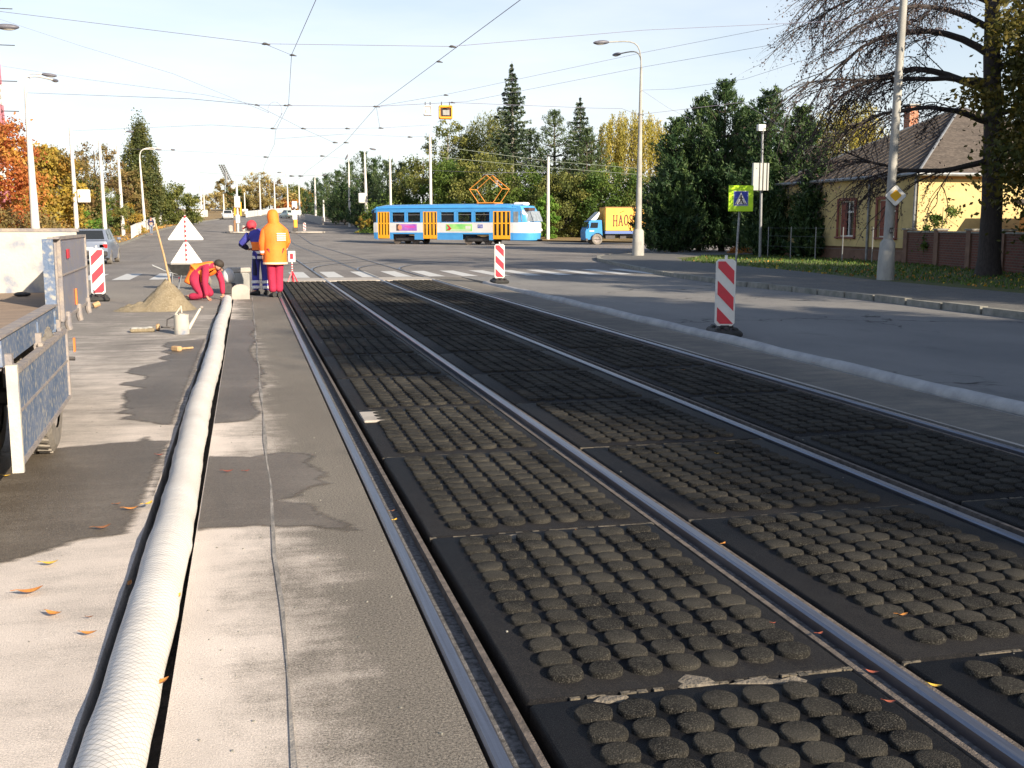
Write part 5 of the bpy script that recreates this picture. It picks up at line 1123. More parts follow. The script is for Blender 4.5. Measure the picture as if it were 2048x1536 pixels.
    mb = MB(); [mb.tube([(X(10.15) + e, -.85, 5.30), (X(10.15) + e, -.6, 5.42), (X(10.15) + e, .6, 5.42), (X(10.15) + e, .85, 5.30)], .022, 6) for e in (-.14, .14)]; mb.build('contact_bow', M['galv'], pg)
tram()

# ------------------------------------------------------------------ yellow-tilt lorry
def lorry():
    Yc = 82.5; x0 = AT(1165, Yc); t = thing('box_lorry', 'small blue lorry with a yellow tarpaulin body lettered HAOSP, nosing out past the corner pines', 'lorry', (x0, Yc, 0), -.10)
    k = .0392 * 1.0; S = lambda px: (px - 1165) * k; Z = lambda py: max(0, CAM_H + (450 - py) * .0384)
    # body along +x, cab at x=0
    hy = .97
    prof = [(S(1167), Z(480)), (S(1166), Z(464)), (S(1169), Z(455)), (S(1174), Z(442)), (S(1180), Z(440)), (S(1199), Z(440)), (S(1201), Z(470)), (S(1201), Z(478))]
    MB().prismY(prof, -hy, hy).build('cab', M['cabb'], t)
    o = MB().prismY([(S(1175.5), Z(456)), (S(1177.5), Z(445)), (S(1192), Z(445)), (S(1191), Z(456))], -hy - .012, hy + .012).build('side_window', M['dglass'], t)
    mb = MB(); mb.add([(S(1168.6) - .03, -.9, Z(454.5)), (S(1168.6) - .03, .9, Z(454.5)), (S(1173.6) - .03, .85, Z(443.5)), (S(1173.6) - .03, -.85, Z(443.5))], [(0, 1, 2, 3)]); mb.build('windscreen', M['dglass'], t)
    mb = MB(); mb.prismY([(S(1178), Z(440)), (S(1195), Z(423)), (S(1196), Z(427)), (S(1192), Z(436)), (S(1188), Z(440))], -.8, .8); mb.build('wind_deflector', M['white'], t)
    MB().box((S(1179), -hy - .012, Z(462)), (.36, .012, .10)).build('white_badge', M['white'], t)
    mb = MB(); mb.box((S(1169), 0, Z(480)), (.14, 2.1, .22)); mb.build('bumper', M['darkm'], t)
    MB().box((S(1172), -hy - .10, Z(452)), (.06, .1, .34)).build('mirror', M['black'], t)
    mb = MB(); xs0, xs1 = S(1206), S(1318)
    mb.rbox(((xs0 + xs1) / 2, 0, (Z(414) + Z(462)) / 2), (xs1 - xs0, 2.2, Z(414) - Z(462)), .05); bo = mb.build('tarpaulin', M['tarp'], t)
    lx = S(1223)
    for i, ch in enumerate('HAOSP'): mb = MB(); strokes(mb, LET[ch], .075, -1.112, (lx + i * .42 * 1.02, Z(452) + i * .035), .36, .82 - i * .02); mb.build('letter', M['tarpt'], bo)
    mb = MB(); mb.tube([(S(1266), -1.115, Z(417)), (S(1262), -1.13, Z(440)), (S(1256), -1.118, Z(461))], .03, 5); mb.tube([(S(1266), -1.115, Z(417)), (S(1275), -1.13, Z(436)), (S(1284), -1.118, Z(455))], .03, 5); mb.tube([(S(1236), -1.115, Z(425)), (S(1244), -1.125, Z(421))], .03, 5); mb.build('tarpaulin_crease', mat('tarp_fold', (.42, .20, .04), .8), bo)
    mb = MB(); mb.box(((xs0 + xs1) / 2, 0, Z(415.0) + .03), (xs1 - xs0 + .04, 2.24, .06)); mb.build('roof_edge', mat('brown_tarp_edge', (.45, .20, .08), .8), bo)
    mb = MB(); mb.box(((xs0 + xs1) / 2, 0, Z(465)), (xs1 - xs0, 2.24, .22)); mb.build('drop_side', M['lblue'], t)
    mb = MB(); mb.box((S(1255), 0, Z(472)), (5.6, .9, .2)); mb.box((S(1218), -.6, Z(473)), (.75, .5, .40)); mb.box((S(1245), -.55, Z(474)), (.5, .4, .3)); mb.build('chassis', M['darkm'], t)
    wheel(t, (S(1190), -.93, .42), .42, .24, ax='y', tread=False, rimc='dustst'); wheel(t, (S(1190), .88, .42), .42, .24, ax='y', tread=False, rimc='dustst')
    wheel(t, (S(1290), -.88, .42), .42, .26, ax='y', tread=False, rimc='dustst'); wheel(t, (S(1290), .88, .42), .42, .26, ax='y', tread=False, rimc='dustst')
    mb = MB(); n_ = 9
    for yy in (-.93,): mb.loft([[(S(1190) + .50 * q * math.cos(math.pi * k / n_), yy + e, .42 + .50 * q * math.sin(math.pi * k / n_)) for k in range(n_ + 1)] for e, q in ((-.14, 1), (.14, 1), (.14, .9), (-.14, .9))], cap=False)
    mb.build('mudguard', M['dustst'], t)
lorry()

# ------------------------------------------------------------------ cars
def car(lab, loc, rz, paint, L_=4.2, Wd=1.66, H_=1.38, van=False):
    t = thing('parked_car' if False else 'car', lab, 'car', loc, rz); hw = Wd / 2     # local: +y forward
    def ring(y, zb, zt, w_, sh): 
        return [(-w_ * .96, y, zb), (-w_, y, zb + .22), (-w_, y, zt - .12), (-w_ * sh, y, zt), (w_ * sh, y, zt), (w_, y, zt - .12), (w_, y, zb + .22), (w_ * .96, y, zb)]
    mb = MB(); st = [(-L_ / 2, .42, .80, .78, .9), (-L_ / 2 + .05, .28, .90, .92, .92), (-L_ / 2 + .4, .22, .95, 1, .94), (-.6, .2, .94, 1, .94), (.6, .2, .92, 1, .94), (L_ / 2 - .7, .22, .82, .99, .9), (L_ / 2 - .1, .28, .70, .92, .88), (L_ / 2, .40, .60, .8, .85)]
    mb.loft([ring(y, zb, zt, hw * w_, sh) for y, zb, zt, w_, sh in st]); mb.build('body', paint, t, smooth=True)
    yb = -L_ / 2 + (.15 if van else .42); mb = MB(); cab = [(yb, .93, hw * .90), (yb + .42, H_ - .03, hw * .74), (.25, H_, hw * .74), (1.0, .92, hw * .88)]
    pr = [[(-w_, y, z) for y, z, w_ in cab], [(w_, y, z) for y, z, w_ in cab]]
    mb.add(pr[0] + pr[1], [(0, 1, 2, 3), (7, 6, 5, 4), (0, 4, 5, 1), (1, 5, 6, 2), (2, 6, 7, 3)]); mb.build('cabin', paint, t)
    y0, y1 = cab[0], cab[1]; e = .012
    def quad(nm, P, m=M['dglass']): q = MB().add(P, [(0, 1, 2, 3)]); return q.build(nm, m, t)
    f = lambda A_, B_, u: tuple(A_[i] + (B_[i] - A_[i]) * u for i in range(3))
    a0, a1 = (-cab[0][2], cab[0][0], cab[0][1]), (cab[0][2], cab[0][0], cab[0][1]); b0, b1 = (-cab[1][2], cab[1][0], cab[1][1]), (cab[1][2], cab[1][0], cab[1][1])
    P = [f(f(a0, a1, .08), f(b0, b1, .08), .1), f(f(a0, a1, .92), f(b0, b1, .92), .1), f(f(a0, a1, .92), f(b0, b1, .92), .9), f(f(a0, a1, .08), f(b0, b1, .08), .9)]; quad('rear_window', [(p[0], p[1] - e, p[2] + e) for p in P])
    a0, a1 = (-cab[3][2], cab[3][0], cab[3][1]), (cab[3][2], cab[3][0], cab[3][1]); b0, b1 = (-cab[2][2], cab[2][0], cab[2][1]), (cab[2][2], cab[2][0], cab[2][1])
    P = [f(f(a0, a1, .08), f(b0, b1, .08), .1), f(f(a0, a1, .92), f(b0, b1, .92), .1), f(f(a0, a1, .92), f(b0, b1, .92), .9), f(f(a0, a1, .08), f(b0, b1, .08), .9)]; quad('windscreen', [(p[0], p[1] + e, p[2] + e) for p in P][::-1])
    for s_ in (-1, 1):
        c0, c1, c2, c3 = [(s_ * c_[2], c_[0], c_[1]) for c_ in cab]
        for u0, u1 in ((.10, .50), (.55, .92)):
            P = [f(c0, c3, u0 * .92 + .03), f(c0, c3, u1 * .92 + .03), f(c1, c2, u1), f(c1, c2, u0)]; P = [f(P[0], P[3], .1), f(P[1], P[2], .1), f(P[1], P[2], .9), f(P[0], P[3], .9)]
            quad('side_window', [(p[0] + s_ * e, p[1], p[2]) for p in P])
        for yy in (-L_ / 2 + .75, L_ / 2 - .8): wheel(t, (s_ * (hw - .09), yy, .30), .30, .19, tread=False)
        MB().rbox((s_ * hw * .74, -L_ / 2 + .03, .72), (.30, .06, .15), .02).build('tail_light', M['lampr'], t)
        MB().rbox((s_ * hw * .68, L_ / 2 - .05, .60), (.34, .08, .14), .02).build('headlight', M['lens'], t)
        MB().rbox((s_ * (hw + .08), .72, .98), (.16, .08, .11), .03).build('mirror', paint, t)
    MB().rbox((0, -L_ / 2 + .0, .42), (Wd * .92, .12, .20), .04).build('rear_bumper', M['darkm'], t); MB().box((0, -L_ / 2 - .02, .62), (.5, .02, .11)).build('number_plate', M['white'], t)
    return t
car('blue-grey saloon driving away behind the trailer board on the left', (AT(183, 46.5), 46.8, 0), 0.0, M['carb'])
car('white hatchback coming towards the junction down the far left lane', (AT(456, 186), 186, T(186) + .0), math.pi + .05, M['carw'], 3.9, 1.75, 1.5, True)
car('grey-green car far away in the right lane near the right signal', (AT(576, 196), 196, T(196)), .35, M['carg'], 4.1, 1.7, 1.45)
# ------------------------------------------------------------------ poles and lamps
def pole(name, lab, cat, px, Y, ptop, rb, rt, topx=None, collar=False, matn='pole', lamps=(), group=None, z0=None, bend_r=.0, xoff=None):
    x = AT(px, Y) if xoff is None else xoff; zb = (T(Y) + .08) if z0 is None else z0; H = HT(px, ptop, Y) - zb
    t = thing(name, lab, cat, (x, Y, zb), group=group); dx = (AT(topx, Y) - x) if topx is not None else 0
    mb = MB(); n_ = 6; mb.tube([(dx * k / n_, 0, -.1 + (H + .1) * k / n_) for k in range(n_ + 1)], [rb + (rt - rb) * k / n_ for k in range(n_ + 1)], 12); mb.build('shaft', M[matn], t, smooth=True)
    if collar:
        c_ = collar if isinstance(collar, tuple) else (rb * 1.6, H * .18)
        mb = MB().tube([(0, 0, -.1), (0, 0, c_[1] * .5), (dx * .1, 0, c_[1]), (dx * .1, 0, c_[1] + .09)], [c_[0] * 1.12, c_[0] * 1.06, c_[0] * .96, rb], 12); mb.build('base', M[matn], t, smooth=True)
    for k, (hx, hy_, rise, dpt, sz) in enumerate(lamps):                      # head pixel, arm depth offset
        hX = AT(hx, Y + dpt) - x; hZ = HT(hx, hy_, Y + dpt) - zb; p0 = Vector((dx, 0, H)); p3 = Vector((hX, dpt, hZ)); m1 = Vector((dx, 0, H + (hZ - H) * rise)); 
        P = [((1 - u) ** 3) * p0 + 3 * u * (1 - u) ** 2 * m1 + 3 * u * u * (1 - u) * (m1 * .75 + p3 * .25 + Vector((0, 0, (hZ - m1.z) * .4))) + u ** 3 * p3 for u in [q / 8 for q in range(9)]]
        o = MB().tube(P, [rt * .8] + [rt * .55] * 8, 8).build('arm', M[matn], t, smooth=True)
        d = (P[-1] - P[-2]).normalized(); ang = math.atan2(d.y, d.x); pit = math.atan2(d.z, math.hypot(d.x, d.y)); Mx = Matrix.Rotation(ang, 3, 'Z') @ Matrix.Rotation(-pit, 3, 'Y')
        o = MB().ball(P[-1] + d * sz * .45, (sz * .52, sz * .2, sz * .13), 14, 8, Mx).build('lamp_head', M['lhead'], t, smooth=True)
        MB().ball(P[-1] + d * sz * .5 - Vector((0, 0, sz * .06)), (sz * .34, sz * .14, sz * .09), 12, 6, Mx).build('lens', M['lens'], o, smooth=True)
    return t
LP = 'street lamps'; CP = 'catenary and lighting posts'
PA = pole('concrete_mast', 'thick grey concrete mast with the diamond sign, right foreground', 'mast', 1776, 25.1, -160, .125, .085, topx=1786.5, collar=(.20, .96), matn='conc', z0=.11)
PB = pole('street_lamp', 'tall grey lamp post with two heads, in front of the yellow lorry', 'street lamp', 1277, 47.8, 135, .17, .055, topx=1277, collar=(.26, 1.15), matn='conc', lamps=((1212, 84, 1.25, 0, .75), (1236, 107, 1.0, 1.5, .62)), z0=.11)
pole('street_lamp', 'double-headed white lamp post rising behind the trailer headboard, leftmost', 'street lamp', 71, 62, 180, .25, .09, topx=69, lamps=((103, 149, 1.2, 0, .75), (122, 160, .9, 3, .7)))
pole('street_lamp', 'lamp whose dark head hangs in at the top left corner', 'street lamp', -50, 42, 70, .16, .07, lamps=((18, 54, 1.0, 0, .8),))
pole('white_post', 'white post carrying the pale square sign, behind the trailer', 'mast', 153.5, 80, 255, .17, .10, topx=152, group=CP)
t = pole('white_post', 'plain white post between the grey-green shrubs, third from the left', 'mast', 210, 95, 282, .19, .10, topx=208, group=CP)
pole('street_lamp', 'white lamp post with a thin arm rising right, fourth from the left', 'street lamp', 246, 106, 292, .19, .09, topx=243, lamps=((262, 263, 1.0, 0, .7),))
pole('street_lamp', 'white lamp post with a long level arm in front of the poplar', 'street lamp', 290, 128, 318, .17, .08, topx=286, lamps=((318, 299, 1.15, 0, .7), (348, 299, 1.15, 3, .7)))
pole('white_post', 'white post with leaves around it right of the poplar', 'mast', 324, 150, 325, .18, .10, group=CP)
for px, Y, pt, lab, lamps in ((449, 215, 388, 'far post behind the white car', ()), (522, 225, 362, 'far post right of the island signal', ()), (551, 215, 362, 'far post left of the orange hood', ()), (577, 205, 368, 'far post right of the orange hood', ((566, 345, 1, 0, .8),)), (600, 200, 372, 'far post above the right island signal', ()), (491, 240, 385, 'far post with a small round plate', ()),
                        (632, 165, 360, 'post in front of the first dark far pine', ((646, 350, 1, 0, .7),)), (648, 172, 400, 'short post beside the dark pines', ()),
                        (404, 200, 372, 'pale far post at the bend left of the white car', ()), (410, 230, 376, 'second pale far post at the bend', ())):
    pole('white_post', 'white ' + lab, 'mast', px, Y, pt, .17, .11, lamps=lamps, group=CP, xoff=None)
pole('street_lamp', 'lamp post with a short arm before the dark pines', 'street lamp', 700, 138, 328, .17, .09, lamps=((699, 309, 1.2, 0, .8),), group=LP)
pole('street_lamp', 'lamp post carrying the white square plate left of the tram', 'street lamp', 734, 118, 308, .22, .09, topx=732, lamps=((742, 297, 1.3, 0, .75),), group=LP)
pole('white_post', 'slim post above the rear end of the tram', 'mast', 782, 105, 312, .13, .10, group=CP)
pole('white_post', 'tall post behind the middle of the tram below the signals', 'mast', 862, 101, 268, .16, .11, group=CP)
pole('white_post', 'post by the tram nose carrying the pale cables', 'mast', 1096, 94, 314, .17, .11, group=CP)
pole('steel_pole', 'slim galvanised pole with a flat box and a camera on top, before the pines', 'pole', 1522, 43.5, 262, .065, .05, topx=1519, matn='galv', z0=.11)
pole('steel_pole', 'thin galvanised pole of the crossing sign', 'pole', 1473, 29.9, 372, .032, .032, topx=1480, matn='galv', z0=.115)
# flat box and camera
Y = 43.4
def rect_px(px0, py0, px1, py1, Y, th, m, name, lab=None, cat=None, group=None, dy=0, rz=0, bev=.01):
    x0, x1 = AT(px0, Y), AT(px1, Y); z1, z0 = HT((px0 + px1) / 2, py0, Y), HT((px0 + px1) / 2, py1, Y); c = Vector(((x0 + x1) / 2, Y + dy, (z0 + z1) / 2))
    o = MB().rbox((0, 0, 0), (abs(x1 - x0), th, z1 - z0), bev).build(name, m, loc=c, rz=rz)
    if lab: tag(o, lab, cat, group)
    return o
o = rect_px(1502, 326, 1533, 381, Y - .12, .14, M['box'], 'sign_box', 'grey-white back of a tall flat sign box on the slim pole', 'sign box')
mb = MB(); w0 = (AT(1533, Y) - AT(1502, Y)) / 2
for k in (-.2, .25, .75): mb.box((w0 * k, -.085, 0), (.035, .03, 1.18))
mb.build('rib', M['darkm'], o)
rect_px(1509, 249, 1523, 262, Y - .05, .22, M['white'], 'camera_box', 'small white camera box on top of the slim pole', 'camera')
rect_px(158, 379, 184, 405, 79.8, .12, M['white'], 'square_sign', 'white square sign back on the white post behind the trailer', 'sign', bev=.05)
rect_px(718, 386, 732, 406, 117.6, .3, M['white'], 'square_sign', 'white square sign back on the lamp post left of the tram', 'sign', bev=.08)
rect_px(485, 418, 497, 423, 239.6, .2, M['white'], 'round_plate', 'small white plate on the far post right of the island signal', 'sign', bev=.2)
# pedestrian crossing sign
Y = 29.75; c = Vector((AT(1480, Y), Y, HT(1480, 397, Y))); t = thing('crossing_sign', 'square pedestrian crossing sign with a wide yellow-green border', 'road sign', c, -.22)
s_ = (AT(1503, Y) - AT(1458, Y)) / 2 * 1.02
MB().rbox((0, 0, 0), (2 * s_, .03, 2.06 * s_), .025).build('border_plate', M['sgreen'], t)
o = MB().box((0, -.019, 0), (s_ * 1.18, .006, s_ * 1.18)).build('white_rim', M['white'], t); o = MB().box((0, -.023, 0), (s_ * 1.10, .006, s_ * 1.10)).build('blue_field', M['sblue'], t)
MB().prismY([(-s_ * .50, -s_ * .46), (s_ * .50, -s_ * .46), (0, s_ * .48)], -.030, -.027).build('white_triangle', M['white'], o)
mb = MB(); y0, y1 = -.034, -.031
mb.ball((.0, y0, s_ * .22), (s_ * .055, .003, s_ * .06), 8, 6)
for P, w_ in (([(0, .16), (.0, -.08)], .12), ([(0, -.08), (-.12, -.36)], .075), ([(0, -.08), (.1, -.2), (.13, -.38)], .075), ([(0, .12), (-.12, -.02)], .05), ([(0, .12), (.12, -.02)], .05)): strokes(mb, [[(a * s_, b_ * s_) for a, b_ in P]], w_ * s_, (y0 + y1) / 2, (0, 0), 1, 1)
for k in (-.36, -.2, .22, .37): mb.prismY([((k - .05) * s_, -.44 * s_), ((k + .03) * s_, -.44 * s_), ((k * .8 + .03) * s_, -.30 * s_), ((k * .8 - .02) * s_, -.30 * s_)], y0, y1)
mb.build('walking_figure', M['black'], o)
# priority road diamond on the concrete mast
Y = 24.9; c = Vector((AT(1788, Y), Y, HT(1788, 391, Y))); t = thing('priority_sign', 'white-edged diamond sign with a yellow centre on the concrete mast', 'road sign', c, -.30)
d = (HT(1788, 368, Y) - HT(1788, 415, Y)) / 2
def diam(r, y0, y1, m, nm, par): 
    c_ = r * .10; P = [(0 + c_, r - c_), (r - c_, c_), (r - c_, -c_), (c_, -r + c_), (-c_, -r + c_), (-r + c_, -c_), (-r + c_, c_), (-c_, r - c_)]
    return MB().prismY(P[::-1], y0, y1).build(nm, m, par)
diam(d, -.015, .015, M['black'], 'rim', t); o = diam(d * .95, -.021, -.016, M['white'], 'white_face', t); diam(d * .52, -.026, -.022, M['syel'], 'yellow_centre', o)
mb = MB(); Y = 25.0; mb.box((AT(1777, Y), Y - .13, HT(1777, 461, Y)), (.12, .02, .16)); c = Vector((AT(1777, Y), Y - .14, HT(1777, 461, Y)))
o = MB().rbox((0, 0, 0), (.10, .02, .15), .006).build('number_plate', M['darkm'], loc=c); tag(o, 'small dark number plate on the concrete mast', 'number plate')
mb = MB(); strokes(mb, LET['6'], .01, -.014, (-.035, -.035), .03, .06); strokes(mb, LET['3'], .01, -.014, (.008, -.035), .03, .06); mb.build('number', M['white'], o)

# ------------------------------------------------------------------ overhead line
wn = 0
def wire(lab, pts, r=.011, sag=0.0, m='wire', group='overhead wires', fit=()):
    """pts: world points; straight spans with a little sag"""
    P = []
    for a, b_ in zip(pts[:-1], pts[1:]):
        a, b_ = Vector(a), Vector(b_); n_ = 10 if sag else 2
        for k in range(n_): u = k / n_; q = a.lerp(b_, u); q.z -= sag * (b_ - a).length * 4 * u * (1 - u) * .02; P.append(q)
    P.append(Vector(pts[-1])); c = P[0].copy(); o = MB().tube([p - c for p in P], r * .62, 5).build('overhead_wire', M[m], loc=c); tag(o, lab, 'overhead wire', group)
    if fit:
        for f in fit: f = Vector(f); k_ = max(.6, f.length / 60); MB().tube([f - c + Vector((-.08 * k_, 0, -.01)), f - c, f - c + Vector((.06 * k_, 0, 0)), f - c + Vector((.2 * k_, 0, -.02))], [.012 * k_, .045 * k_, .04 * k_, .015 * k_], 8).build('clamp', M['darkm'], o)
    return o
W = lambda px, py, Y: Vector((AT(px, Y), Y, HT(px, py, Y)))
g1 = G(583, 110, 5.6); g2 = G(577, 210, 5.6); g0 = G(645, -30, 5.6); 
wire('contact wire entering at the top left of centre and bending above the workers', [g0, g1, g2, G(551, 262, 5.6), G(549, 288, 5.6)], .011, fit=(g1, g2))
g3 = G(753, 213, 5.6); wire('long diagonal contact wire from the top centre down to the crossing clamp', [G(1070, -22, 5.6), g3, G(690, 285, 5.6)], .012, fit=(g3, G(876, 123, 5.6), G(690, 285, 5.6)))
sp = [W(-20, 18, 26), W(12, 22, 25.4), W(540, 88, 22.5), W(905, 93, 22.5), W(1280, 60, 24), W(1640, 42, 25), W(1710, 38, 25.3)]
wire('highest span wire crossing the whole sky from the left edge', sp, .008, fit=(sp[2], sp[3], sp[5]))
wire('short bridle wire joining the span to the bent contact wire', [sp[2], g1], .008)
s2 = [W(69, 186, 62), W(392, 198, 42), W(520, 210, 38), W(577, 211, 37.5), W(753, 213, 38), W(905, 205, 40), W(1180, 216, 44), W(1240, 217, 46.5), W(1272, 229, 47.7)]
wire('dark span wire holding the orange signal, ending on the grey lamp post', s2, .014, fit=(s2[2], s2[3], s2[4], s2[5]))
s3 = [W(1274, 229, 47.7), W(1440, 209, 47), W(1475, 204, 47), W(1530, 236, 46), W(1560, 262, 45)]
wire('dark span wire sagging right from the lamp post over the pines', s3, .014)
wire('twisted cable rising right above the pines to the mast', [W(1475, 208, 47), W(1590, 172, 38), W(1706, 128, 29), W(1783, 98, 25.1)], .013)
wire('lower left span of the crossing bridle', [W(152, 262, 80), W(430, 250, 52), W(550, 257, 47), W(697, 257, 47), W(765, 256, 48), W(862, 250, 50)], .010, fit=(W(550, 257, 47), W(697, 257, 47), W(763, 256, 48)))
wire('diagonal wire running down right from the left clamp', [W(520, 210, 38), W(610, 257, 46), W(672, 285, 52)], .010, fit=(W(610, 257, 46), W(672, 285, 52)))
wire('loop wire curling between two clamps over the workers', [W(545, 226, 38)] + [W(557 + 14 * math.cos(math.radians(a)), 221 - 17 * math.sin(math.radians(a)), 38) for a in range(190, -60, -25)] + [W(572, 226, 38), W(553, 256, 46)], .009)
wire('drop wire hanging under the crossing clamp', [W(757, 214, 38), W(763, 255, 48)], .009)
wire('wire from the crossing clamp to the top right, upper one', [g3, W(890, 190, 36), W(1280, 105, 32), W(1710, 18, 28), W(1900, -20, 26)], .008, fit=(W(892, 190, 36),))
wire('wire from the crossing clamp to the top right, second one', [g3, W(935, 203, 38), W(1280, 134, 33), W(1560, 84, 29), W(1790, 44, 25.1)], .008)
wire('wire curving up right from the top of the lamp post', [W(1279, 180, 47.8), W(1340, 178, 44), W(1480, 158, 37), W(1600, 118, 31), W(1712, 62, 27), W(1784, 24, 25.1)], .009)
wire('stay wire dropping right from the lamp post', [W(1280, 181, 47.8), W(1332, 216, 50), W(1380, 240, 54)], .009)
wire('wire at the upper right corner behind the boughs', [W(1640, -20, 27), W(1730, 14, 25.5), W(1785, 28, 25.1)], .010)
wire('faint high wire left of the first span', [W(-20, 125, 44), W(180, 158, 44), W(420, 190, 40), W(520, 210, 38)], .008)
wire('faint sloping wire from the top left lamp', [W(0, 30, 40), W(180, 92, 42), W(360, 148, 40), W(545, 226, 38)], .008)
wire('upper pale cable from the tall post to the tram-nose post', [W(864, 291, 101), W(1096, 322, 94), W(1276, 337, 88)], .035, m='cable')
wire('lower pale cable from the tall post to the tram-nose post', [W(864, 313, 101), W(1096, 335, 94), W(1276, 349, 88)], .035, m='cable')
wire('thin dark wire behind the pantograph', [W(864, 341, 101), W(980, 345, 95), W(1096, 345, 94)], .02)
wire('far span wire over the tram tracks', [W(555, 278, 85), W(697, 268, 80), W(820, 274, 84), W(862, 272, 100)], .015, fit=(W(672, 285, 80), W(820, 274, 84)))
wire('far span wire left of the poplar', [W(246, 297, 106), W(430, 305, 100), W(534, 314, 100), W(646, 312, 110), W(700, 318, 138)], .015, fit=(W(534, 314, 100), W(646, 312, 110)))
wire('farthest span wire over the distant road', [W(404, 345, 180), W(500, 352, 180), W(590, 352, 180), W(660, 350, 175)], .025, fit=(W(584, 352, 180), W(602, 352, 180)))
wire('left contact wire running into the distance', [G(549, 288, 5.6), W(533, 330, 85), W(520, 375, 160)], .012)
wire('right contact wire running into the distance', [G(690, 285, 5.6), W(620, 340, 88), W(575, 380, 160)], .012)
def signal_box(px0, py0, px1, py1, Y, lab, frame, backm):
    x0, x1 = AT(px0, Y), AT(px1, Y); z1, z0 = HT(px0, py0, Y), HT(px0, py1, Y); c = Vector(((x0 + x1) / 2, Y, (z0 + z1) / 2)); w_, h_ = x1 - x0, z1 - z0; t = thing('hanging_signal', lab, 'traffic signal', c, -.1)
    mb = MB(); e = w_ * .16
    mb.rbox((0, 0, h_ / 2 - e * .55), (w_, .30, e * 1.1), .03); mb.rbox((0, 0, -h_ / 2 + e * .5), (w_, .30, e), .03); mb.box((-w_ / 2 + e * .3, .0, 0), (e * .6, .28, h_ * .74)); mb.box((w_ / 2 - e * .3, 0, 0), (e * .6, .28, h_ * .74)); mb.build('housing', frame, t)
    MB().box((0, .02, 0), (w_ * .84, .22, h_ * .72)).build('back_panel', backm, t); MB().box((w_ * .02, -.11, -.02), (w_ * .5, .05, h_ * .38)).build('vent', M['conc'] if backm is M['int'] else M['white'], t)
    mb = MB(); mb.tube([(-w_ * .3, 0, h_ / 2), (-w_ * .3, 0, h_ / 2 + .14)], .02, 6); mb.tube([(w_ * .3, 0, h_ / 2), (w_ * .3, 0, h_ / 2 + .14)], .02, 6); mb.build('hanger', M['darkm'], t)
signal_box(880, 211, 906, 238, 40.5, 'orange framed traffic signal hanging from the span wire', M['sigor'], M['int'])
signal_box(850, 211, 866, 231, 43, 'washed-out white signal hanging left of the orange one', M['tramw'], M['white'])

# ------------------------------------------------------------------ traffic islands with signals
def island(px, Y, w_, lab, px0=None):
    c = Vector((AT(px, Y), Y, T(Y))); o = MB().prism([(w_ * .5 * math.cos(a * math.pi / 10), 2.2 * math.sin(a * math.pi / 10)) for a in range(20)], 0, .13).build('traffic_island', M['thresh'], loc=c); tag(o, lab, 'traffic island'); return c
island(475, 117, 2.6, 'pale raised island with the left signal mast'); island(612, 117, 4.0, 'pale raised island with the right signal and the tiny beacon')
Y = 116.2
def PZ(px, py, Y): return HT(px, py, Y)
t = thing('signal_mast', 'white mast with orange signal housings on the left traffic island', 'traffic signal', (AT(476, Y), Y, T(Y) + .1)); zb = T(Y) + .1
lz = lambda py: HT(476, py, Y) - zb
u = FPX / Y / 1.0; m_ = lambda p: p * Y / FPX
MB().tube([(0, 0, 0), (0, 0, lz(361))], .10, 8).build('mast', M['white'], t)
MB().rbox((0, -.15, lz(404)), (m_(11), .25, m_(21)), .04).build('backboard', M['white'], t); mb = MB(); mb.rbox((m_(-5), 0, lz(422)), (m_(3.5), .3, m_(18)), .03); mb.rbox((m_(6), 0, lz(418)), (m_(3.5), .3, m_(26)), .03); mb.build('signal_head', M['sigor'], t)
MB().rbox((0, -.12, lz(438)), (m_(8), .2, m_(16)), .04).build('lower_board', M['white'], t); MB().rbox((m_(-6), 0, lz(452)), (m_(4), .4, m_(22)), .05).build('controller_cabinet', mat('brown_cabinet', (.25, .13, .06), .7), t)
MB().tube([(0, 0, lz(372)), (m_(-6), 0, lz(374))], .05, 6).build('bracket', M['white'], t); MB().ball((m_(-7), 0, lz(374)), .25, 10, 6).build('lamp', M['white'], t)
MB().rbox((m_(-14), -.3, .35), (m_(8), .8, .7), .1).build('rounded_guard', M['thresh'], t); MB().rbox((m_(10), -.3, .35), (m_(6), .8, .7), .1).build('rounded_guard', M['thresh'], t)
t = thing('signal_mast', 'white signal with a wide plate on the right traffic island', 'traffic signal', (AT(590, Y), Y, T(Y) + .1))
lz = lambda py: HT(590, py, Y) - zb
MB().tube([(0, .1, 0), (0, .1, lz(405))], .09, 8).build('mast', M['white'], t); MB().rbox((0, 0, lz(410)), (m_(10), .3, m_(14)), .05).build('signal_head', M['tramw'], t); MB().box((m_(-1), -.17, lz(416.5)), (m_(4), .05, m_(5))).build('dark_lens', M['int'], t)
MB().rbox((m_(3), -.05, lz(425)), (m_(19), .12, m_(8)), .03).build('wide_plate', M['white'], t); MB().rbox((0, -.05, lz(434)), (m_(9), .2, m_(10)), .03).build('lower_plate', M['tramw'], t)
MB().rbox((m_(1), 0, lz(447)), (m_(7), .25, m_(16)), .04).build('lower_signal', M['sigor'], t); MB().rbox((0, 0, lz(459)), (m_(9), .5, m_(7)), .05).build('base_block', M['darkm'], t)

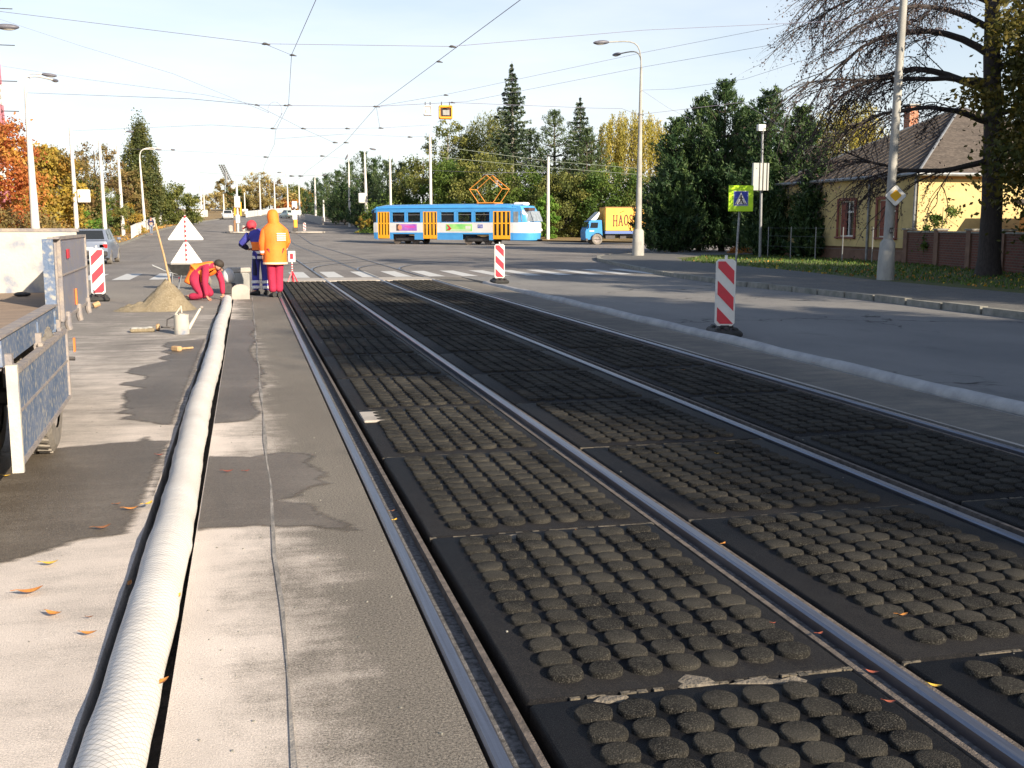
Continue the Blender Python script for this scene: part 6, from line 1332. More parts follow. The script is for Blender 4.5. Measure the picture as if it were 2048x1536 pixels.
# ------------------------------------------------------------------ railings, parapets
def railing(lab, P, h, m, bars=14, name='railing', gap=True, th=.07):
    c = Vector(P[0]); t = thing(name, lab, 'railing', c)
    mb = MB()
    for a, b_ in zip(P[:-1], P[1:]):
        a, b_ = Vector(a) - c, Vector(b_) - c
        mb.tube([a + Vector((0, 0, h)), b_ + Vector((0, 0, h))], th * .6, 6); mb.tube([a + Vector((0, 0, h * .25)), b_ + Vector((0, 0, h * .25))], th * .5, 6)
        for k in range(bars + 1): p = a.lerp(b_, k / bars); mb.tube([p, p + Vector((0, 0, h))], th * .5, 5)
    bpy.data.objects.remove(t); o_ = mb.build('railing', m, loc=c); return tag(o_, lab, 'railing')
def GP(px, Y): return (AT(px, Y), Y, T(Y) + .1)
railing('white tubular railing by the left footway, nearest section', [GP(262, 99), GP(272, 108)], 1.05, M['white'], 8)
railing('white tubular railing along the left footway towards the bend', [GP(274, 108), GP(292, 122), GP(312, 140)], 1.05, M['white'], 12)
railing('farther white railing under the low round tree', [GP(318, 142), GP(336, 165), GP(352, 190)], 1.1, M['white'], 14, th=.1)
railing('dim railing between the far right lane and the dark pines', [(13.6 + bend(112), 112, T(112) + .1), (13.6 + bend(130), 130, T(130) + .1), (13.6 + bend(152), 152, T(152) + .1)], 1.0, M['galv'], 14, th=.08)
def parapet(lab, P, h, m):
    c = Vector(P[0]); mb = MB()
    for a, b_ in zip(P[:-1], P[1:]):
        a, b_ = Vector(a) - c, Vector(b_) - c; n_ = Vector((-(b_ - a).y, (b_ - a).x, 0)).normalized() * .15
        q = [a + n_, a - n_, b_ - n_, b_ + n_]; mb.add([(p.x, p.y, p.z - .6) for p in q] + [(p.x, p.y, p.z + h) for p in q], [(0, 3, 2, 1), (4, 5, 6, 7), (0, 1, 5, 4), (1, 2, 6, 5), (2, 3, 7, 6), (3, 0, 4, 7)])
    return tag(mb.build('parapet_wall', m, loc=c), lab, 'parapet')
parapet('white parapet wall climbing right across the far bend', [GP(494, 205), GP(530, 235), GP(570, 270), GP(606, 312)], 1.0, M['white'])
parapet('low pale wall at the far left of the bend', [GP(415, 205), GP(392, 196), GP(378, 190)], 1.2, M['white'])
parapet('low pale wall beyond the far right posts', [GP(612, 180), GP(630, 165), GP(646, 150)], .9, M['thresh'])
# far floodlight mast
Y = 420; t = thing('floodlight_mast', 'tilted far-off stadium floodlight frame above the autumn trees', 'floodlight', (AT(462, Y), Y, 3)); zz = lambda py: HT(455, py, Y) - 3
mb = MB(); mb.tube([(0, 0, 0), (AT(455, Y) - AT(462, Y), 0, zz(345))], .5, 6); mb.build('mast', M['galv'], t)
mb = MB(); xa, xb = AT(448, Y) - AT(462, Y), AT(460, Y) - AT(462, Y)
for k in range(8):
    u_ = k / 7; x_ = xa + (xb - xa) * u_; z_ = zz(331) + (zz(358) - zz(331)) * u_
    for q in (-1, 0, 1): mb.box((x_ + q * .8, 0, z_), (.6, .3, .6))
mb.tube([(xa, .2, zz(331)), (xb, .2, zz(358))], .25, 5); mb.build('lamp_frame', M['darkm'], t)
# red and white lattice mast, left edge
Y = 78; t = thing('lattice_mast', 'tall red and white lattice mast cut by the left edge', 'lattice mast', (AT(1, Y), Y, T(Y))); hb_ = .62; Ht = HT(5, -60, Y)
for col_, par in (('red', 0), ('white', 1)):
    mb = MB(); n_ = 40
    for k in range(n_):
        if (k // 3) % 2 != par: continue
        z0, z1 = Ht * k / n_, Ht * (k + 1) / n_; w0 = hb_ * (1 - .35 * k / n_); w1 = hb_ * (1 - .35 * (k + 1) / n_); cs0 = [(-w0, -w0), (w0, -w0), (w0, w0), (-w0, w0)]; cs1 = [(-w1, -w1), (w1, -w1), (w1, w1), (-w1, w1)]
        for i in range(4):
            j = (i + 1) % 4; mb.tube([(*cs0[i], z0), (*cs1[i], z1)], .09, 4); mb.tube([(*cs0[i], z0), (*cs1[j], z1)], .05, 4); mb.tube([(*cs0[j], z0), (*cs1[i], z1)], .05, 4); mb.tube([(*cs0[i], z0), (*cs0[j], z0)], .05, 4)
    mb.build('%s_section' % col_, M[col_] if col_ == 'white' else mat('mast_red', (.42, .16, .20), .6), t)
mb = MB()
for py in (17, 90, 162, 222): z_ = HT(5, py, Y) - T(Y); mb.tube([(.3, 0, z_), (1.6, 0, z_)], .03, 5)
mb.build('antenna_arms', M['darkm'], t)

# ------------------------------------------------------------------ house and brick wall
hx0, hy0, hs = 24.4, 35.9, 10.4; HE = 3.35; t = thing('yellow_house', 'single-storey yellow house with a steep weathered hipped roof and brick chimney', 'house', (hx0, hy0, .1))
mb = MB()
wins = [(1.35, 2.6), (4.3, 5.5), (7.6, 8.8)]                 # along the street front, from the near corner
zs, zt_ = .95, 2.42
def wallx(y0, y1, z0, z1, x=.0): mb.box((x + .15, (y0 + y1) / 2, (z0 + z1) / 2), (.3, y1 - y0, z1 - z0))
cuts = [0]; 
wallx(0, hs, .55, zs); wallx(0, hs, zt_, HE)
prev = 0
for a, b_ in wins: wallx(prev, a, zs, zt_); prev = b_
wallx(prev, hs, zs, zt_)
mb.box((hs / 2 + .15, .15, (HE + .55) / 2), (hs - .3, .3, HE - .55)); mb.box((hs / 2 + .15, hs - .15, (HE + .55) / 2), (hs - .3, .3, HE - .55)); mb.box((hs - .15 + .3, hs / 2, (HE + .55) / 2), (.3, hs - .6, HE - .55))
mb.build('wall', M['yhouse'], t)
mb = MB(); mb.box((hs / 2 + .15, hs / 2, .22), (hs + .1, hs + .1, .66)); mb.build('plinth', M['plinth'], t)
MB().box((hs / 2 + .15, -.012, HE - .12), (hs + .06, .05, .16)).build('cornice', mat('orange_cornice', (.62, .28, .08), .8), t)
for a, b_ in wins:
    o = MB().box((.18, (a + b_) / 2, (zs + zt_) / 2), (.02, b_ - a, zt_ - zs)).build('window', M['dglass'], t)
    m2 = MB(); m2.box((.14, (a + b_) / 2, (zs + zt_) / 2), (.06, .06, zt_ - zs)); 
    for yy in (a + .03, b_ - .03): m2.box((.13, yy, (zs + zt_) / 2), (.07, .07, zt_ - zs))
    for zz_ in (zs + .03, zt_ - .03, zt_ - .45): m2.box((.13, (a + b_) / 2, zz_), (.07, b_ - a - .14, .06))
    m2.build('window_frame', M['white'], o)
    m2 = MB(); m2.box((-.02, a - .07, (zs + zt_) / 2), (.05, .13, zt_ - zs + .2)); m2.box((-.02, b_ + .07, (zs + zt_) / 2), (.05, .13, zt_ - zs + .2)); m2.box((-.02, (a + b_) / 2, zt_ + .07), (.05, b_ - a, .12)); m2.box((-.05, (a + b_) / 2, zs - .04), (.12, b_ - a + .3, .07)); m2.box((.08, b_ - .28, (zs + zt_) / 2), (.03, .42, zt_ - zs - .1)); m2.build('shutter', M['ambr'], o)
ov = .42; apz = HT(1895, 214, hy0 + hs / 2) - .1; A_ = (hs / 2 + .15, hs / 2, apz); cs = [(-ov + .1, -ov), (hs + .2 + ov, -ov), (hs + .2 + ov, hs + ov), (-ov + .1, hs + ov)]
rb_ = MB(); 
def subdiv_tri(p0, p1, p2, n_, seed):
    r = random.Random(seed); vs = []; idx = {}
    for i in range(n_ + 1):
        for j in range(n_ + 1 - i):
            u_, v_ = i / n_, j / n_; p = Vector(p0) * (1 - u_ - v_) + Vector(p1) * u_ + Vector(p2) * v_
            if 0 < i < n_ and 0 < j and i + j < n_: p += Vector((0, 0, r.uniform(-.012, .012)))
            idx[(i, j)] = len(vs); vs.append(p)
    fs = []
    for i in range(n_):
        for j in range(n_ - i):
            fs.append((idx[(i, j)], idx[(i + 1, j)], idx[(i, j + 1)]))
            if i + j < n_ - 1: fs.append((idx[(i + 1, j)], idx[(i + 1, j + 1)], idx[(i, j + 1)]))
    rb_.add(vs, fs)
for k in range(4): subdiv_tri((*cs[k], HE - .02), (*cs[(k + 1) % 4], HE - .02), A_, 14, k)
rb_.add([(*c_, HE - .03) for c_ in cs], [(3, 2, 1, 0)]); rf = rb_.build('roof', M['roof'], t)
mb = MB()                                           # sheet joints on the street slope, hip caps, gutter
for k in range(1, 22):
    u_ = k / 22; p = Vector((*cs[3], HE)).lerp(Vector((*cs[0], HE)), u_); m_u = 1 - abs(2 * u_ - 1); q = p.lerp(Vector((p.x + (A_[0] - p.x), p.y, A_[2])), m_u * .99)
    mb.tube([p + Vector((0, 0, .03)), q + Vector((0, 0, .03))], .018, 4)
mb.build('sheet_seam', M['roof'], rf)
mb = MB()
for c_ in (cs[0], cs[1], cs[3]): mb.tube([Vector((*c_, HE + .02)), Vector(A_) + Vector((0, 0, .03))], .05, 6)
mb.build('hip_cap', M['galv'], rf)
mb = MB(); mb.tube([(cs[0][0], cs[0][1], HE - .06), (cs[3][0], cs[3][1], HE - .06)], .07, 8); mb.tube([(cs[0][0], cs[0][1], HE - .06), (cs[1][0], cs[1][1], HE - .06)], .07, 8); mb.tube([(-.06, .1, HE - .1), (-.06, .1, 0)], .05, 8); mb.tube([(-.06, 3.2, HE - .1), (-.06, 3.2, 0)], .05, 8); mb.build('gutter', M['galv'], t)
def brickmat(name, c1, c2, mo, sc_=1.0):
    m = bpy.data.materials.new(name); m.use_nodes = True; n = m.node_tree.nodes; l = m.node_tree.links; b = n['Principled BSDF']; b.inputs['Roughness'].default_value = .9
    t_ = n.new('ShaderNodeTexCoord'); s = n.new('ShaderNodeSeparateXYZ'); l.new(t_.outputs['Object'], s.inputs[0]); c_ = n.new('ShaderNodeCombineXYZ'); ad = n.new('ShaderNodeMath'); l.new(s.outputs[0], ad.inputs[0]); l.new(s.outputs[1], ad.inputs[1]); l.new(ad.outputs[0], c_.inputs[0]); l.new(s.outputs[2], c_.inputs[1])
    k = n.new('ShaderNodeTexBrick'); k.inputs['Color1'].default_value = ncol(0, c1); k.inputs['Color2'].default_value = ncol(0, c2); k.inputs['Mortar'].default_value = ncol(0, mo); k.inputs['Scale'].default_value = 1; k.inputs['Brick Width'].default_value = .27; k.inputs['Row Height'].default_value = .085; k.inputs['Mortar Size'].default_value = .010
    l.new(c_.outputs[0], k.inputs['Vector']); l.new(k.outputs['Color'], b.inputs['Base Color']); return m
M['brick'] = brickmat('brick', (.15, .048, .03), (.10, .035, .025), (.12, .10, .085)); M['cbrick'] = brickmat('chimney_brick', (.48, .17, .08), (.36, .12, .06), (.4, .33, .27))
ycx = 43.0 - hy0; xch = AT(1811, 43.0) - hx0; zct = HT(1811, 212, 43.0) - .1
mb = MB(); mb.box((xch, ycx, zct - 1.3), (.44, .44, 2.6)); o = mb.build('chimney', M['cbrick'], rf); MB().box((xch, ycx, zct + .03), (.54, .54, .09)).build('chimney_cap', M['conc'], o)
mb = MB(); mb.box((1.75, 3.4, 4.15), (.5, .7, .05), M=Matrix.Rotation(-.5, 3, 'Y')); mb.build('skylight', M['white'], rf)
# brick garden wall
P = [(24.25, 36.1), (23.75, 33.5), (23.2, 31.0), (22.6, 28.6), (22.0, 26.2), (21.2, 23.0), (20.4, 19.5)]
c = Vector((*P[0], .1)); t = thing('brick_wall', 'low red brick garden wall with a pale coping behind the verge tree', 'garden wall', c); mb = MB(); mc = MB(); mpz = MB()
for a, b_ in zip(P[:-1], P[1:]):
    a2, b2 = Vector(a) - c.xy, Vector(b_) - c.xy; d_ = b2 - a2; L_ = d_.length; an = math.atan2(d_.y, d_.x); m_c = (a2 + b2) / 2
    mb.box((m_c.x, m_c.y, .58), (L_ - .30, .22, 1.16), rz=an); mc.box((m_c.x, m_c.y, 1.19), (L_ - .32, .32, .06), rz=an); mpz.box((a2.x, a2.y, .62), (.34, .34, 1.26), rz=an); mc.box((a2.x, a2.y, 1.28), (.42, .42, .06), rz=an)
mb.build('wall', M['brick'], t); mc.build('coping', M['kerb'], t); mpz.build('pier', M['plinth'], t)
# lean-to roof behind the wall
t = thing('shed', 'low grey-roofed shed behind the brick wall, right of the yellow house', 'shed', (30.5, 33.0, .1)); MB().box((0, 0, .9), (6.0, 2.4, 1.8)).build('wall', mat('orange_brown_render', (.50, .26, .10), .9), t); MB().box((0, 0, 2.0), (6.5, 3.0, .10), M=Matrix.Rotation(.22, 3, 'X')).build('roof', M['roof'], t)
# thin fence posts before the house front
for i, y_ in enumerate((36.4, 38.5, 40.6, 42.7, 44.8)):
    o = MB().tube([(0, 0, 0), (0, 0, 1.35)], .022, 6).build('fence_post', M['galv'], loc=(22.9 + .0 * i, y_, .1)); tag(o, 'slim grey fence post before the house front, %s from the brick wall' % ordn[i], 'fence post', 'slim fence posts before the house')
o = MB()
for z_ in (.5, .95, 1.3): o.tube([(0, -2, z_), (0, 8.6, z_)], .003, 4)
tag(o.build('fence_wire', M['galv'], loc=(22.9, 36.4, .1)), 'thin wires strung along the fence posts before the house', 'fence wire')

# ------------------------------------------------------------------ autumn leaves lying about
def big_leaf(px, py, s_, rz, colr, lab, z=.012, curl=.25):
    c = G(px, py, z); mb = MB(); n_ = 7; vs = []
    for k in range(n_):
        u_ = k / (n_ - 1); wd = s_ * .24 * math.sin(math.pi * min(1, u_ * .95 + .03)) ** .8; x = (u_ - .5) * s_; zc = curl * s_ * (u_ - .5) ** 2 * 1.5
        vs += [(x, -wd, zc + curl * wd * .5), (x, 0, zc), (x, wd, zc + curl * wd * .5)]
    fs = []
    for k in range(n_ - 1): a = k * 3; fs += [(a, a + 3, a + 4, a + 1), (a + 1, a + 4, a + 5, a + 2)]
    mb.add(vs, fs); mb.tube([(-s_ * .5, 0, curl * s_ * .37), (-s_ * .72, .01, curl * s_ * .3)], .0015, 4)
    o = mb.build('fallen_leaf', colr, loc=c, rz=rz); tag(o, lab, 'fallen leaf', 'single leaves fallen on the asphalt and panels')
S_ = .75
lf = {'y': mat('yellow_leaf', (.72, .48, .06), .6, (.55, .30, .05), 30), 'o': mat('orange_leaf', (.60, .26, .05), .6, (.42, .15, .04), 30), 'b': mat('brown_leaf', (.28, .12, .05), .7, (.18, .08, .04), 30), 'r': mat('red_leaf', (.34, .09, .05), .6, (.24, .06, .03), 30)}
for px, py, s_, rz, k, lab in [(100, 1127, .085, .1, 'y', 'yellow-green leaf just below the dark edge on the left'), (60, 1184, .12, .3, 'o', 'long orange leaf left of the pipe'), (108, 1228, .085, -.5, 'o', 'rounded orange leaf below the long one'), (178, 1267, .07, -.1, 'o', 'small orange leaf nearest the pipe on the left'),
    (205, 1056, .10, .4, 'b', 'brown curled leaf on the dark patch by the pipe'), (262, 1018, .09, .1, 'o', 'faint orange leaf on the dark patch'), (456, 943, .08, .1, 'r', 'reddish leaf on the dark patch right of the pipe'), (493, 942, .05, .4, 'r', 'tiny reddish leaf beside the seam'),
    (320, 910, .06, .1, 'r', 'red-brown leaf at the trench edge above the dark patch'), (12, 952, .07, .1, 'y', 'yellow leaf under the trailer board'), (1805, 1230, .075, 0, 'o', 'orange leaf on the plain edge of a middle panel'), (1435, 907, .04, 0, 'y', 'tiny yellow leaf on the third rail'),
    (1640, 1267, .05, .3, 'r', 'small red leaf on the lip of the broad rail'), (1448, 1087, .05, .8, 'o', 'curled leaf standing on the broad rail edge'), (1780, 1404, .06, -.3, 'r', 'red twig-like leaf on the near panel'), (1745, 1345, .07, -.6, 'r', 'red leaf caught by the lip of the broad rail'),
    (1548, 1246, .03, .2, 'r', 'tiny red leaf in the left row of panels'), (1870, 1372, .07, -.6, 'y', 'yellow leaf lying on the broad rail near the frame edge'), (1157, 1061, .035, 0, 'o', 'orange stub in the second joint'), (1368, 740, .05, 0, 'o', 'small orange leaf far up the middle row'), (790, 1040, .06, .9, 'y', 'yellow leaf stuck in the groove of the left rail'),
    (785, 1022, .05, .6, 'b', 'brown leaf beside the yellow one in the rail groove'), (296, 1008, .08, .9, 'y', 'yellow leaf lodged on the left side of the pipe'), (255, 1170, .08, 1.2, 'o', 'orange leaf down in the trench'), (352, 1195, .07, 1.0, 'y', 'yellow leaf on the right flank of the pipe'), (318, 1366, .08, .5, 'o', 'curled brown-orange leaf overhanging the pipe right side'),
    (180, 1234, .03, .2, 'b', 'tiny dark leaf between the orange leaves'), (235, 1008, .05, .5, 'b', 'brown leaf near the trench on the dark patch'), (1628, 726, .07, 0, 'r', 'red-brown leaf beside the right pipe'), (1060, 720, .03, 0, 'o', 'speck of a leaf on the left row of panels')]:
    big_leaf(px, py, s_ * (.62 if px > 600 else .85), rz, lf[k], lab, z=.03 if px in (296, 352, 318, 1448, 1870) else (-.02 if px in (255, 790, 785) else .012), curl=.5)
# grit and stones scattered on the asphalt
mb = MB(); r = random.Random(11)
for _ in range(260):
    y = 2.6 + 16 * r.random() ** 1.6; x = r.choice([r.uniform(-.25, .6), r.uniform(-.25, .6), r.uniform(-1.6, -.6), r.uniform(.85, 5)]); s_ = r.uniform(.0015, .0045)
    mb.box((x, y, s_ * .6 + (.0 if x < .7 else -.003)), (s_ * 2, s_ * 1.6, s_ * 1.3), rz=r.uniform(0, 3))
tag(mb.build('grit', M['kerb']), 'loose pale grit scattered over the asphalt and panels', 'grit', kind='stuff')
# ------------------------------------------------------------------ people
def skinned(name, nodes, edges, m, parent, root, sub=2, extra=None, smooth=True):
    """nodes: name -> (pos, rx, ry); one continuous surface grown round the skeleton"""
    names = list(nodes); vi = {k: i for i, k in enumerate(names)}
    me = bpy.data.meshes.new('tmp'); me.from_pydata([nodes[k][0] for k in names], [(vi[a], vi[b]) for a, b in edges], []); me.update()
    o = bpy.data.objects.new('tmp', me); COL.objects.link(o); sk = o.modifiers.new('s', 'SKIN'); sk.use_smooth_shade = True
    for i, k in enumerate(names):
        v = me.skin_vertices[0].data[i]; n_ = nodes[k]; v.radius = (n_[1], n_[2] if len(n_) > 2 else n_[1]); v.use_root = (k == root)
    sb = o.modifiers.new('u', 'SUBSURF'); sb.levels = sub; sb.render_levels = sub
    bpy.context.view_layer.update(); dg = bpy.context.evaluated_depsgraph_get(); dg.update(); ev = o.evaluated_get(dg); nm = bpy.data.meshes.new_from_object(ev)
    bpy.data.objects.remove(o, do_unlink=True); bpy.data.meshes.remove(me)
    if extra:                                  # join extra geometry (fingers, nose) into the same mesh
        n0 = [tuple(v.co) for v in nm.vertices]; f0 = [tuple(p.vertices) for p in nm.polygons]; mb = MB(); mb.v = n0; mb.f = f0; mb.add(extra.v, extra.f); nm2 = bpy.data.meshes.new(name); nm2.from_pydata(mb.v, [], mb.f); nm2.update(); nm = nm2
    nm.name = name; nm.materials.clear(); nm.materials.append(m); nm.polygons.foreach_set('use_smooth', [smooth] * len(nm.polygons))
    r = bpy.data.objects.new(name, nm); COL.objects.link(r); r.parent = parent; return r
def hand(mb, w, f, side, s=1.0, curl=.5):
    """palm + four fingers + thumb, wrist w, f = direction of the fingers, side = thumb direction"""
    w = Vector(w); f = Vector(f).normalized(); side = Vector(side).normalized(); nrm = f.cross(side).normalized()
    mb.tube([w - f * .02, w + f * .03, w + f * .075, w + f * .095], [.026 * s, .036 * s, .040 * s, .030 * s], 10, flat=.55)
    for k, (L_, off) in enumerate(((.062, .028), (.072, .010), (.068, -.009), (.052, -.027))):
        b = w + f * .085 + side * off; d1 = (f + nrm * curl * .6).normalized(); d2 = (f * .5 + nrm * curl * 1.6).normalized(); mb.tube([b - f * .02, b + d1 * L_ * .5 * s, b + d1 * L_ * .5 * s + d2 * L_ * .55 * s], [.0095 * s, .0088 * s, .0068 * s], 7)
    b = w + f * .035 + side * .032; d = (f * .6 + side * .7).normalized(); mb.tube([b - side * .015, b + d * .03, b + (d + f * .5).normalized() * .062], [.012 * s, .0105 * s, .008 * s], 7)
def face(mb, c, fwd, r):
    c = Vector(c); fwd = Vector(fwd).normalized(); up = Vector((0, 0, 1)); up = (up - fwd * up.dot(fwd)).normalized() if abs(fwd.z) < .95 else Vector((0, 1, 0)); sd_ = fwd.cross(up)
    mb.tube([c + fwd * r * .86 + up * r * .12, c + fwd * r * 1.14 - up * r * .22, c + fwd * r * .95 - up * r * .3], [.010, .017, .012], 7)         # nose
    for s_ in (-1, 1): mb.ball(c + sd_ * s_ * r * .84 - up * r * .05, (.014, .022, .03), 8, 6)                                                # ears
    mb.tube([c + fwd * r * .84 - up * r * .52 - sd_ * .02, c + fwd * r * .93 - up * r * .52, c + fwd * r * .84 - up * r * .52 + sd_ * .02], [.006, .009, .006], 6)
def eyes(par, c, fwd, r):
    c = Vector(c); fwd = Vector(fwd).normalized(); up = Vector((0, 0, 1)); up = (up - fwd * up.dot(fwd)).normalized(); sd_ = fwd.cross(up); mb = MB()
    for s_ in (-1, 1): mb.ball(c + fwd * r * .86 + sd_ * s_ * r * .34 + up * r * .06, .011, 8, 6); mb.tube([c + fwd * r * .88 + sd_ * s_ * r * .18 + up * r * .24, c + fwd * r * .84 + sd_ * s_ * r * .5 + up * r * .22], .006, 5)
    mb.build('eyes', M['hair'], par)

BE = [('pelvis', 'waist'), ('waist', 'chest'), ('chest', 'neck'), ('neck', 'head'), ('head', 'crown'), ('chest', 'shl'), ('shl', 'ell'), ('ell', 'wrl'), ('chest', 'shr'), ('shr', 'elr'), ('elr', 'wrr'), ('pelvis', 'hpl'), ('hpl', 'knl'), ('knl', 'anl'), ('anl', 'tol'), ('pelvis', 'hpr'), ('hpr', 'knr'), ('knr', 'anr'), ('anr', 'tor')]
def body(par, J, fwd, hf=None):
    rad = dict(pelvis=(.125, .10), waist=(.115, .09), chest=(.15, .105), neck=(.055, .055), head=(.085, .095), crown=(.065, .075), shl=(.062, .062), shr=(.062, .062), ell=(.043, .043), elr=(.043, .043), wrl=(.029, .026), wrr=(.029, .026), hpl=(.09, .09), hpr=(.09, .09), knl=(.06, .06), knr=(.06, .06), anl=(.042, .042), anr=(.042, .042), tol=(.035, .03), tor=(.035, .03))
    nodes = {k: (tuple(J[k]),) + rad[k] for k in rad}
    ex = MB(); face(ex, Vector(J['head']) * .7 + Vector(J['crown']) * .3, hf or fwd, .095)
    for s_ in ('l', 'r'):
        w = Vector(J['wr' + s_]); f = (w - Vector(J['el' + s_])).normalized()
        if 'hf' + s_ in J: f = Vector(J['hf' + s_])
        sd_ = Vector(fwd) - f * Vector(fwd).dot(f); sd_ = sd_ if sd_.length > .1 else Vector((0, 0, 1)); hand(ex, w, f, sd_, 1.0, .5 if s_ == 'l' else -.5)
    return skinned('body', nodes, BE, M['skin'], par, 'pelvis', 2, ex)
def garment(nm, par, J, parts, m, root, sub=2):
    nodes = {}; edges = []
    for k, rr in parts['n'].items():
        p = Vector(J[k]) if k in J else Vector(rr[2]); nodes[k] = (tuple(p), rr[0], rr[1])
    return skinned(nm, nodes, parts['e'], m, par, root, sub)
def shoe(par, an, to, m='black'):
    a, b = Vector(an), Vector(to); d = (b - a); d.z = 0; d.normalize(); c = Vector((a.x, a.y, 0)); z = min(a.z, .09)
    rz_ = math.atan2(d.y, d.x); Mx = Matrix.Rotation(rz_, 3, 'Z'); mb = MB(); st = [(-.09, .035, .10), (-.06, .045, .12), (.02, .045, .11), (.10, .05, .075), (.16, .048, .055), (.19, .025, .035)]
    mb.loft([[tuple(Mx @ Vector((x, w_ * math.cos(q * math.pi / 5), (h_ * .5) + h_ * .5 * math.sin(q * math.pi / 5))) + c) for q in range(10)] for x, w_, h_ in st]); return mb.build('shoe', M[m], par, smooth=True)
def ellring(c, rx, ry, n_=20, tilt=0, wr=0, seed=0):
    return [(c[0] + rx * math.cos(2 * math.pi * k / n_) * (1 + wr * math.sin(5 * 2 * math.pi * k / n_ + seed)), c[1] + ry * math.sin(2 * math.pi * k / n_) * (1 + wr * math.cos(4 * 2 * math.pi * k / n_ + seed)), c[2] + tilt * math.cos(2 * math.pi * k / n_)) for k in range(n_)]

# 1: standing in an orange hooded jacket, back to the camera
base = G(553, 594); t = thing('person', 'person standing with back turned in a long orange hooded jacket and crimson trousers', 'person', base, .12)
J = dict(pelvis=(0, 0, .98), waist=(0, .0, 1.14), chest=(0, .01, 1.40), neck=(0, .03, 1.56), head=(-.02, .05, 1.67), crown=(-.02, .05, 1.76), shl=(-.2, .01, 1.46), ell=(-.27, .0, 1.16), wrl=(-.25, .05, .90), hfl=(-.05, .1, -1), shr=(.2, .01, 1.46), elr=(.27, .03, 1.18), wrr=(.20, .20, .98), hpl=(-.09, 0, .94), knl=(-.085, .03, .50), anl=(-.075, -.01, .09), tol=(-.10, .13, .04), hpr=(.09, 0, .94), knr=(.07, .03, .50), anr=(.06, .0, .09), tor=(.07, .15, .04))
body(t, J, (0, 1, 0))
mb = MB(); mb.loft([ellring(c, rx, ry, 24, 0, wr, z0) for c, rx, ry, wr, z0 in (((0, 0, .70), .255, .195, .03, 0), ((0, 0, .74), .25, .19, .045, 0), ((0, 0, .92), .24, .18, .05, 1), ((0, .0, 1.10), .232, .175, .045, 2), ((0, .01, 1.26), .24, .178, .04, 1), ((0, .01, 1.38), .25, .175, .02, 3), ((0, .02, 1.46), .25, .155, .01, 2), ((0, .03, 1.52), .19, .135, 0, 0), ((0, .03, 1.57), .13, .12, 0, 0), ((-.0, .03, 1.60), .095, .10, 0, 0))])
jk = mb.build('jacket', M['yelor'], t, smooth=True)
for s_, e_ in (('l', 'ell'), ('r', 'elr')):
    a, b_, c_ = Vector(J['sh' + s_]), Vector(J['el' + s_]), Vector(J['wr' + s_]); sx = -1 if s_ == 'l' else 1
    P = [a + Vector((-.03 * sx, 0, .0)), a + Vector((.01 * sx, 0, -.06)), a.lerp(b_, .5), b_, b_.lerp(c_, .5), b_.lerp(c_, .93)]
    o = MB().tube(P, [.05, .078, .076, .074, .068, .060], 14).build('sleeve', M['orange'] if s_ == 'l' else M['yelor'], jk, smooth=True)  # left sleeve coloured redder to show the jacket's shaded side
    MB().tube([b_.lerp(c_, .62), b_.lerp(c_, .80)], [.072, .068], 14).build('cuff_band', M['refl'], o)
mb = MB(); mb.loft([ellring((0, 0, .705), .262, .202, 24), ellring((0, 0, .745), .262, .20, 24)]); mb.build('hem_band', mat('pale_hem', (.85, .62, .42), .6), jk)
mb = MB(); vs = []
for z_ in (1.20, 1.245, 1.29, 1.335): mb.add([(.02 + x_ * .2, -math.sqrt(max(0, 1 - ((.02 + x_ * .2) / .262) ** 2)) * .190, zz_) for x_ in (0, .33, .66, 1) for zz_ in (z_, z_ + .026)], [(0, 2, 3, 1), (2, 4, 5, 3), (4, 6, 7, 5)])
mb.build('back_lettering', mat('pale_print', (.95, .80, .60), .6), jk)
hm = MB(); hm.loft([ellring(c, rx, ry, 20) for c, rx, ry in (((0, .03, 1.54), .135, .13), ((-.01, .03, 1.60), .118, .125), ((-.02, .035, 1.69), .126, .135), ((-.02, .04, 1.78), .113, .122), ((-.02, .045, 1.835), .082, .09), ((-.02, .045, 1.86), .03, .035))]); hm.build('hood', M['yelor'], t, smooth=True)
garment('trousers', t, J, {'n': {'pelvis': (.15, .13), 'hpl': (.115, .115), 'knl': (.10, .10), 'anl': (.092, .092, None), 'hpr': (.115, .115), 'knr': (.10, .10), 'anr': (.092, .092)}, 'e': [('pelvis', 'hpl'), ('hpl', 'knl'), ('knl', 'anl'), ('pelvis', 'hpr'), ('hpr', 'knr'), ('knr', 'anr')]}, M['crim'], 'pelvis')
shoe(t, J['anl'], J['tol']); shoe(t, J['anr'], J['tor'])

# 2: stooping in blue overalls with a red cap
base = G(521, 590); t = thing('person', 'person in blue and orange reflective workwear and red cap stooping beside the hooded one', 'person', base, .0)
J = dict(pelvis=(.03, 0, .90), waist=(.03, .02, 1.05), chest=(-.02, .10, 1.27), neck=(-.09, .17, 1.40), head=(-.15, .22, 1.46), crown=(-.16, .20, 1.55), shl=(-.20, .12, 1.30), ell=(-.37, .20, 1.12), wrl=(-.25, .40, 1.02), shr=(.15, .12, 1.32), elr=(.17, .28, 1.10), wrr=(-.05, .42, 1.02), hpl=(-.06, 0, .87), knl=(-.09, .05, .47), anl=(-.09, -.02, .09), tol=(-.20, .08, .04), hpr=(.10, 0, .87), knr=(.12, .03, .47), anr=(.13, -.02, .09), tor=(.11, .13, .04))
bd = body(t, J, (-.7, .7, 0), (-.8, .4, -.45))
eyes(bd, Vector(J['head']) * .7 + Vector(J['crown']) * .3, (-.8, .4, -.45), .095)
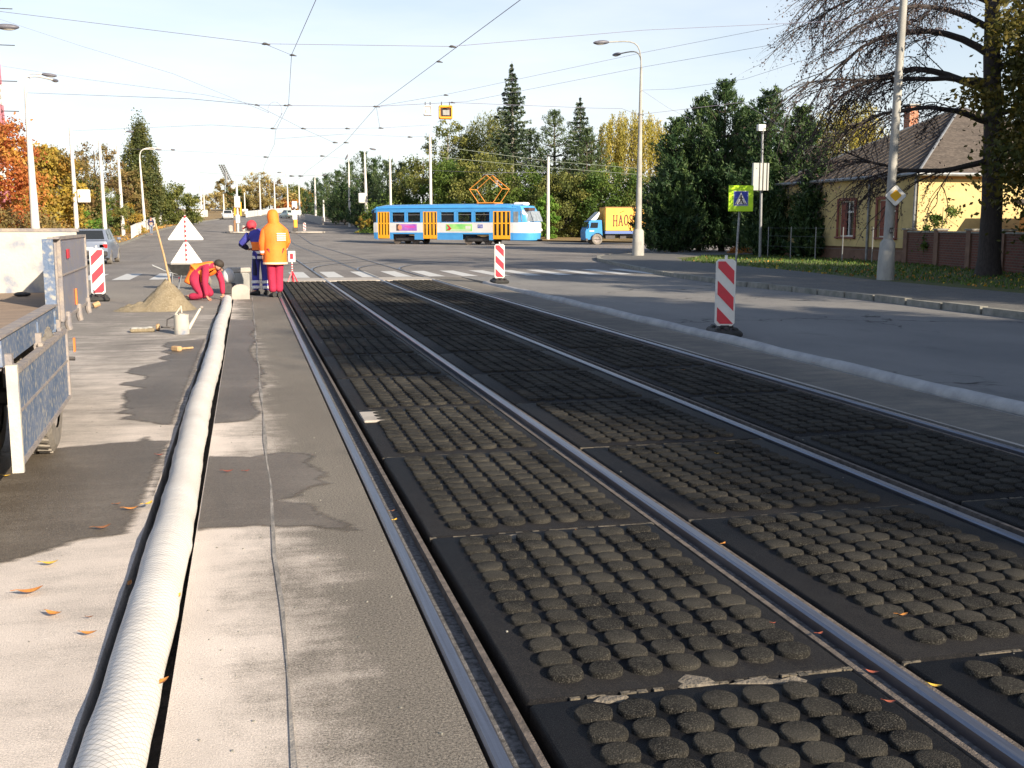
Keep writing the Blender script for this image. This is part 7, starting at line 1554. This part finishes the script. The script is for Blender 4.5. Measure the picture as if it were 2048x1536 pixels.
tr = garment('trousers', t, J, {'n': {'pelvis': (.145, .12), 'hpl': (.105, .105), 'knl': (.088, .088), 'anl': (.085, .085), 'hpr': (.105, .105), 'knr': (.088, .088), 'anr': (.085, .085)}, 'e': [('pelvis', 'hpl'), ('hpl', 'knl'), ('knl', 'anl'), ('pelvis', 'hpr'), ('hpr', 'knr'), ('knr', 'anr')]}, M['blue'], 'pelvis')
mb = MB()
for s_ in ('l', 'r'):
    k_, a_ = Vector(J['kn' + s_]), Vector(J['an' + s_])
    for u_ in (.42, .72): mb.tube([k_.lerp(a_, u_), k_.lerp(a_, u_ + .16)], [.101, .099], 14)
mb.build('reflective_band', M['refl'], tr)
mb = MB(); mb.loft([[tuple(Vector((p[0], p[1], p[2]))) for p in ellring((-.10, .01, .84 - .1 * q), .055, .10, 8)] for q in range(5)]); mb.build('side_panel', M['navy'], tr)
def torso(rows, m, nm, par): 
    mb = MB(); mb.loft([ellring(c, rx, ry, 20, tl, .02, i) for i, (c, rx, ry, tl) in enumerate(rows)]); return mb.build(nm, m, par, smooth=True)
jk = torso([((.02, .03, 1.16), .195, .15, .0), ((.0, .06, 1.24), .20, .155, .0), ((-.02, .10, 1.33), .195, .155, .02), ((-.05, .13, 1.39), .15, .13, .03), ((-.08, .16, 1.43), .08, .09, .03)], M['blue'], 'jacket', t)
torso([((.03, .01, .98), .178, .145, 0), ((.03, .02, 1.06), .182, .148, 0), ((.02, .03, 1.165), .197, .152, 0)], M['yelor'], 'orange_band', jk)
torso([((.03, .0, .78), .178, .15, 0), ((.03, .0, .86), .178, .15, 0), ((.03, .01, .985), .178, .145, 0)], M['navy'], 'lower_hem', jk)
torso([((.03, 0, .80), .184, .155, 0), ((.03, 0, .86), .184, .155, 0)], M['refl'], 'reflective_band', jk); torso([((.03, .005, .91), .184, .152, 0), ((.03, .01, .965), .184, .151, 0)], M['refl'], 'reflective_band', jk)
mb = MB(); mb.box((.12, -.055, 1.30), (.09, .02, .035), M=Matrix.Rotation(.2, 3, 'Z')); mb.box((.13, -.05, 1.24), (.07, .02, .03)); mb.build('white_patch', M['refl'], jk)
for s_ in ('l', 'r'):
    a, b_, c_ = Vector(J['sh' + s_]), Vector(J['el' + s_]), Vector(J['wr' + s_]); o = MB().tube([a + Vector((0, 0, .02)), a.lerp(b_, .3), b_], [.085, .085, .072], 12).build('sleeve', M['blue'], jk, smooth=True)
    MB().tube([b_, b_.lerp(c_, .5), b_.lerp(c_, .92)], [.073, .066, .055], 12).build('forearm_sleeve', M['navy'], o, smooth=True)
hc = Vector(J['head']) * .55 + Vector(J['crown']) * .45; Mx = Matrix.Rotation(.5, 3, 'X') @ Matrix.Rotation(-.25, 3, 'Y')
cp = MB(); cp.ball(hc + Vector((.01, -.01, .03)), (.115, .125, .105), 14, 8, Mx).tube([hc + Vector((-.06, .05, .01)), hc + Vector((-.17, .10, -.05))], [.06, .05], 10, flat=.25); cp.build('cap', M['cap'], t, smooth=True)
shoe(t, J['anl'], J['tol']); shoe(t, J['anr'], J['tor'])

# 3: kneeling, leaning on both hands over the trench
base = G(412, 600); t = thing('person', 'dark-haired person kneeling on all fours in crimson overalls and orange vest', 'person', base, .0)
J = dict(pelvis=(-.22, .14, .46), waist=(-.13, .13, .60), chest=(.07, .08, .70), neck=(.20, .03, .70), head=(.27, -.01, .66), crown=(.31, -.03, .73), shl=(.03, -.12, .66), ell=(.0, -.20, .36), wrl=(.03, -.24, .09), hfl=(.35, -.15, -.5), shr=(.20, .20, .68), elr=(.32, .20, .40), wrr=(.34, .10, .10), hfr=(.2, -.35, -.5), hpl=(-.24, .04, .44), knl=(-.06, -.14, .09), anl=(-.34, -.02, .08), tol=(-.44, .03, .05), hpr=(-.20, .25, .44), knr=(.12, .26, .10), anr=(-.18, .34, .08), tor=(-.30, .36, .05))
bd = body(t, J, (.8, -.5, -.3), (.65, -.45, -.6))
eyes(bd, Vector(J['head']) * .7 + Vector(J['crown']) * .3, (.65, -.45, -.6), .095)
garment('overalls', t, J, {'n': {'pelvis': (.155, .145), 'waist': (.14, .125), 'chest': (.165, .12), 'neck': (.07, .07), 'shl': (.085, .085), 'ell': (.068, .068), 'wrl': (.05, .05), 'shr': (.085, .085), 'elr': (.068, .068), 'wrr': (.05, .05), 'hpl': (.125, .125), 'knl': (.09, .09), 'anl': (.075, .075), 'hpr': (.125, .125), 'knr': (.09, .09), 'anr': (.075, .075)},
    'e': [('pelvis', 'waist'), ('waist', 'chest'), ('chest', 'neck'), ('chest', 'shl'), ('shl', 'ell'), ('ell', 'wrl'), ('chest', 'shr'), ('shr', 'elr'), ('elr', 'wrr'), ('pelvis', 'hpl'), ('hpl', 'knl'), ('knl', 'anl'), ('pelvis', 'hpr'), ('hpr', 'knr'), ('knr', 'anr')]}, M['crim'], 'pelvis')
J2 = dict(J); J2['a'] = (-.30, .12, .30); garment('vest', t, J2, {'n': {'a': (.13, .16, (-.33, .13, .34)), 'pelvis': (.172, .175), 'waist': (.185, .18), 'chest': (.215, .18), 'vn': (.10, .085, (.16, .04, .72)), 'v1': (.10, .07, (.15, -.06, .60)), 'v2': (.06, .05, (.20, .10, .52))}, 'e': [('a', 'pelvis'), ('pelvis', 'waist'), ('waist', 'chest'), ('chest', 'vn'), ('chest', 'v1')]+ [('chest', 'v2')]}, M['yelor'], 'pelvis')
hc = Vector(J['head']) * .5 + Vector(J['crown']) * .5; MB().ball(hc + Vector((-.0, .02, .045)), (.105, .11, .09), 14, 9, Matrix.Rotation(.5, 3, 'Y')).build('hair', M['hair'], t, smooth=True)
shoe(t, (-.34, -.02, .08), (-.5, 0, .03)); shoe(t, (-.18, .34, .08), (-.34, .38, .03))
MB().tube([(.34, .06, .10), (.40, -.08, .03)], .018, 8).build('trowel_handle', M['wood'], t) if False else None
c = base + Vector((.37, -.10, .02)); tt = thing('trowel', 'small trowel in the kneeling person\'s right hand', 'trowel', c, .6); MB().tube([(-.05, .06, .05), (0, 0, .03)], .014, 8).build('handle', M['wood'], tt); MB().box((.06, -.05, .015), (.15, .09, .008), rz=-.6).build('blade', M['galv'], tt)

# 4: far pedestrian on the left footway
Y = 108; base = Vector((AT(302, Y), Y, T(Y) + .1)); t = thing('person', 'small far pedestrian in a dark top on the left footway by the white railing', 'person', base, .3)
J = dict(pelvis=(0, 0, .92), waist=(0, 0, 1.08), chest=(0, 0, 1.33), neck=(0, 0, 1.48), head=(0, .0, 1.58), crown=(0, 0, 1.67), shl=(-.19, 0, 1.39), ell=(-.24, 0, 1.12), wrl=(-.23, -.05, .88), shr=(.19, 0, 1.39), elr=(.24, 0, 1.12), wrr=(.23, -.05, .88), hpl=(-.09, 0, .88), knl=(-.09, -.08, .48), anl=(-.08, -.10, .09), tol=(-.08, -.24, .04), hpr=(.09, 0, .88), knr=(.09, .06, .48), anr=(.08, .14, .09), tor=(.08, .02, .04))
body(t, J, (0, -1, 0))
garment('jumper', t, J, {'n': {'waist': (.18, .14), 'chest': (.19, .135), 'neck': (.07, .07), 'shl': (.085, .085), 'ell': (.07, .07), 'wrl': (.055, .055), 'shr': (.085, .085), 'elr': (.07, .07), 'wrr': (.055, .055)}, 'e': [('waist', 'chest'), ('chest', 'neck'), ('chest', 'shl'), ('shl', 'ell'), ('ell', 'wrl'), ('chest', 'shr'), ('shr', 'elr'), ('elr', 'wrr')]}, M['navy'], 'waist', 1)
garment('trousers', t, J, {'n': {'pelvis': (.15, .13), 'hpl': (.11, .11), 'knl': (.08, .08), 'anl': (.07, .07), 'hpr': (.11, .11), 'knr': (.08, .08), 'anr': (.07, .07)}, 'e': [('pelvis', 'hpl'), ('hpl', 'knl'), ('knl', 'anl'), ('pelvis', 'hpr'), ('hpr', 'knr'), ('knr', 'anr')]}, M['carb'], 'pelvis', 1)
MB().ball((0, .01, 1.66), (.10, .105, .09), 10, 8).build('hair', M['hair'], t, smooth=True)
for o in list(COL.objects):
    if o.name == 'x': bpy.data.objects.remove(o)
